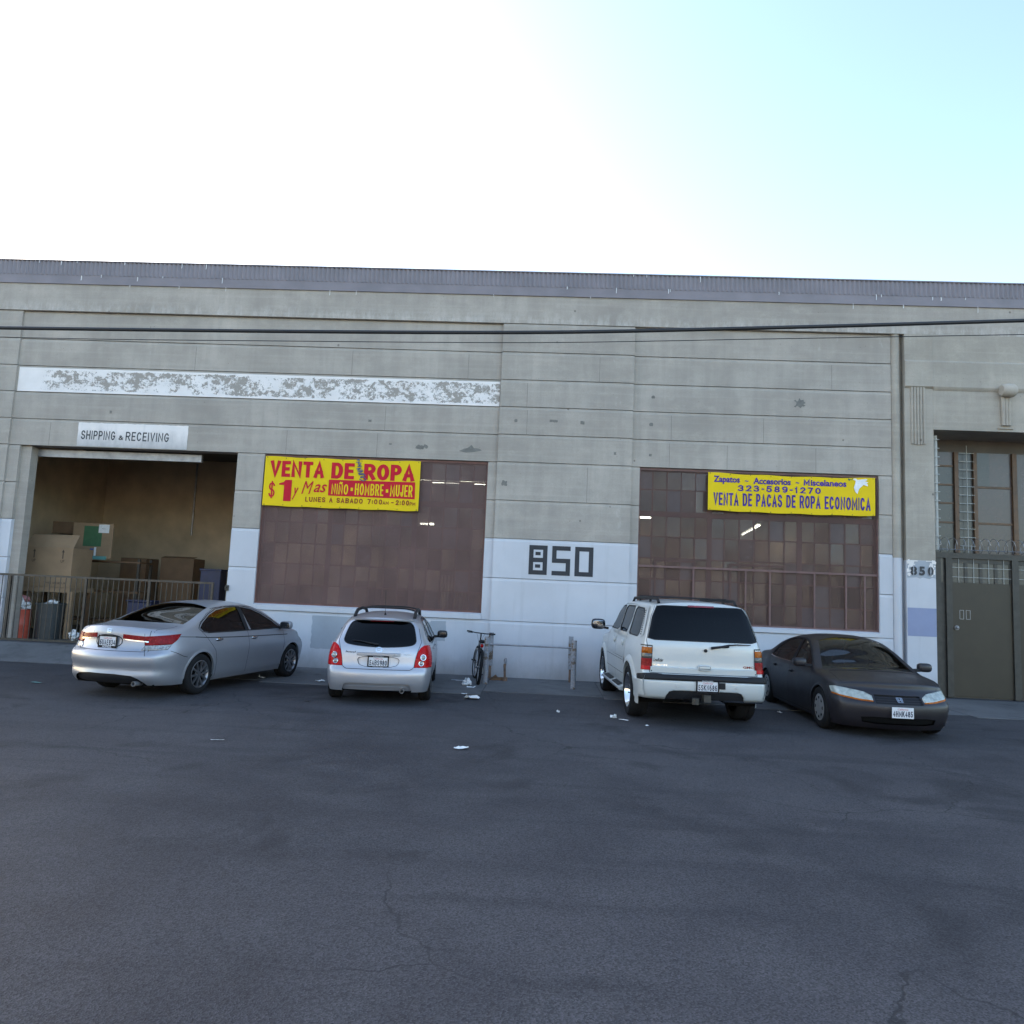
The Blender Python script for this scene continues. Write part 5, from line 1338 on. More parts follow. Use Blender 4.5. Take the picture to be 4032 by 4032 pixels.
        for f in F:
            c = f.calc_center_median()
            if inpoly((c.dot(a), c.dot(b)), poly): f[s.lay] = idx
    def cut2(s, name, poly, view, keep=None):
        """the same outline on both sides of the car; name gets _r / _l"""
        s.cut(name + '|r', poly if view in ('top',) else poly, -abs(view), keep)
        s.cut(name + '|l', [(-h, z) for h, z in poly], abs(view), keep)
    def faces(s, name):
        idx = [k for k, v in s.names.items() if v == name]
        return [f for f in s.bm.faces if idx and f[s.lay] == idx[0]]
    def mesh_of(s, name, oname, mat, offset=0.0, thick=0.0):
        """pull a part out of the shell as a mesh of its own"""
        F = s.faces(name)
        vs = {}; co = []; no = []; fc = []
        for f in F:
            ix = []
            for v in f.verts:
                if v.index not in vs or True:
                    if v not in vs: vs[v] = len(co); co.append(v.co + v.normal * offset); no.append(v.normal.copy())
                ix.append(vs[v])
            fc.append(tuple(ix))
        if thick:
            nb = len(co)
            co2 = [c - n_ * thick for c, n_ in zip(co, no)]
            bd = []
            for f in F:
                for e in f.edges:
                    if sum(1 for g_ in e.link_faces if g_[s.lay] == F[0][s.lay]) == 1:
                        lp = [l for l in f.loops if l.edge == e][0]
                        bd.append((vs[lp.vert], vs[lp.link_loop_next.vert]))
            co += co2; no += no
            for (i, j) in bd: fc.append((j, i, i + nb, j + nb))
        me = bpy.data.meshes.new(oname); me.from_pydata([tuple(c) for c in co], [], fc)
        me.polygons.foreach_set('use_smooth', [True] * len(fc))
        me.materials.append(mat)
        if not thick and co: me.normals_split_custom_set_from_vertices([tuple(n_) for n_ in no])
        return me
    def part(s, name, oname, mat, parent=None, offset=0.0, thick=0.0):
        o = bpy.data.objects.new(oname, s.mesh_of(name, oname, mat, offset, thick))
        return link(o, parent or s.root)
    def drop_faces(s, name):
        bmesh.ops.delete(s.bm, geom=s.faces(name), context='FACES')
        s.bm.normal_update()
    def lining(s, mat, skip, zmin=0.45, off=0.03):
        """dark inner skin of the cabin"""
        ids = [k for k, v in s.names.items() if any(v.startswith(q) for q in skip)]
        vs = {}; co = []; fc = []
        for f in s.bm.faces:
            if f[s.lay] in ids or f.calc_center_median().z < zmin: continue
            ix = []
            for v in reversed(f.verts[:]):
                if v not in vs: vs[v] = len(co); co.append(tuple(v.co - v.normal * off))
                ix.append(vs[v])
            fc.append(tuple(ix))
        me = bpy.data.meshes.new('cabin_lining'); me.from_pydata(co, [], fc); me.materials.append(mat)
        me.polygons.foreach_set('use_smooth', [True] * len(fc))
        return link(bpy.data.objects.new('cabin_lining', me), s.root)
    def ribbon(s, mb, pts2, where, w=0.008, lift=0.0015, closed=False, sg=-1, step=0.03):
        """thin strip lying on the shell along a 2D path"""
        P = []
        pts2 = list(pts2) + ([pts2[0]] if closed else [])
        for (a, b) in zip(pts2[:-1], pts2[1:]):
            n_ = max(1, int(math.hypot(b[0] - a[0], b[1] - a[1]) / step))
            for i in range(n_): P.append((a[0] + (b[0] - a[0]) * i / n_, a[1] + (b[1] - a[1]) * i / n_))
        P.append(pts2[-1])
        H = []
        for p in P:
            q, nn_ = {'side': lambda: s.side(p[0], p[1], sg), 'rear': lambda: s.rear(p[0], p[1]), 'front': lambda: s.front(p[0], p[1]), 'top': lambda: s.above(p[0], p[1])}[where]()
            H.append((q, nn_))
        vs = []; fs = []
        for i, (q, nn_) in enumerate(H):
            d = (H[min(i + 1, len(H) - 1)][0] - H[max(i - 1, 0)][0])
            if d.length < 1e-6: d = Vector((1, 0, 0))
            sd = d.normalized().cross(nn_).normalized() * (w / 2)
            vs += [q + nn_ * lift - sd, q + nn_ * lift + sd]
        for i in range(len(H) - 1): fs.append((2 * i, 2 * i + 1, 2 * i + 3, 2 * i + 2))
        return mb.add(vs, fs)
    def decal(s, mb, body, y0, y1, z0, z1, where='rear', lift=0.004, bold=0.02, shear=0.0):
        """lettering laid on the tail (reads from behind) or nose"""
        vs, fs = text_raw(body, bold, shear)
        a = min(v[0] for v in vs); b = max(v[0] for v in vs); c = min(v[1] for v in vs); d = max(v[1] for v in vs)
        out = []
        for v in vs:
            y = y0 + (v[0] - a) / (b - a) * (y1 - y0); z = z0 + (v[1] - c) / (d - c) * (z1 - z0)
            q, nn_ = s.rear(y, z) if where == 'rear' else s.front(y, z)
            out.append(q + nn_ * lift)
        return mb.add(out, fs)

def wheel(root, x, y, r, wid, rim_r, style, rimmat, sg):
    """sg -1 right side, +1 left side; face outward along sg*y"""
    w = empty('wheel', (x, y, r)); w.parent = root
    hw = wid / 2
    prof = [(rim_r - 0.005, -hw * 0.9), (rim_r + 0.02, -hw), (r - 0.035, -hw), (r - 0.012, -hw * 0.86), (r, -hw * 0.6), (r, -hw * 0.25), (r - 0.006, -hw * 0.22), (r - 0.006, -hw * 0.15), (r, -hw * 0.12), (r, hw * 0.12), (r - 0.006, hw * 0.15), (r - 0.006, hw * 0.22), (r, hw * 0.25), (r, hw * 0.6), (r - 0.012, hw * 0.86), (r - 0.035, hw), (rim_r + 0.02, hw), (rim_r - 0.005, hw * 0.9)]
    MB().lathe(prof, 1, 40).build('tyre', M['rubber'], w, smooth=40)
    rb = MB(); f = sg * hw
    R = rim_r
    # barrel and lip
    rb.lathe([(R, f * 0.92), (R - 0.012, f * 0.95), (R - 0.022, f * 0.86), (R - 0.035, f * 0.3), (R - 0.05, -f * 0.6)], 1, 36)
    if style == 'ten':
        for k in range(10):
            t = 2 * math.pi * k / 10 + 0.1; dlt = 0.09 if k % 2 else -0.09
            a = (0.045 * math.cos(t + dlt * 2.5), f * 0.72, 0.045 * math.sin(t + dlt * 2.5)); b = ((R - 0.014) * math.cos(t), f * 0.80, (R - 0.014) * math.sin(t))
            rb.bar(a, b, 0.030, 0.03, up=(0, 1, 0))
        rb.lathe([(0.0, f * 0.80), (0.035, f * 0.80), (0.062, f * 0.74), (0.07, f * 0.5)], 1, 20)
    elif style == 'dish':
        rb.lathe([(R - 0.02, f * 0.86), (R - 0.07, f * 0.25), (0.10, f * 0.15), (0.08, f * 0.4), (0.0, f * 0.42)], 1, 36)
        for k in range(6):
            t = 2 * math.pi * k / 6
            rb.bar((0.07 * math.cos(t), f * 0.38, 0.07 * math.sin(t)), ((R - 0.05) * math.cos(t), f * 0.36, (R - 0.05) * math.sin(t)), 0.07, 0.03, up=(0, 1, 0))
    elif style == 'cap':
        rb.lathe([(R - 0.01, f * 0.9), (R - 0.05, f * 0.97), (0.1, f * 0.99), (0.05, f * 0.92), (0.0, f * 0.93)], 1, 36)
    rb.build('rim', rimmat, w, smooth=35)
    dk = MB().lathe([(R - 0.03, f * 0.35), (0.0, f * 0.33)], 1, 24)
    if style == 'cap':
        for k in range(8):
            t = 2 * math.pi * k / 8
            P = [(math.cos(t + da) * rr, math.sin(t + da) * rr) for rr, da in ((R * 0.62, -0.13), (R * 0.62, 0.13), (R * 0.82, 0.19), (R * 0.82, -0.19))]
            dk.add([(p[0], f * 1.0, p[1]) for p in P], [(0, 1, 2, 3)])
    for k in range(5):
        t = 2 * math.pi * k / 5 + 0.3
        if style != 'cap': dk.cyl((0.055 * math.cos(t), f * 0.70, 0.055 * math.sin(t)), (0.055 * math.cos(t), f * 0.83, 0.055 * math.sin(t)), 0.009, 6)
    dk.build('brake_disc', M['well'], w)
    return w

def wheel_well(car, x, r, y_in, y_out, sg):
    mb = MB(); n = 20; vs = []; fs = []
    for k in range(n + 1):
        t = math.pi * k / n * 1.16 - 0.25
        for y in (y_out, y_in): vs.append((x + r * math.cos(t), sg * y, 0.30 + r * math.sin(t) if False else car.S['wz'] + r * math.sin(t)))
    for k in range(n): fs.append((2 * k, 2 * k + 1, 2 * k + 3, 2 * k + 2))
    mb.add(vs, fs)
    inner = [(x + r * math.cos(math.pi * k / n * 1.16 - 0.25), sg * y_in, car.S['wz'] + r * math.sin(math.pi * k / n * 1.16 - 0.25)) for k in range(n + 1)]
    mb.add(inner, [tuple(range(n + 1))])
    return mb.build('wheel_well', M['well'], car.root)

def arch(car, x, r, name='arch'):
    P = [(x + r * math.cos(2 * math.pi * k / 36), car.S['wz'] + r * math.sin(2 * math.pi * k / 36)) for k in range(36)]
    # side views: from the right the horizontal axis runs along +x
    car.cut('arch', [(h, z) for h, z in P], -90, lambda c: c.y < -0.3)
    car.cut('arch', [(-h, z) for h, z in reversed(P)], 90, lambda c: c.y > 0.3)

def arch_lip(car, x, r, sg, w, proud, mat, name, a0=-0.12, a1=math.pi + 0.12):
    """lip or flare round a wheel opening, following the shell"""
    n = 34; vs = []; fs = []
    for k in range(n + 1):
        t = a0 + (a1 - a0) * k / n
        for rr, pr in ((r - 0.006, -0.03), (r - 0.004, proud), (r + w * 0.6, proud * 0.9), (r + w, 0.001)):
            px = x + rr * math.cos(t); pz = max(car.S['wz'] + rr * math.sin(t), 0.16)
            q, nn_ = car.side(px, max(pz, 0.24), sg)
            vs.append((px, q.y + sg * pr, pz))
    for k in range(n):
        for i in range(3): fs.append((4 * k + i, 4 * k + i + 1, 4 * k + i + 5, 4 * k + i + 4))
    return MB().add(vs, fs).build(name, mat, car.root, smooth=50)

def plate(car, y0, z0, w, h, chars, where, frame=None, top=None, bottom=None, tilt=0.0, lift=0.012):
    q, nn_ = (car.rear if where == 'rear' else car.front)(y0, z0)
    sgn = -1 if where == 'rear' else 1
    o = empty('license_plate', (q.x + sgn * lift, y0, z0)); o.parent = car.root
    o.rotation_euler = (0, 0, rad(-90) if where == 'rear' else rad(90))
    # local: x right as read, -y toward the reader
    MB().box(-w / 2, w / 2, 0.0, 0.004, -h / 2, h / 2).build('plate_sheet', M['plate_white'], o, bevel=0.004)
    t = MB(); stroke_text(t, chars, -w * 0.45, w * 0.45, -h * 0.37, h * 0.17, -0.0015, 0.0125, wx=0.0098); t.build('characters', M['plate_blue'], o)
    t = MB(); fit_text(t, 'California', -w * 0.24, w * 0.24, h * 0.24, h * 0.42, -0.0015, 0.0, 0.3); t.build('state_script', M['plate_red'], o)
    if frame:
        f = MB(); b = 0.016
        f.box(-w / 2 - b, w / 2 + b, -0.006, 0.006, h / 2 - 0.004, h / 2 + b); f.box(-w / 2 - b, w / 2 + b, -0.006, 0.006, -h / 2 - b * 1.3, -h / 2 + 0.012)
        f.box(-w / 2 - b, -w / 2 + 0.004, -0.006, 0.006, -h / 2 + 0.012, h / 2 - 0.004); f.box(w / 2 - 0.004, w / 2 + b, -0.006, 0.006, -h / 2 + 0.012, h / 2 - 0.004)
        f.build('plate_frame', M[frame], o)
        if bottom: t = MB(); fit_text(t, bottom, -w * 0.27, w * 0.27, -h / 2 - 0.016, -h / 2 + 0.008, -0.0075, 0.02); t.build('frame_lettering', M['plate_white'], o)
        if top: t = MB(); fit_text(t, top, -w * 0.27, w * 0.27, h / 2 - 0.002, h / 2 + 0.013, -0.0075, 0.02); t.build('frame_lettering', M['plate_white'], o)
    return o

def seats(car, rows, zc=0.5, hw=0.24, tall=0.62):
    for x, ys in rows:
        for y in ys:
            o = empty('seat', (x, y, zc)); o.parent = car.root
            MB().blob((0.0, 0, 0.0), 0.27, hw, 0.11, 4).build('cushion', M['seat'], o, smooth=60)
            MB().blob((-0.30, 0, 0.33), 0.09, hw * 0.95, 0.34, 3.5, rot=Matrix.Rotation(rad(-14), 3, 'Y')).build('backrest', M['seat'], o, smooth=60)
            MB().blob((-0.41, 0, tall + 0.12), 0.05, 0.13, 0.09, 3, rot=Matrix.Rotation(rad(-12), 3, 'Y')).build('headrest', M['seat'], o, smooth=60)

def mirror(car, x, y, z, sg, mat, L=0.11, h=0.075, facemat='mirror', arm=0.10):
    o = empty('wing_mirror', (x, y, z)); o.parent = car.root
    MB().blob((0, 0, 0), 0.075, L, h, 3.4, 16, 10).build('mirror_shell', mat, o, smooth=70)
    MB().bar((0.02, -sg * (L + arm), -h * 0.75), (0.0, -sg * L * 0.5, -h * 0.6), 0.09, 0.045).build('mirror_arm', M['black_plastic'], o, bevel=0.01)
    MB().blob((-0.066, 0, 0), 0.012, L * 0.86, h * 0.84, 4).build('mirror_glass', M[facemat], o, smooth=60)
    return o

def rocker_floor(car, x0, x1, w, z0, z1):
    MB().box(x0, x1, -w, w, z0, z1).build('underbody', M['well'], car.root, bevel=0.03)

def place(car, x, y, heading):
    car.root.location = (x, y, 0); car.root.rotation_euler = (0, 0, heading)
    return car.root

def finish(car, bodymat, doors=()):
    car.part('body', 'body', bodymat)

def door_parts(car, paint, glass, handles, spec):
    """spec: list of (key, window keys); doors are cut already as key|r, key|l"""
    for key, wins, hx, hz in spec:
        for sd, sg in (('r', -1), ('l', 1)):
            if not car.faces(key + '|' + sd): continue
            d = car.part(key + '|' + sd, 'door', paint)
            for w in wins:
                if car.faces(w + '|' + sd): car.part(w + '|' + sd, 'door_window', glass, d, offset=-0.006)
            if handles and hx is not None:
                q, nn_ = car.side(hx, hz, sg)
                handles(d, q, nn_, sg)

def handle_bar(mat, L=0.09, h=0.018):
    def f(d, q, nn_, sg):
        mb = MB().blob((q.x, q.y + sg * 0.022, q.z), L, 0.016, h, 3)
        mb.blob((q.x, q.y + sg * 0.003, q.z - h * 0.2), L * 0.8, 0.012, h * 1.7, 2.5)
        mb.build('door_handle', mat, d, smooth=60)
    return f

# ================================================================== 1. silver saloon beside the loading dock
def build_sedan():
    S = dict(
        rear=[(0.20, -2.26), (0.28, -2.34), (0.36, -2.37), (0.45, -2.345), (0.58, -2.38), (0.68, -2.37), (0.735, -2.29), (0.90, -2.26), (1.00, -2.265), (1.05, -2.24)],
        front=[(0.18, 2.02), (0.30, 2.12), (0.50, 2.16), (0.62, 2.13), (0.72, 2.02), (0.80, 1.90)],
        top=[(-2.6, 1.065), (-2.30, 1.085), (-1.80, 1.115), (-1.55, 1.185), (-1.20, 1.325), (-0.90, 1.42), (-0.5, 1.468), (0.0, 1.478), (0.35, 1.455), (0.62, 1.39), (1.0, 1.20), (1.32, 1.035), (1.6, 0.985), (2.0, 0.885), (2.25, 0.77), (2.4, 0.68)],
        drop=[(-2.6, 0.05), (-1.8, 0.05), (-1.4, 0.085), (-0.9, 0.095), (0, 0.085), (0.6, 0.10), (1.1, 0.12), (1.4, 0.07), (2.0, 0.07), (2.4, 0.05)],
        plan=[(-2.6, 0.84), (-2.2, 0.885), (-1.6, 0.918), (-0.5, 0.923), (0.8, 0.923), (1.4, 0.915), (1.9, 0.885), (2.3, 0.82)],
        section=[(0.18, 0.905), (0.28, 0.945), (0.42, 0.965), (0.58, 0.99), (0.72, 1.0), (0.80, 0.985), (0.92, 0.955), (1.0, 0.915), (1.1, 0.852), (1.25, 0.765), (1.38, 0.675), (1.47, 0.60)],
        bottom=[(-2.6, 0.24), (-1.8, 0.20), (-1.0, 0.19), (1.0, 0.19), (1.8, 0.19), (2.4, 0.20)],
        rcorner=(0.50, 0.20), fcorner=(0.5, 0.22), rbow=0.17, fbow=0.2, wz=0.325)
    c = Car(S)
    c.root = empty('parked_car')
    tag(c.root, 'silver four-door saloon parked with its nose to the wall beside the loading dock', 'car', 'cars parked along the warehouse')
    ax = (1.40, -1.40); r_a = 0.362
    for x in ax: arch(c, x, r_a)
    c.drop_faces('arch')
    # side glass, from the right: h = x
    fw = [(0.02, 0.985), (0.98, 0.99), (0.80, 1.115), (0.52, 1.25), (0.28, 1.335), (0.05, 1.375), (-0.06, 1.38)]
    rw = [(-0.14, 1.383), (-0.10, 0.985), (-1.20, 1.00), (-1.30, 1.02), (-1.36, 1.075), (-1.25, 1.15), (-1.0, 1.265), (-0.75, 1.335), (-0.45, 1.375)]
    rw = [(-0.06, 0.985)] + [( -1.20, 0.985), (-1.32, 1.005), (-1.37, 1.06), (-1.27, 1.135), (-1.02, 1.26), (-0.76, 1.335), (-0.45, 1.375), (-0.14, 1.388)]
    c.cut2('frontwin', fw, 90); c.cut2('rearwin', rw, 90)
    fd = [(-0.10, 0.245), (0.98, 0.245), (1.06, 0.42), (1.09, 0.70), (1.07, 0.97), (1.00, 1.01), (0.82, 1.14), (0.53, 1.275), (0.28, 1.358), (-0.10, 1.405)]
    rd_ = [(-0.10, 0.245), (-0.10, 1.405), (-0.45, 1.40), (-0.78, 1.36), (-1.06, 1.28), (-1.32, 1.145), (-1.42, 1.05), (-1.34, 0.98), (-1.22, 0.85), (-1.06, 0.68), (-0.99, 0.50), (-0.98, 0.245)]
    c.cut2('frontdoor', fd, 90); c.cut2('reardoor', rd_, 90)
    # glass on the top skin, seen from above: h = x, second = y
    c.cut('windshield', smooth_poly([(0.55, -0.52), (1.32, -0.76), (1.40, 0), (1.32, 0.76), (0.55, 0.52), (0.60, 0)], 1), 'top', lambda q: q.z > 0.9)
    c.cut('rear_window', [(-1.62, -0.665), (-1.70, -0.35), (-1.73, 0.0), (-1.70, 0.35), (-1.62, 0.665), (-1.30, 0.62), (-0.86, 0.535), (-0.82, 0.25), (-0.81, 0), (-0.82, -0.25), (-0.86, -0.535), (-1.30, -0.62)], 'top', lambda q: q.z > 1.05)
    # tail lamps: outline seen from the rear corner (view 142 degrees)
    # trunk lid panel between the lamps seen from behind: h = -y ... view 180: a = (0,-1,0)
    c.cut('lid_lamp|r', [(0.235, 0.905), (0.585, 0.875), (0.60, 0.945), (0.235, 0.975)], 180)
    c.cut('lid_lamp|l', [(-0.235, 0.905), (-0.235, 0.975), (-0.60, 0.945), (-0.585, 0.875)], 180)
    for sd, s_ in (('r', -1), ('l', 1)):
        v = -(180 - 40) if sd == 'r' else (180 - 40)
        t = rad(v); A = Vector((-math.sin(t), math.cos(t), 0))
        def hz(x, y, z): return (x * A.x + s_ * y * A.y, z)
        red = [hz(-2.36, 0.585, 0.865), hz(-2.35, 0.595, 0.95), hz(-2.26, 0.78, 0.965), hz(-1.92, 0.885, 0.985), hz(-2.00, 0.885, 0.90), hz(-2.10, 0.875, 0.835), hz(-2.36, 0.60, 0.815)]
        clr = [hz(-2.36, 0.60, 0.815), hz(-2.10, 0.875, 0.835), hz(-2.17, 0.86, 0.755), hz(-2.38, 0.55, 0.74)]
        c.cut('lamp|' + sd, red, v); c.cut('lampclr|' + sd, clr, v)
    c.cut('lid', [(-0.60, 0.72), (0.60, 0.72), (0.595, 0.80), (0.60, 1.02), (-0.60, 1.02), (-0.595, 0.80)], 180)
    c.cut('valance', smooth_poly([(-0.66, 0.15), (0.66, 0.15), (0.60, 0.30), (0.42, 0.385), (-0.42, 0.385), (-0.60, 0.30)], 1), 180, lambda q: q.x < -2.0)
    c.cut('bumper', [(-1.0, 0.18), (1.0, 0.18), (1.0, 0.735), (0.55, 0.715), (-0.55, 0.715), (-1.0, 0.735)], 180, lambda q: q.x < -1.95)
    c.cut('fuel', smooth_poly([(1.55, 0.80), (1.72, 0.80), (1.72, 0.93), (1.55, 0.93)], 1), 90)
    c.cut('headlamp|r', [(-2.4, 0.64)] and [(1.80, 0.70), (2.16, 0.66), (2.14, 0.74), (1.95, 0.82), (1.66, 0.87)], -90); c.cut('headlamp|l', [(-1.80, 0.70), (-1.66, 0.87), (-1.95, 0.82), (-2.14, 0.74), (-2.16, 0.66)], 90)
    P = M['silver']
    c.part('body', 'body', P)
    c.lining(M['lining'], ('frontwin', 'rearwin', 'windshield', 'rear_window'), 0.5)
    c.part('windshield', 'windshield', M['glass_car'], offset=-0.003)
    c.part('rear_window', 'rear_window', M['glass_rear'], offset=-0.003)
    lid = c.part('lid', 'trunk_lid', P)
    c.part('bumper', 'rear_bumper', P, offset=0.003); c.part('valance', 'rear_valance', M['black_plastic'], offset=-0.03)
    c.part('fuel', 'fuel_flap', P)
    door_parts(c, P, M['glass_mid'], handle_bar(M['chrome'], 0.10, 0.017), [('frontdoor', ('frontwin',), 0.06, 0.845), ('reardoor', ('rearwin',), -0.97, 0.86)])
    for sd in 'rl':
        l = c.part('lamp|' + sd, 'tail_lamp', M['red_lens'], offset=0.006, thick=0.012); c.part('lampclr|' + sd, 'reverse_lens', M['clear_lens'], l, offset=0.005, thick=0.01)
        c.part('lid_lamp|' + sd, 'lid_lamp', M['red_lens'], lid, offset=0.006, thick=0.012); c.part('headlamp|' + sd, 'headlamp', M['headlamp'], offset=0.003)
    # seams, creases, mouldings
    sm = MB()
    for sg in (-1, 1):
        for P_ in (fd, rd_): c.ribbon(sm, P_, 'side', 0.008, closed=True, sg=sg)
        c.ribbon(sm, [(-1.56, 0.925), (-1.2, 0.90), (-0.5, 0.878), (0.5, 0.862), (1.15, 0.852), (1.22, 0.853)], 'side', 0.016, 0.002, sg=sg)  # side crease: its shade line painted as a dark strip, no gap here
        c.ribbon(sm, [(-2.10, 0.735), (-2.0, 0.70), (-1.86, 0.645), (-1.765, 0.625)], 'side', 0.008, 0.006, sg=sg)
        c.ribbon(sm, [(-2.04, 0.95), (-1.56, 0.925)], 'side', 0.010, sg=sg)
    c.ribbon(sm, [(-0.60, 1.035), (-0.605, 0.80), (-0.585, 0.722), (0.585, 0.722), (0.605, 0.80), (0.60, 1.035)], 'rear', 0.009)
    c.ribbon(sm, [(-2.42, -0.625), (-1.90, -0.675), (-1.74, -0.66)], 'top', 0.008); c.ribbon(sm, [(-2.42, 0.625), (-1.90, 0.675), (-1.74, 0.66)], 'top', 0.008)
    sm.build('panel_gap', M['seam'], c.root)
    tr = MB()
    for sg in (-1, 1):
        c.ribbon(tr, [(1.02, 0.985), (0.5, 0.978), (-0.5, 0.975), (-1.22, 0.978)], 'side', 0.020, 0.004, sg=sg)
        c.ribbon(tr, [(-1.22, 0.978), (-1.35, 1.0), (-1.40, 1.07)], 'side', 0.012, 0.004, sg=sg)
        c.ribbon(tr, [(-1.40, 1.07), (-1.29, 1.15), (-1.03, 1.275), (-0.77, 1.35), (-0.4, 1.395), (0.05, 1.392), (0.29, 1.35), (0.53, 1.265), (0.82, 1.128), (1.0, 1.0)], 'side', 0.014, 0.004, sg=sg)
    tr.build('window_trim', M['black_plastic'], c.root)
    for sg in (-1, 1): c.ribbon(MB(), [(-0.10, 0.98), (-0.10, 1.385)], 'side', 0.11, 0.004, sg=sg).build('door_pillar', M['black_plastic'], c.root)
    rl = MB()
    for y in (-0.585, 0.585): c.ribbon(rl, [(-0.85, y * 0.99), (-0.4, y * 1.02), (0.2, y * 1.0), (0.6, y * 0.96)], 'top', 0.016, 0.002)
    rl.build('roof_gutter', M['seam'], c.root)
    ch = MB(); c.ribbon(ch, [(-0.60, 0.868), (-0.235, 0.898)], 'rear', 0.016, 0.009); c.ribbon(ch, [(0.60, 0.868), (0.235, 0.898)], 'rear', 0.016, 0.009)
    ch.build('chrome_strip', M['chrome'], lid)
    # plate pocket
    pk = MB(); c.ribbon(pk, smooth_poly([(-0.225, 0.765), (0.225, 0.765), (0.235, 0.955), (-0.235, 0.955)], 2), 'rear', 0.014, 0.003, closed=True)
    pk.build('plate_pocket', M['seam'], lid)
    plate(c, 0.0, 0.855, 0.305, 0.152, '6UAE834', 'rear', 'gloss_black', None, 'HONDA', lift=0.018)
    em = MB()
    q, nn_ = c.rear(0, 1.015)
    for P_ in ([(-0.034, 0.985), (-0.040, 1.043), (0.040, 1.043), (0.034, 0.985)],): c.ribbon(em, P_, 'rear', 0.006, 0.008, closed=True, step=0.01)
    for a, b in (((-0.017, 0.992), (-0.019, 1.036)), ((0.017, 0.992), (0.019, 1.036)), ((-0.016, 1.013), (0.016, 1.013))): c.ribbon(em, [a, b], 'rear', 0.008, 0.009, step=0.01)
    em.build('emblem', M['chrome'], lid)
    sc_ = MB(); c.decal(sc_, 'ACCORD', 0.52, 0.33, 0.985, 1.01, 'rear', 0.004, 0.03); sc_.build('model_script', M['chrome'], lid)
    cr = MB(); c.ribbon(cr, [(-0.78, 0.455), (-0.45, 0.45), (-0.36, 0.47)], 'rear', 0.02, 0.008); c.ribbon(cr, [(0.78, 0.455), (0.45, 0.45), (0.36, 0.47)], 'rear', 0.02, 0.008)
    cr.build('bumper_crease', P, c.root)
    ex = MB(); ex.lathe([(0.036, -2.42), (0.036, -2.2), (0.03, -2.2), (0.03, -2.42), (0.036, -2.42)], 0, 18, (0, -0.50, 0.245)); ex.build('exhaust_tip', M['steel'], c.root, smooth=50)
    rocker_floor(c, -2.25, 2.0, 0.72, 0.2, 0.34)
    for sg in (-1, 1):
        for x in ax:
            wheel(c.root, x, sg * 0.795, 0.325, 0.22, 0.222, 'ten', M['alloy'], sg); wheel_well(c, x, r_a + 0.005, 0.55, 0.86, sg)
            arch_lip(c, x, r_a, sg, 0.035, 0.008, P, 'arch_lip')
        mirror(c, 0.98, sg * 1.0, 1.04, sg, P, 0.115, 0.075, 'gloss_black')
        sill = MB(); c.ribbon(sill, [(-1.02, 0.235), (1.02, 0.235)], 'side', 0.06, 0.012, sg=sg); sill.build('side_skirt', P, c.root)
    seats(c, [(0.15, (-0.38, 0.38))], 0.50); seats(c, [(-0.62, (-0.40, 0.0, 0.40))], 0.44, 0.22, 0.50)
    MB().blob((1.05, 0, 0.93), 0.35, 0.72, 0.09, 4).build('dashboard', M['lining'], c.root, smooth=60)
    sw = MB().tube([(0.62 + 0.06 * math.sin(t), 0.38 + 0.18 * math.cos(t), 0.96 + 0.17 * math.sin(t)) for t in np.linspace(0, 2 * math.pi, 21)[:-1]], 0.014, 6, closed=True); sw.build('steering_wheel', M['lining'], c.root, smooth=60)
    MB().box(-2.0, -1.5, -0.62, 0.62, 1.02, 1.05).build('parcel_shelf', M['lining'], c.root)
    ax_r = Vector((-5.535, 12.16 - CAM_D)); ax_f = Vector((-5.0, 14.81 - CAM_D))
    d = (ax_f - ax_r).normalized(); head = math.atan2(d.y, d.x); lft = Vector((-d.y, d.x))
    ctr = (ax_r + ax_f) / 2 + lft * 0.86
    place(c, ctr.x, ctr.y, head)
    return c
CARS = []
CARS.append(build_sedan())
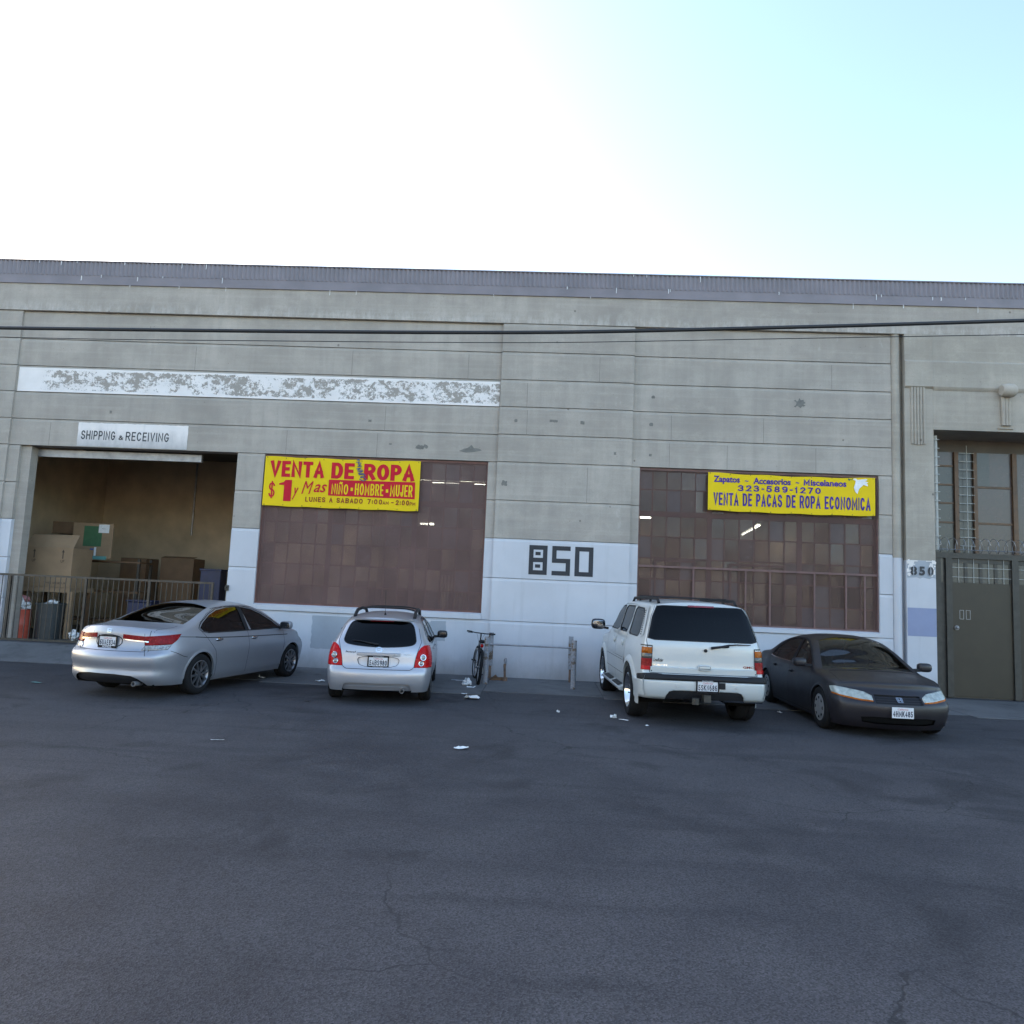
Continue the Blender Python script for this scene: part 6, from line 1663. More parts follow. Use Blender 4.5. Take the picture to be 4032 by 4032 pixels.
# ================================================================== 2. silver hatchback
def build_hatch():
    S = dict(
        rear=[(0.22, -1.95), (0.30, -1.99), (0.42, -2.01), (0.53, -2.01), (0.57, -1.965), (0.65, -1.95), (0.80, -1.935), (0.90, -1.91), (1.00, -1.86), (1.15, -1.75), (1.28, -1.63), (1.36, -1.52)],
        front=[(0.18, 1.95), (0.35, 2.05), (0.5, 2.06), (0.62, 2.0), (0.75, 1.9)],
        top=[(-2.0, 1.30), (-1.60, 1.355), (-1.2, 1.395), (-0.6, 1.42), (-0.1, 1.42), (0.3, 1.38), (0.55, 1.30), (1.0, 1.05), (1.2, 0.955), (1.5, 0.90), (1.9, 0.78), (2.2, 0.64)],
        drop=[(-2.0, 0.06), (-1.4, 0.065), (0, 0.065), (0.5, 0.08), (1.0, 0.10), (1.3, 0.06), (2.2, 0.05)],
        plan=[(-2.1, 0.80), (-1.7, 0.833), (-1.2, 0.848), (0, 0.852), (1.0, 0.85), (1.6, 0.835), (2.1, 0.75)],
        section=[(0.18, 0.92), (0.26, 0.95), (0.42, 0.985), (0.60, 1.0), (0.72, 0.995), (0.86, 0.965), (0.93, 0.935), (1.05, 0.865), (1.2, 0.785), (1.32, 0.70), (1.40, 0.63)],
        bottom=[(-2.1, 0.25), (-1.5, 0.21), (0, 0.19), (1.5, 0.19), (2.1, 0.19)],
        rcorner=(0.30, 0.10), fcorner=(0.5, 0.2), rbow=0.085, fbow=0.18, wz=0.305)
    c = Car(S); c.root = empty('parked_car')
    tag(c.root, 'silver hatchback estate with dark roof rack and black tinted rear window facing the wall', 'car', 'cars parked along the warehouse')
    ax = (1.305, -1.305); r_a = 0.338
    for x in ax: arch(c, x, r_a)
    c.drop_faces('arch')
    fw = [(-0.02, 0.925), (0.92, 0.93), (0.78, 1.04), (0.52, 1.19), (0.30, 1.275), (0.0, 1.315), (-0.06, 1.315)]
    rw = [(-0.12, 0.925), (-0.16, 1.32), (-0.5, 1.325), (-0.95, 1.30), (-0.93, 0.945)]
    qw = [(-1.02, 0.95), (-1.03, 1.295), (-1.3, 1.26), (-1.5, 1.16), (-1.56, 1.06), (-1.5, 1.0), (-1.3, 0.96)]
    fd = [(-0.08, 0.235), (0.95, 0.235), (1.0, 0.5), (1.03, 0.80), (0.99, 0.95), (0.80, 1.065), (0.53, 1.215), (0.30, 1.30), (-0.08, 1.335)]
    rd_ = [(-0.08, 0.235), (-0.08, 1.335), (-0.5, 1.345), (-0.98, 1.325), (-0.985, 0.93), (-1.0, 0.70), (-0.92, 0.50), (-0.86, 0.235)]
    for n_, P in (('frontwin', fw), ('rearwin', rw), ('quarter', qw)): c.cut2(n_, P, 90)
    c.cut2('frontdoor', fd, 90); c.cut2('reardoor', rd_, 90)
    c.cut('windshield', [(0.50, -0.50), (1.16, -0.70), (1.24, 0), (1.16, 0.70), (0.50, 0.50), (0.46, 0)], 'top', lambda q: q.z > 0.8)
    glass = smooth_poly([(-0.585, 0.955), (-0.40, 0.915), (0.0, 0.895), (0.40, 0.915), (0.585, 0.955), (0.56, 1.10), (0.50, 1.285), (0.35, 1.305), (-0.35, 1.305), (-0.50, 1.285), (-0.56, 1.10)], 2)
    c.cut('rear_window', glass, 180, lambda q: q.x < -1.3)
    for sd, s_ in (('r', 1), ('l', -1)):
        lp = [(0.57, 0.595), (0.87, 0.595), (0.87, 0.74), (0.85, 0.84), (0.815, 0.905), (0.765, 0.94), (0.705, 0.94), (0.655, 0.905), (0.615, 0.84), (0.592, 0.76), (0.578, 0.67)]
        c.cut('lamp|' + sd, [(s_ * h, z) for h, z in lp], 180, lambda q: q.x < -1.6)
    hatch = [(-0.54, 0.575), (-0.50, 0.555), (0.50, 0.555), (0.54, 0.575), (0.565, 0.60), (0.575, 0.68), (0.59, 0.76), (0.612, 0.84), (0.66, 0.99), (0.60, 1.20), (0.555, 1.325), (-0.555, 1.325), (-0.60, 1.20), (-0.66, 0.99), (-0.612, 0.84), (-0.59, 0.76), (-0.575, 0.68), (-0.565, 0.60)]
    c.cut('recess', smooth_poly([(-0.30, 0.59), (0.30, 0.59), (0.345, 0.755), (-0.345, 0.755)], 2, 0.2), 180, lambda q: q.x < -1.6)
    c.cut('hatch', hatch, 180, lambda q: q.x < -1.3)
    c.cut('insert', smooth_poly([(-0.56, 0.20), (0.56, 0.20), (0.50, 0.345), (-0.50, 0.345)], 2, 0.12), 180, lambda q: q.x < -1.7)
    c.cut('bumper', [(-1, 0.2), (1, 0.2), (1, 0.585), (0.84, 0.585), (0.56, 0.590), (0.54, 0.565), (0.50, 0.545), (-0.50, 0.545), (-0.54, 0.565), (-0.56, 0.590), (-0.84, 0.585), (-1, 0.585)], 180, lambda q: q.x < -1.66)
    for sd, s_ in (('r', 1), ('l', -1)):
        c.cut('headlamp|' + sd, [(s_ * h, z) for h, z in [(1.62, 0.62), (2.05, 0.56), (2.0, 0.68), (1.55, 0.80)]], -90 * s_)
    P = M['silver2']
    c.part('body', 'body', P)
    c.lining(M['lining'], ('frontwin', 'rearwin', 'quarter', 'windshield', 'rear_window'), 0.5)
    c.part('windshield', 'windshield', M['glass_car'], offset=-0.003)
    h = c.part('hatch', 'tailgate', P)
    c.part('rear_window', 'rear_window', M['glass_tint'], h, offset=-0.002)
    c.part('recess', 'plate_recess', P, h, offset=-0.022)
    c.part('bumper', 'rear_bumper', P, offset=0.012)
    c.part('insert', 'bumper_insert', P, offset=-0.028)
    door_parts(c, P, M['glass_mid'], handle_bar(P, 0.08, 0.016), [('frontdoor', ('frontwin',), 0.05, 0.83), ('reardoor', ('rearwin',), -0.86, 0.84)])
    for sd, s_ in (('r', -1), ('l', 1)):
        c.part('quarter|' + sd, 'quarter_window', M['glass_tint'], offset=-0.004)
        l = c.part('lamp|' + sd, 'tail_lamp', M['bright_red'], offset=0.007, thick=0.014)
        c.part('headlamp|' + sd, 'headlamp', M['headlamp'], offset=0.002)
        for (y, z, r, m) in ((0.70, 0.755, 0.045, 'amber_lens'), (0.675, 0.662, 0.038, 'clear_lens')):
            q, nn_ = c.rear(s_ * y, z); o = q + nn_ * 0.004
            mb = MB(); u = Vector((0, 0, 1)); a = nn_.cross(u).normalized(); u = a.cross(nn_)
            rings = []
            for (rr, d) in ((r, 0.0), (r, 0.012), (r * 0.8, 0.017), (0.0001, 0.019)): rings.append([o + nn_ * d + a * rr * math.cos(t) + u * rr * math.sin(t) for t in np.linspace(0, 2 * math.pi, 21)[:-1]])
            mb.add([p for rg in rings for p in rg], [(i * 20 + k, i * 20 + (k + 1) % 20, (i + 1) * 20 + (k + 1) % 20, (i + 1) * 20 + k) for i in range(3) for k in range(20)])
            mb.build('round_lens', M['clear_lens'], l, smooth=50)
            ring = MB().tube([o + nn_ * 0.012 + a * r * math.cos(t) + u * r * math.sin(t) for t in np.linspace(0, 2 * math.pi, 25)[:-1]], 0.005, 5, closed=True)
            ring.build('lens_ring', M['chrome'], l, smooth=60)
    sm = MB()
    for sg in (-1, 1):
        for P_ in (fd, rd_): c.ribbon(sm, P_, 'side', 0.008, closed=True, sg=sg)
    c.ribbon(sm, [(-h_, z) for h_, z in hatch[:10]], 'rear', 0.009); c.ribbon(sm, [(-h_, z) for h_, z in hatch[12:] + hatch[:1]], 'rear', 0.009)
    rc = smooth_poly([(-0.30, 0.59), (0.30, 0.59), (0.345, 0.755), (-0.345, 0.755)], 2, 0.2)
    c.ribbon(sm, rc, 'rear', 0.006, 0.001, closed=True)
    sm.build('panel_gap', M['seam'], c.root)
    tr = MB()
    for sg in (-1, 1):
        c.ribbon(tr, [(0.95, 0.925), (-0.95, 0.92)], 'side', 0.018, 0.004, sg=sg); c.ribbon(tr, [(-0.95, 1.315), (-0.5, 1.338), (0.0, 1.33), (0.3, 1.292), (0.53, 1.205), (0.8, 1.055), (0.95, 0.94)], 'side', 0.016, 0.004, sg=sg)
        c.ribbon(tr, [(-0.075, 0.925), (-0.11, 1.325)], 'side', 0.07, 0.003, sg=sg); c.ribbon(tr, [(-0.97, 0.93), (-0.99, 1.31)], 'side', 0.06, 0.003, sg=sg)
    tr.build('window_trim', M['black_plastic'], c.root)
    wsu = MB(); gl = [(-h_, z) for h_, z in glass]; c.ribbon(wsu, gl, 'rear', 0.012, 0.002, closed=True); wsu.build('window_seal', M['black_plastic'], h)
    hb = MB()
    vs = []
    for y in np.linspace(-0.345, 0.345, 15):
        q, _ = c.rear(y, 0.79); k = 0.010 if abs(y) > 0.33 else 0.03
        vs += [(q.x - 0.002, y, 0.815), (q.x - k, y, 0.807), (q.x - k, y, 0.772), (q.x + 0.004, y, 0.760)]
    hb.add(vs, [(4 * i + j, 4 * i + j + 1, 4 * i + j + 5, 4 * i + j + 4) for i in range(14) for j in range(3)]); hb.build('tailgate_handle', P, h, smooth=50)
    q, nn_ = c.rear(-0.25, 0.79); MB().cyl((q.x - 0.03, -0.25, 0.79), (q.x - 0.035, -0.25, 0.79), 0.013, 12).build('key_lock', M['steel'], h)
    plate(c, 0.0, 0.672, 0.305, 0.152, '5ABS980', 'rear', 'gloss_black', 'Huntington Beach', 'Chrysler Jeep', lift=0.004)
    em = MB(); q, nn_ = c.rear(0, 0.86)
    c.ribbon(em, [(0.048 * math.cos(t), 0.86 + 0.037 * math.sin(t)) for t in np.linspace(0, 2 * math.pi, 25)[:-1]], 'rear', 0.010, 0.007, closed=True, step=0.02)
    c.ribbon(em, [(0.041, 0.866), (0.016, 0.870), (0.0, 0.852), (-0.016, 0.870), (-0.041, 0.866)], 'rear', 0.008, 0.008, step=0.01)
    em.build('emblem', M['chrome'], h)
    s1 = MB(); c.decal(s1, 'Protege5', 0.53, 0.36, 0.79, 0.825, 'rear', 0.004, 0.02, 0.3); s1.build('model_script', M['gloss_black'], h)
    s2 = MB(); q, nn_ = c.rear(-0.46, 0.80)
    for a, b in ((-0.40, -0.525),): c.ribbon(s2, [(a, 0.797), (b, 0.797)], 'rear', 0.022, 0.004)
    s2.build('dealer_badge', M['plate_white'], h)
    s3 = MB(); c.decal(s3, 'Huntington', -0.405, -0.52, 0.791, 0.803, 'rear', 0.0055, 0.0); s3.build('dealer_badge_lettering', M['gloss_black'], h)
    # bumper mouldings
    bl = MB(); c.ribbon(bl, [(-0.60, 0.262), (-0.55, 0.325), (-0.48, 0.352), (0.48, 0.352), (0.55, 0.325), (0.60, 0.285)], 'rear', 0.016, 0.018); c.ribbon(bl, [(-0.5, 0.262), (-0.45, 0.295), (0.45, 0.295), (0.5, 0.262)], 'rear', 0.018, 0.006)
    bl.build('bumper_moulding', P, c.root)
    ex = MB().lathe([(0.038, -2.08), (0.038, -1.85), (0.031, -1.85), (0.031, -2.08), (0.038, -2.08)], 0, 20, (0, -0.40, 0.235)); ex.build('exhaust_tip', M['steel'], c.root, smooth=50)
    # high brake lamp under the spoiler lip
    sp = MB(); vs = []
    for y in np.linspace(-0.56, 0.56, 17):
        q, _ = c.rear(y, 1.318); vs += [(q.x + 0.10, y, 1.345), (q.x - 0.055, y, 1.330), (q.x - 0.052, y, 1.312), (q.x + 0.03, y, 1.305)]
    sp.add(vs, [(4 * i + j, 4 * i + j + 1, 4 * i + j + 5, 4 * i + j + 4) for i in range(16) for j in range(3)]); sp.build('roof_spoiler', P, h, smooth=50)
    bk = MB(); c.ribbon(bk, [(-0.19, 1.297), (0.19, 1.297)], 'rear', 0.022, 0.01); bk.build('high_brake_lamp', M['dark_red_lens'], h)
    wp = MB(); L = [c.rear(y, z) for y, z in ((0.02, 0.935), (0.15, 0.95), (0.30, 0.975), (0.42, 0.985))]
    wp.tube([q + n_ * 0.02 for q, n_ in L], [0.016, 0.013, 0.009, 0.006], 6); L = [c.rear(y, z) for y, z in ((0.1, 0.96), (0.45, 0.985))]; wp.tube([q + n_ * 0.012 for q, n_ in L], 0.005, 5)
    wp.build('rear_wiper', M['black_plastic'], h, smooth=60)
    # roof rack
    for sg in (-1, 1):
        P_ = []
        for x, dz in ((-1.34, 0.0), (-1.22, 0.05), (-1.02, 0.09), (-0.4, 0.10), (0.15, 0.08), (0.32, 0.04), (0.38, 0.0)):
            q, nn_ = c.above(x, sg * 0.50); P_.append((x, sg * 0.50, q.z + dz))
        MB().tube(P_, 0.030, 8).build('roof_rail', M['black_plastic'], c.root, smooth=60)
    for x in (-0.92, 0.02):
        z = c.above(x, 0.50)[0].z + 0.09
        P_ = [(x, y, z + 0.045 * (1 - (abs(y) / 0.5) ** 4)) for y in np.linspace(-0.5, 0.5, 13)]
        mb = MB(); 
        for a, b in zip(P_[:-1], P_[1:]): mb.bar(a, b, 0.085, 0.026)
        mb.build('cross_bar', M['black_plastic'], c.root)
    q, _ = c.above(-1.30, 0.0)
    MB().tube([q, q + Vector((-0.02, 0, 0.03))], [0.022, 0.01], 8).tube([q + Vector((-0.01, 0, 0.02)), q + Vector((-0.14, 0, 0.42))], 0.004, 5).build('antenna', M['black_plastic'], c.root)
    rocker_floor(c, -1.9, 1.9, 0.66, 0.2, 0.32)
    for sg in (-1, 1):
        for x in ax:
            wheel(c.root, x, sg * 0.735, 0.305, 0.20, 0.205, 'ten', M['alloy'], sg); wheel_well(c, x, r_a + 0.005, 0.50, 0.80, sg); arch_lip(c, x, r_a, sg, 0.03, 0.006, P, 'arch_lip')
        mirror(c, 0.86, sg * 0.945, 0.975, sg, M['black_plastic'], 0.10, 0.072, 'gloss_black')
    seats(c, [(0.1, (-0.35, 0.35)), (-0.8, (-0.36, 0.0, 0.36))], 0.42, 0.20, 0.50)
    MB().blob((1.0, 0, 0.86), 0.3, 0.66, 0.09, 4).build('dashboard', M['lining'], c.root, smooth=60)
    hd = rad(90 + 6.5); d = Vector((math.cos(hd), math.sin(hd)))
    ctr = Vector((-2.56, -4.72)) + d * 2.09
    place(c, ctr.x, ctr.y, hd)
    return c
CARS.append(build_hatch())

# ================================================================== 3. white sport utility
def build_suv():
    S = dict(
        rear=[(0.40, -2.36), (0.52, -2.42), (0.72, -2.42), (0.78, -2.36), (0.85, -2.34), (1.20, -2.33), (1.26, -2.31), (1.50, -2.22), (1.72, -2.12), (1.80, -2.06)],
        front=[(0.40, 2.2), (0.6, 2.26), (0.85, 2.28), (1.02, 2.22), (1.08, 2.15)],
        top=[(-2.4, 1.80), (-2.1, 1.825), (-1.5, 1.85), (-0.5, 1.86), (0.1, 1.845), (0.42, 1.79), (0.75, 1.55), (1.02, 1.29), (1.15, 1.22), (1.6, 1.18), (2.1, 1.10), (2.3, 1.05)],
        drop=[(-2.4, 0.065), (0, 0.07), (0.5, 0.085), (0.9, 0.10), (1.2, 0.05), (2.3, 0.05)],
        plan=[(-2.5, 0.905), (-2.1, 0.935), (-1.2, 0.955), (0, 0.958), (1.2, 0.955), (1.8, 0.94), (2.3, 0.86)],
        section=[(0.36, 0.955), (0.45, 0.975), (0.62, 0.99), (0.85, 1.0), (1.05, 0.99), (1.18, 0.965), (1.27, 0.935), (1.45, 0.875), (1.65, 0.815), (1.76, 0.77), (1.82, 0.725)],
        bottom=[(-2.5, 0.44), (-1.9, 0.42), (-1.0, 0.40), (1.0, 0.40), (2.3, 0.42)],
        rcorner=(0.16, 0.075), fcorner=(0.35, 0.12), rbow=0.06, fbow=0.12, wz=0.40)
    c = Car(S); c.root = empty('parked_car')
    tag(c.root, 'white full-size sport utility with flared arches, chrome wheels and black tinted tailgate glass', 'car', 'cars parked along the warehouse')
    ax = (1.473, -1.473); r_a = 0.47
    for x in ax: arch(c, x, r_a)
    c.drop_faces('arch')
    fw = smooth_poly([(0.02, 1.285), (0.90, 1.285), (0.78, 1.42), (0.50, 1.66), (0.36, 1.71), (0.02, 1.725)], 1, 0.12)
    rw = smooth_poly([(-0.06, 1.285), (-0.06, 1.725), (-0.80, 1.725), (-0.86, 1.70), (-0.90, 1.50), (-0.82, 1.30), (-0.78, 1.285)], 1, 0.12)
    qw = smooth_poly([(-1.02, 1.30), (-0.98, 1.72), (-1.72, 1.70), (-1.86, 1.27), (-1.10, 1.27)], 1, 0.12)
    fd = [(-0.02, 0.42), (0.90, 0.42), (0.95, 0.80), (0.97, 1.25), (0.92, 1.31), (0.80, 1.44), (0.52, 1.69), (0.36, 1.745), (-0.02, 1.755)]
    rd_ = [(-0.02, 0.42), (-0.02, 1.755), (-0.86, 1.755), (-0.93, 1.60), (-0.95, 1.40), (-0.95, 1.10), (-0.95, 0.76), (-0.92, 0.42)]
    for n_, P in (('frontwin', fw), ('rearwin', rw), ('quarter', qw)): c.cut2(n_, P, 90)
    c.cut2('frontdoor', fd, 90); c.cut2('reardoor', rd_, 90)
    c.cut('windshield', [(0.50, -0.62), (1.02, -0.80), (1.10, 0), (1.02, 0.80), (0.50, 0.62), (0.46, 0)], 'top', lambda q: q.z > 1.1)
    glass = smooth_poly([(-0.825, 1.255), (0.825, 1.255), (0.735, 1.60), (0.655, 1.765), (-0.655, 1.765), (-0.735, 1.60)], 1, 0.06)
    c.cut('rear_window', glass, 180, lambda q: q.x < -1.7)
    for sd, s_ in (('r', 1), ('l', -1)):
        v = 180 - 32 if s_ < 0 else -(180 - 32)
        t = rad(v); A = Vector((-math.sin(t), math.cos(t), 0))
        def hz(x, y, z): return (x * A.x - s_ * y * A.y, z)
        for nm, z0, z1 in (('red', 0.81, 0.975), ('smk', 0.975, 1.05), ('amb', 1.05, 1.14)):
            c.cut('lamp_' + nm + '|' + sd, [hz(-2.39, 0.80, z0), hz(-2.30, 0.925, z0), hz(-2.29, 0.92, z1), hz(-2.38, 0.79, z1)], v, lambda q: q.x < -2.0)
    gate = [(-0.80, 0.775), (0.80, 0.775), (0.84, 1.24), (0.75, 1.60), (0.67, 1.785), (-0.67, 1.785), (-0.75, 1.60), (-0.84, 1.24)]
    c.cut('gate', gate, 180, lambda q: q.x < -1.7)
    c.cut('bumper_top', [(-1.0, 0.675), (1.0, 0.675), (1.0, 0.745), (-1.0, 0.745)], 180, lambda q: q.x < -2.25)
    c.cut('valance', smooth_poly([(-0.60, 0.36), (0.60, 0.36), (0.56, 0.52), (0.45, 0.55), (-0.45, 0.55), (-0.56, 0.52)], 1), 180, lambda q: q.x < -2.1)
    c.cut('bumper', [(-1.1, 0.36), (1.1, 0.36), (1.1, 0.675), (-1.1, 0.675)], 180, lambda q: q.x < -2.0)
    for sd, s_ in (('r', 1), ('l', -1)):
        c.cut('headlamp|' + sd, [(s_ * h, z) for h, z in [(2.08, 0.86), (2.34, 0.86), (2.34, 1.05), (2.05, 1.05)]], -90 * s_)
    P = M['pearl']
    c.part('body', 'body', P); c.lining(M['lining'], ('frontwin', 'rearwin', 'quarter', 'windshield', 'rear_window'), 0.7)
    c.part('windshield', 'windshield', M['glass_car'], offset=-0.003)
    g_ = c.part('gate', 'tailgate', P)
    c.part('rear_window', 'rear_window', M['glass_tint'], g_, offset=-0.001)
    b_ = c.part('bumper', 'rear_bumper', P, offset=0.05, thick=0.07)
    c.part('bumper_top', 'bumper_step', M['black_plastic'], b_, offset=0.055, thick=0.08)
    c.part('valance', 'rear_valance', M['black_plastic'], b_, offset=0.03)
    door_parts(c, P, M['glass_tint'], handle_bar(P, 0.045, 0.045), [('frontdoor', ('frontwin',), 0.12, 1.10), ('reardoor', ('rearwin',), -0.78, 1.10)])
    for sd, s_ in (('r', -1), ('l', 1)):
        c.part('quarter|' + sd, 'quarter_window', M['glass_tint'], offset=-0.004)
        l = c.part('lamp_red|' + sd, 'tail_lamp', M['red_lens'], offset=0.012, thick=0.02)
        c.part('lamp_smk|' + sd, 'reverse_lens', M['smoke_lens'], l, offset=0.011, thick=0.02); c.part('lamp_amb|' + sd, 'turn_lens', M['amber_lens'], l, offset=0.012, thick=0.02)
        c.part('headlamp|' + sd, 'headlamp', M['headlamp'], offset=0.003)
        rf = MB(); c.ribbon(rf, [(s_ * 0.905, 0.835), (s_ * 0.80, 0.835)], 'rear', 0.055, 0.0165); rf.build('reflector', M['bright_red'], l)
        # bezel round the lamp
        bz = MB(); c.ribbon(bz, [(s_ * 0.775, 0.79), (s_ * 0.765, 1.165), (s_ * 0.90, 1.165)], 'rear', 0.016, 0.010); bz.build('lamp_bezel', M['black_plastic'], l)
    sm = MB()
    for sg in (-1, 1):
        for P_ in (fd, rd_): c.ribbon(sm, P_, 'side', 0.009, closed=True, sg=sg)
    c.ribbon(sm, [(-0.67, 1.785), (-0.75, 1.60), (-0.84, 1.24), (-0.80, 0.775), (0.80, 0.775), (0.84, 1.24), (0.75, 1.60), (0.67, 1.785)], 'rear', 0.010)
    sm.build('panel_gap', M['seam'], c.root)
    seal = MB(); c.ribbon(seal, [(-a, b) for a, b in glass], 'rear', 0.014, 0.002, closed=True); seal.build('window_seal', M['black_plastic'], g_)
    ws = MB()
    for sg in (-1, 1):
        for P_ in (fw, rw, qw): c.ribbon(ws, P_, 'side', 0.02, 0.002, closed=True, sg=sg)
    ws.build('window_seal', M['black_plastic'], c.root)
    # lower tailgate ledge, handle, lock, wiper, scripts
    lg = MB(); vs = []
    for y in np.linspace(-0.79, 0.79, 17):
        q, _ = c.rear(y, 0.83); vs += [(q.x - 0.002, y, 0.865), (q.x - 0.02, y, 0.855), (q.x - 0.02, y, 0.785), (q.x + 0.01, y, 0.78)]
    lg.add(vs, [(4 * i + j, 4 * i + j + 1, 4 * i + j + 5, 4 * i + j + 4) for i in range(16) for j in range(3)]); lg.build('tailgate_ledge', P, g_, smooth=40)
    q, _ = c.rear(0, 0.875); hd_ = MB().blob((q.x - 0.03, 0.0, 0.87), 0.02, 0.10, 0.045, 4); hd_.build('tailgate_handle', P, g_, smooth=60)
    hs = MB(); c.ribbon(hs, [(-0.08, 0.845), (0.08, 0.845), (0.08, 0.89), (-0.08, 0.89)], 'rear', 0.006, 0.052, closed=True); hs.build('handle_outline', M['seam'], g_)
    q, _ = c.rear(-0.02, 1.125); MB().cyl((q.x - 0.004, -0.02, 1.125), (q.x - 0.02, -0.02, 1.125), 0.026, 14).build('wiper_washer', M['black_plastic'], g_, smooth=50)
    wp = MB(); L = [c.rear(y, z) for y, z in ((-0.10, 1.165), (-0.25, 1.185), (-0.36, 1.20))]; wp.tube([q + n_ * 0.035 for q, n_ in L], [0.022, 0.018, 0.026], 7)
    L = [c.rear(y, z) for y, z in ((-0.34, 1.212), (-0.50, 1.222), (-0.70, 1.222))]; wp.tube([q + n_ * 0.03 for q, n_ in L], [0.013, 0.010, 0.006], 6)
    wp.build('rear_wiper', M['black_plastic'], g_, smooth=60)
    sc_ = MB(); c.decal(sc_, 'YUKON', 0.765, 0.545, 0.875, 0.90, 'rear', 0.006, 0.02); sc_.build('model_script', M['chrome'], g_)
    sc_ = MB(); c.decal(sc_, 'GMC', -0.59, -0.755, 0.885, 0.918, 'rear', 0.006, 0.035); sc_.build('maker_badge', M['dark_red_lens'], g_)
    st = MB(); c.decal(st, 'LowRider', 0.745, 0.60, 0.935, 0.985, 'rear', 0.004, 0.02, 0.3); st.build('sticker', M['gloss_black'], g_)
    hb = MB(); c.ribbon(hb, [(-0.20, 1.765), (0.20, 1.765)], 'rear', 0.03, 0.012); hb.build('high_brake_lamp', M['dark_red_lens'], g_)
    plate(c, -0.02, 0.615, 0.305, 0.152, '5SKN686', 'rear', 'gloss_black', 'DOWNEY', None, lift=0.062)
    for y in (-0.24, ): 
        q, _ = c.rear(y, 0.63); MB().box(q.x - 0.058, q.x - 0.04, y - 0.045, y + 0.045, 0.585, 0.675).build('bumper_socket', M['black_plastic'], b_)
    for y in (0.42, -0.46):
        q, _ = c.rear(y, 0.61); MB().cyl((q.x - 0.04, y, 0.61), (q.x - 0.066, y, 0.61), 0.022, 12).build('park_sensor', P, b_, smooth=50)
    ht = MB().box(-2.62, -2.2, -0.05, 0.05, 0.40, 0.50).cyl((-2.56, 0.16, 0.36), (-2.56, 0.16, 0.45), 0.055, 14); ht.build('tow_hitch', M['dark_steel'], c.root)
    ex = MB().lathe([(0.04, -0.93), (0.04, -0.35), (0.033, -0.35), (0.033, -0.93), (0.04, -0.93)], 1, 18, (-2.22, 0, 0.40)); ex.build('exhaust_tip', M['chrome'], c.root, smooth=50)
    # louvred covers on the rear pillars
    for sg in (-1, 1):
        P_ = [(-1.90, 1.29), (-1.86, 1.42), (-1.82, 1.55), (-1.78, 1.70)]
        cv = MB(); c.ribbon(cv, [(-2.06, 1.28), (-2.01, 1.42), (-1.95, 1.56), (-1.88, 1.71)], 'side', 0.20, 0.010, sg=sg); o = cv.build('pillar_cover', P, c.root)
        sl = MB()
        for k in range(12):
            t = k / 11; xx = -2.04 + 0.17 * t; zz = 1.31 + 0.36 * t
            c.ribbon(sl, [(xx + 0.0, zz), (xx + 0.09, zz)], 'side', 0.016, 0.0135, sg=sg, step=0.02)
        sl.build('louvre', M['seam'], o)
        # flares, cladding and running board
        for x in ax: arch_lip(c, x, r_a - 0.012, sg, 0.10, 0.035, P, 'wheel_flare', -0.25, math.pi + 0.25)
        cl = MB(); c.ribbon(cl, [(-0.96, 0.73), (0.96, 0.73)], 'side', 0.30, 0.012, sg=sg); cl.build('door_cladding', P, c.root)
        cs = MB()
        for z in (0.86, 0.82, 0.60): c.ribbon(cs, [(-0.90, z), (0.90, z)], 'side', 0.008, 0.0145, sg=sg)
        cs.build('cladding_groove', M['seam'], c.root)
        rb = MB(); y = sg * 0.99
        rb.prism([(sg * 0.84, 0.30), (sg * 1.03, 0.33), (sg * 1.045, 0.38), (sg * 0.93, 0.42), (sg * 0.84, 0.42)], 0, -1.02, 1.0); rb.build('running_board', P, c.root, bevel=0.012)
        pd = MB()
        for (a, b) in ((-0.85, -0.15), (0.05, 0.85)): pd.add([(a, sg * 0.945, 0.4195), (b, sg * 0.945, 0.4195), (b, sg * 1.03, 0.391), (a, sg * 1.03, 0.391), (a, sg * 0.945, 0.4235), (b, sg * 0.945, 0.4235), (b, sg * 1.03, 0.395), (a, sg * 1.03, 0.395)], [(4, 5, 6, 7), (0, 1, 5, 4), (1, 2, 6, 5), (2, 3, 7, 6), (3, 0, 4, 7)])
        pd.build('step_pad', M['black_plastic'], c.root)
        # deep corner skirt behind the rear wheel
        sk = MB(); vs = []
        for x, zt_, zb2, pr in ((-1.98, 0.70, 0.40, 0.05), (-2.1, 0.72, 0.36, 0.05), (-2.25, 0.74, 0.40, 0.05), (-2.38, 0.74, 0.44, 0.04), (-2.44, 0.74, 0.46, 0.02)):
            for z in np.linspace(zt_, zb2, 5):
                q, nn_ = c.side(min(max(x, -2.36), 0), max(z, 0.45), sg); vs.append((x, q.y + sg * pr * (1 if z < zt_ - 0.01 else 0.1), z))
        sk.add(vs, [(5 * i + j, 5 * i + j + 1, 5 * i + j + 6, 5 * i + j + 5) for i in range(4) for j in range(4)]); sk.build('corner_skirt', P, b_, smooth=60)
        for x in ax:
            wheel(c.root, x, sg * 0.835, 0.40, 0.29, 0.275, 'dish', M['chrome'], sg); wheel_well(c, x, r_a + 0.005, 0.50, 0.93, sg)
        mirror(c, 0.90, sg * 1.155, 1.33, sg, M['black_plastic'], 0.135, 0.10, arm=0.06)
        q0 = c.above(-1.9, sg * 0.60)[0]; q1 = c.above(0.2, sg * 0.60)[0]
        rr_ = MB().tube([(-1.95, sg * 0.60, q0.z + 0.01), (-1.85, sg * 0.60, q0.z + 0.07), (-0.8, sg * 0.60, q1.z + 0.085), (0.1, sg * 0.60, q1.z + 0.07), (0.25, sg * 0.60, q1.z + 0.0)], 0.024, 8)
        for x in (-1.3, -0.4): rr_.bar((x, sg * 0.60, q0.z), (x, sg * 0.60, q0.z + 0.08), 0.06, 0.03)
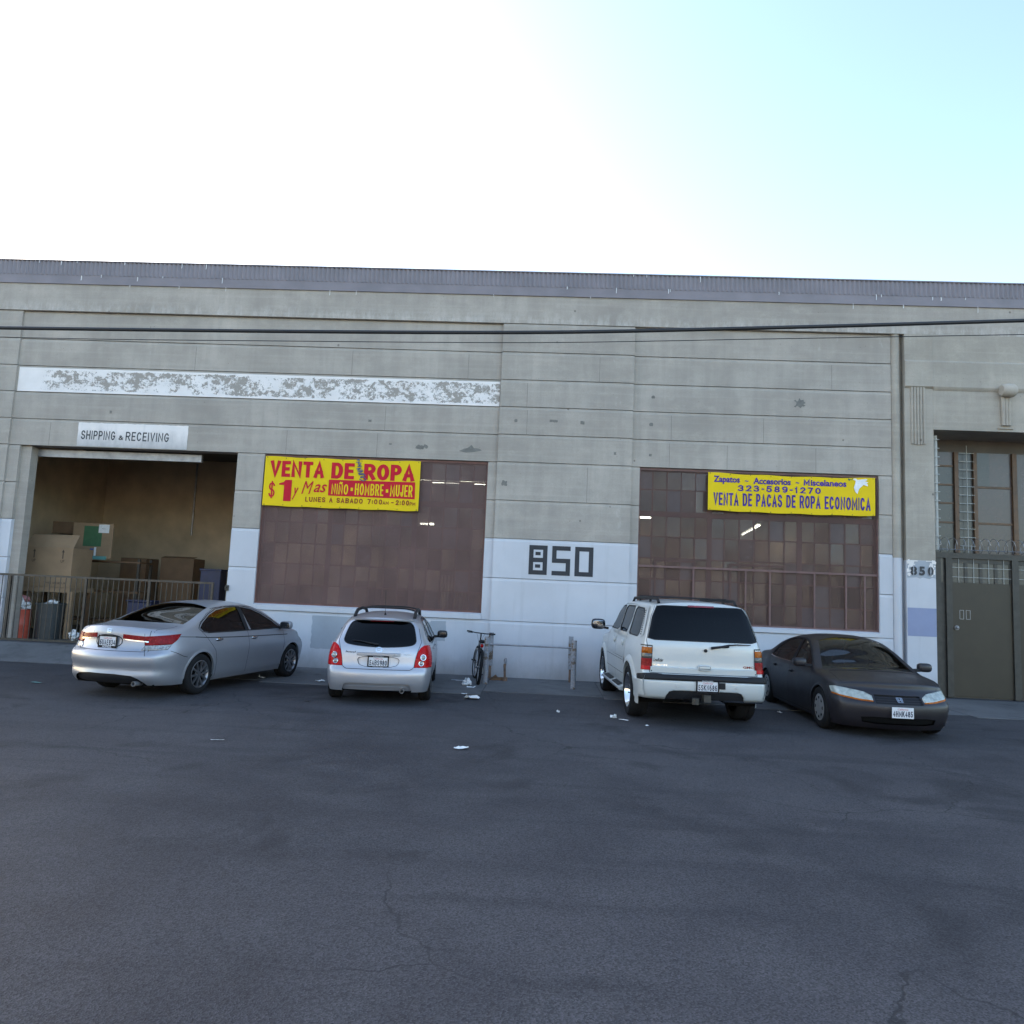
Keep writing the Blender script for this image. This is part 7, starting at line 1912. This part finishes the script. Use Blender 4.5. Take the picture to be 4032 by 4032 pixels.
        rr_.build('roof_rail', M['black_plastic'], c.root, smooth=60)
    for x in (-1.45, -0.35):
        z = c.above(x, 0.6)[0].z + 0.085
        MB().bar((x, -0.60, z), (x, 0.60, z), 0.05, 0.022).build('cross_bar', M['black_plastic'], c.root, bevel=0.006)
    rocker_floor(c, -2.3, 2.1, 0.70, 0.42, 0.55)
    MB().cyl((-1.473, -0.75, 0.40), (-1.473, 0.75, 0.40), 0.05, 12).blob((-1.473, 0, 0.40), 0.14, 0.16, 0.13, 2).build('rear_axle', M['well'], c.root, smooth=60)
    seats(c, [(0.2, (-0.42, 0.42)), (-0.75, (-0.45, 0.0, 0.45))], 0.85, 0.26, 0.64)
    MB().blob((0.95, 0, 1.18), 0.25, 0.75, 0.10, 4).build('dashboard', M['lining'], c.root, smooth=60)
    hd = rad(90 + 3.2); d = Vector((math.cos(hd), math.sin(hd)))
    ctr = Vector((2.44, -5.32)) + d * 2.47
    place(c, ctr.x, ctr.y, hd)
    return c
CARS.append(build_suv())

# ================================================================== 4. dark saloon facing the street
def build_black():
    S = dict(
        rear=[(0.15, -2.18), (0.30, -2.28), (0.5, -2.32), (0.62, -2.31), (0.80, -2.24), (0.95, -2.22)],
        front=[(0.14, 1.90), (0.20, 1.96), (0.30, 2.00), (0.42, 2.02), (0.50, 2.01), (0.55, 1.95), (0.62, 1.88), (0.68, 1.80)],
        top=[(-2.4, 0.95), (-2.2, 0.965), (-1.75, 0.99), (-1.5, 1.06), (-1.15, 1.235), (-0.85, 1.325), (-0.5, 1.372), (-0.1, 1.382), (0.2, 1.355), (0.45, 1.275), (0.85, 1.06), (1.15, 0.91), (1.5, 0.845), (1.8, 0.775), (2.0, 0.705), (2.12, 0.645), (2.25, 0.60)],
        drop=[(-2.4, 0.05), (-1.7, 0.05), (-1.2, 0.085), (-0.8, 0.085), (0, 0.08), (0.5, 0.10), (0.95, 0.11), (1.25, 0.06), (1.9, 0.045), (2.2, 0.04)],
        plan=[(-2.4, 0.80), (-2.0, 0.86), (-1.2, 0.888), (0, 0.892), (1.0, 0.888), (1.5, 0.875), (1.9, 0.84), (2.1, 0.80)],
        section=[(0.12, 0.92), (0.22, 0.955), (0.38, 0.99), (0.52, 1.0), (0.66, 0.99), (0.78, 0.965), (0.86, 0.93), (0.95, 0.875), (1.1, 0.79), (1.25, 0.70), (1.37, 0.61)],
        bottom=[(-2.4, 0.17), (-1.5, 0.14), (0, 0.135), (1.5, 0.14), (2.2, 0.15)],
        rcorner=(0.35, 0.14), fcorner=(0.42, 0.15), rbow=0.12, fbow=0.16, wz=0.315)
    c = Car(S); c.root = empty('parked_car')
    tag(c.root, 'dull black saloon with clouded headlamps facing the street next to the entrance', 'car', 'cars parked along the warehouse')
    ax = (1.357, -1.357); r_a = 0.335
    for x in ax: arch(c, x, r_a)
    c.drop_faces('arch')
    fw = [(0.0, 0.885), (0.90, 0.885), (0.75, 0.985), (0.45, 1.145), (0.20, 1.245), (0.0, 1.28), (-0.04, 1.282)]
    rw = [(-0.10, 0.885), (-0.13, 1.285), (-0.45, 1.27), (-0.75, 1.205), (-1.05, 1.085), (-1.22, 0.97), (-1.25, 0.915), (-1.0, 0.895)]
    fd = [(-0.06, 0.19), (0.92, 0.19), (0.97, 0.5), (0.99, 0.78), (0.94, 0.895), (0.76, 1.01), (0.46, 1.17), (0.20, 1.27), (-0.06, 1.305)]
    rd_ = [(-0.06, 0.19), (-0.06, 1.305), (-0.46, 1.295), (-0.77, 1.23), (-1.08, 1.11), (-1.28, 0.98), (-1.30, 0.90), (-1.12, 0.70), (-0.97, 0.5), (-0.93, 0.19)]
    c.cut2('frontwin', fw, 90); c.cut2('rearwin', rw, 90); c.cut2('frontdoor', fd, 90); c.cut2('reardoor', rd_, 90)
    c.cut('windshield', [(0.30, -0.50), (0.70, -0.61), (1.08, -0.71), (1.16, -0.40), (1.19, 0), (1.16, 0.40), (1.08, 0.71), (0.70, 0.61), (0.30, 0.50), (0.25, 0.25), (0.235, 0), (0.25, -0.25)], 'top', lambda q: q.z > 0.7)
    c.cut('rear_window', [(-1.52, -0.62), (-1.62, 0.0), (-1.52, 0.62), (-1.10, 0.55), (-0.84, 0.49), (-0.80, 0), (-0.84, -0.49), (-1.10, -0.55)], 'top', lambda q: q.z > 0.9)
    for sd, s_ in (('r', -1), ('l', 1)):
        v = s_ * 28; t = rad(v); A = Vector((-math.sin(t), math.cos(t), 0))
        def hz(x, y, z): return (x * A.x + s_ * y * A.y, z)
        hl = [hz(2.11, 0.375, 0.535), hz(2.06, 0.56, 0.545), hz(1.93, 0.75, 0.575), hz(1.76, 0.84, 0.600), hz(1.71, 0.855, 0.675), hz(1.80, 0.82, 0.690), hz(1.95, 0.70, 0.672), hz(2.06, 0.50, 0.640), hz(2.10, 0.40, 0.595)]
        c.cut('headlamp|' + sd, hl, v)
        am = [hz(2.11, 0.37, 0.520), hz(2.06, 0.56, 0.528), hz(1.93, 0.75, 0.556), hz(1.76, 0.84, 0.585), hz(1.76, 0.84, 0.605), hz(1.93, 0.75, 0.575), hz(2.06, 0.56, 0.545), hz(2.11, 0.375, 0.535)]
        c.cut('turn|' + sd, am, v)
        c.cut('lamp|' + sd, [hz(-2.3, 0, 0)] and [(-s_ * 0.80, 0.62), (-s_ * 0.45, 0.64), (-s_ * 0.45, 0.80), (-s_ * 0.80, 0.80)], 180)
    # front view: h = y
    c.cut('grille', [(-0.335, 0.50), (0.335, 0.50), (0.325, 0.615), (-0.325, 0.615)], 0, lambda q: q.x > 1.6)
    c.cut('intake', smooth_poly([(-0.50, 0.215), (0.50, 0.215), (0.53, 0.315), (-0.53, 0.315)], 1, 0.15), 0, lambda q: q.x > 1.6)
    c.cut('hood', [(1.26, -0.68), (1.70, -0.70), (2.02, -0.60), (2.13, -0.34), (2.15, 0), (2.13, 0.34), (2.02, 0.60), (1.70, 0.70), (1.26, 0.68), (1.22, 0)], 'top', lambda q: q.z > 0.58)
    c.cut('bumper', [(-1.1, 0.12), (1.1, 0.12), (1.1, 0.52), (0.84, 0.515), (0.4, 0.497), (-0.4, 0.497), (-0.84, 0.515), (-1.1, 0.52)], 0, lambda q: q.x > 1.68)
    P = M['black_car']
    c.part('body', 'body', P); c.lining(M['lining'], ('frontwin', 'rearwin', 'windshield', 'rear_window'), 0.45)
    c.part('windshield', 'windshield', M['glass_car'], offset=-0.003); c.part('rear_window', 'rear_window', M['glass_car'], offset=-0.003)
    c.part('hood', 'bonnet', P, offset=0.001)
    b_ = c.part('bumper', 'front_bumper', P, offset=0.008)
    c.part('grille', 'grille', M['black_plastic'], offset=-0.02); c.part('intake', 'lower_intake', M['well'], b_, offset=-0.02)
    gb_ = MB()
    for z in (0.525, 0.555, 0.585): c.ribbon(gb_, [(-0.32, z), (0.32, z)], 'front', 0.009, 0.0)
    gb_.build('grille_bar', M['black_car'], c.root)
    door_parts(c, P, M['glass_car'], handle_bar(P, 0.08, 0.016), [('frontdoor', ('frontwin',), 0.05, 0.74), ('reardoor', ('rearwin',), -0.86, 0.76)])
    for sd, sg in (('r', -1), ('l', 1)):
        h = c.part('headlamp|' + sd, 'headlamp', M['headlamp'], offset=0.006, thick=0.012); c.part('turn|' + sd, 'turn_lens', M['amber_lens'], h, offset=0.006, thick=0.01)
        c.part('lamp|' + sd, 'tail_lamp', M['red_lens'], offset=0.004, thick=0.01)
    sm = MB()
    for sg in (-1, 1):
        for P_ in (fd, rd_): c.ribbon(sm, P_, 'side', 0.008, closed=True, sg=sg)
        c.ribbon(sm, [(1.75, 0.535), (1.69, 0.50), (1.70, 0.30)], 'side', 0.008, sg=sg)
    c.ribbon(sm, [(1.26, -0.68), (1.70, -0.70), (2.00, -0.61)], 'top', 0.008); c.ribbon(sm, [(1.26, 0.68), (1.70, 0.70), (2.00, 0.61)], 'top', 0.008)
    sm.build('panel_gap', M['seam'], c.root)
    tr = MB(); bt = MB()
    for sg in (-1, 1):
        c.ribbon(tr, [(0.92, 0.882), (0.0, 0.878), (-1.0, 0.886), (-1.27, 0.91)], 'side', 0.016, 0.004, sg=sg)
        c.ribbon(bt, [(-1.27, 0.91), (-1.24, 0.975), (-1.06, 1.10), (-0.76, 1.22), (-0.45, 1.285), (0.0, 1.292), (0.20, 1.258), (0.45, 1.158), (0.75, 0.998), (0.92, 0.89)], 'side', 0.016, 0.004, sg=sg)
        c.ribbon(bt, [(-0.07, 0.885), (-0.085, 1.285)], 'side', 0.07, 0.003, sg=sg); c.ribbon(bt, [(-1.0, 0.89), (-1.02, 1.10)], 'side', 0.025, 0.003, sg=sg)
    tr.build('window_trim', M['chrome'], c.root); bt.build('window_seal', M['black_plastic'], c.root)
    wp = MB()
    for y0, y1 in ((0.55, -0.02), (-0.05, -0.60)):
        A = [c.above(1.13 - 0.05 * abs(t - 0.5), y0 + (y1 - y0) * t) for t in (0, 0.3, 0.6, 1.0)]; wp.tube([q + n_ * 0.018 for q, n_ in A], 0.007, 5)
    wp.build('wiper', M['black_plastic'], c.root, smooth=60)
    cw = MB(); c.ribbon(cw, [(1.20, -0.66), (1.25, -0.35), (1.265, 0), (1.25, 0.35), (1.20, 0.66)], 'top', 0.05, 0.002); cw.build('cowl_panel', M['black_plastic'], c.root)
    lip = MB(); c.ribbon(lip, [(-0.74, 0.225), (-0.4, 0.205), (0.4, 0.205), (0.74, 0.225)], 'front', 0.018, 0.022); c.ribbon(lip, [(-0.80, 0.425), (-0.5, 0.43), (0.5, 0.43), (0.80, 0.425)], 'front', 0.02, 0.016); lip.build('bumper_moulding', P, b_)
    plate(c, 0.0, 0.395, 0.305, 0.152, '4HMK485', 'front', None, lift=0.03)
    em = MB(); c.ribbon(em, [(-0.034, 0.525), (-0.040, 0.583), (0.040, 0.583), (0.034, 0.525)], 'front', 0.007, 0.010, closed=True, step=0.01)
    for a, b in (((-0.017, 0.533), (-0.019, 0.576)), ((0.017, 0.533), (0.019, 0.576)), ((-0.016, 0.554), (0.016, 0.554))): c.ribbon(em, [a, b], 'front', 0.009, 0.011, step=0.01)
    em.build('emblem', M['chrome'], c.root)
    rocker_floor(c, -2.1, 1.85, 0.68, 0.15, 0.28)
    for sg in (-1, 1):
        for x in ax:
            wheel(c.root, x, sg * 0.775, 0.315, 0.20, 0.20, 'cap', M['hubcap'], sg); wheel_well(c, x, r_a + 0.005, 0.52, 0.84, sg); arch_lip(c, x, r_a, sg, 0.03, 0.006, P, 'arch_lip')
        mirror(c, 0.83, sg * 0.99, 0.945, sg, P, 0.105, 0.07)
    seats(c, [(0.1, (-0.36, 0.36))], 0.40, 0.23, 0.58); seats(c, [(-0.60, (-0.38, 0.0, 0.38))], 0.36, 0.22, 0.48)
    MB().blob((0.95, 0, 0.82), 0.32, 0.70, 0.08, 4).build('dashboard', M['lining'], c.root, smooth=60)
    sw = MB().tube([(0.52 + 0.06 * math.sin(t), 0.36 + 0.18 * math.cos(t), 0.84 + 0.16 * math.sin(t)) for t in np.linspace(0, 2 * math.pi, 21)[:-1]], 0.013, 6, closed=True); sw.build('steering_wheel', M['lining'], c.root, smooth=60)
    MB().box(-1.85, -1.4, -0.6, 0.6, 0.90, 0.925).build('parcel_shelf', M['lining'], c.root)
    hd = rad(-90); d = Vector((math.cos(hd), math.sin(hd)))
    place(c, 5.20, -3.30, hd)
    return c
CARS.append(build_black())
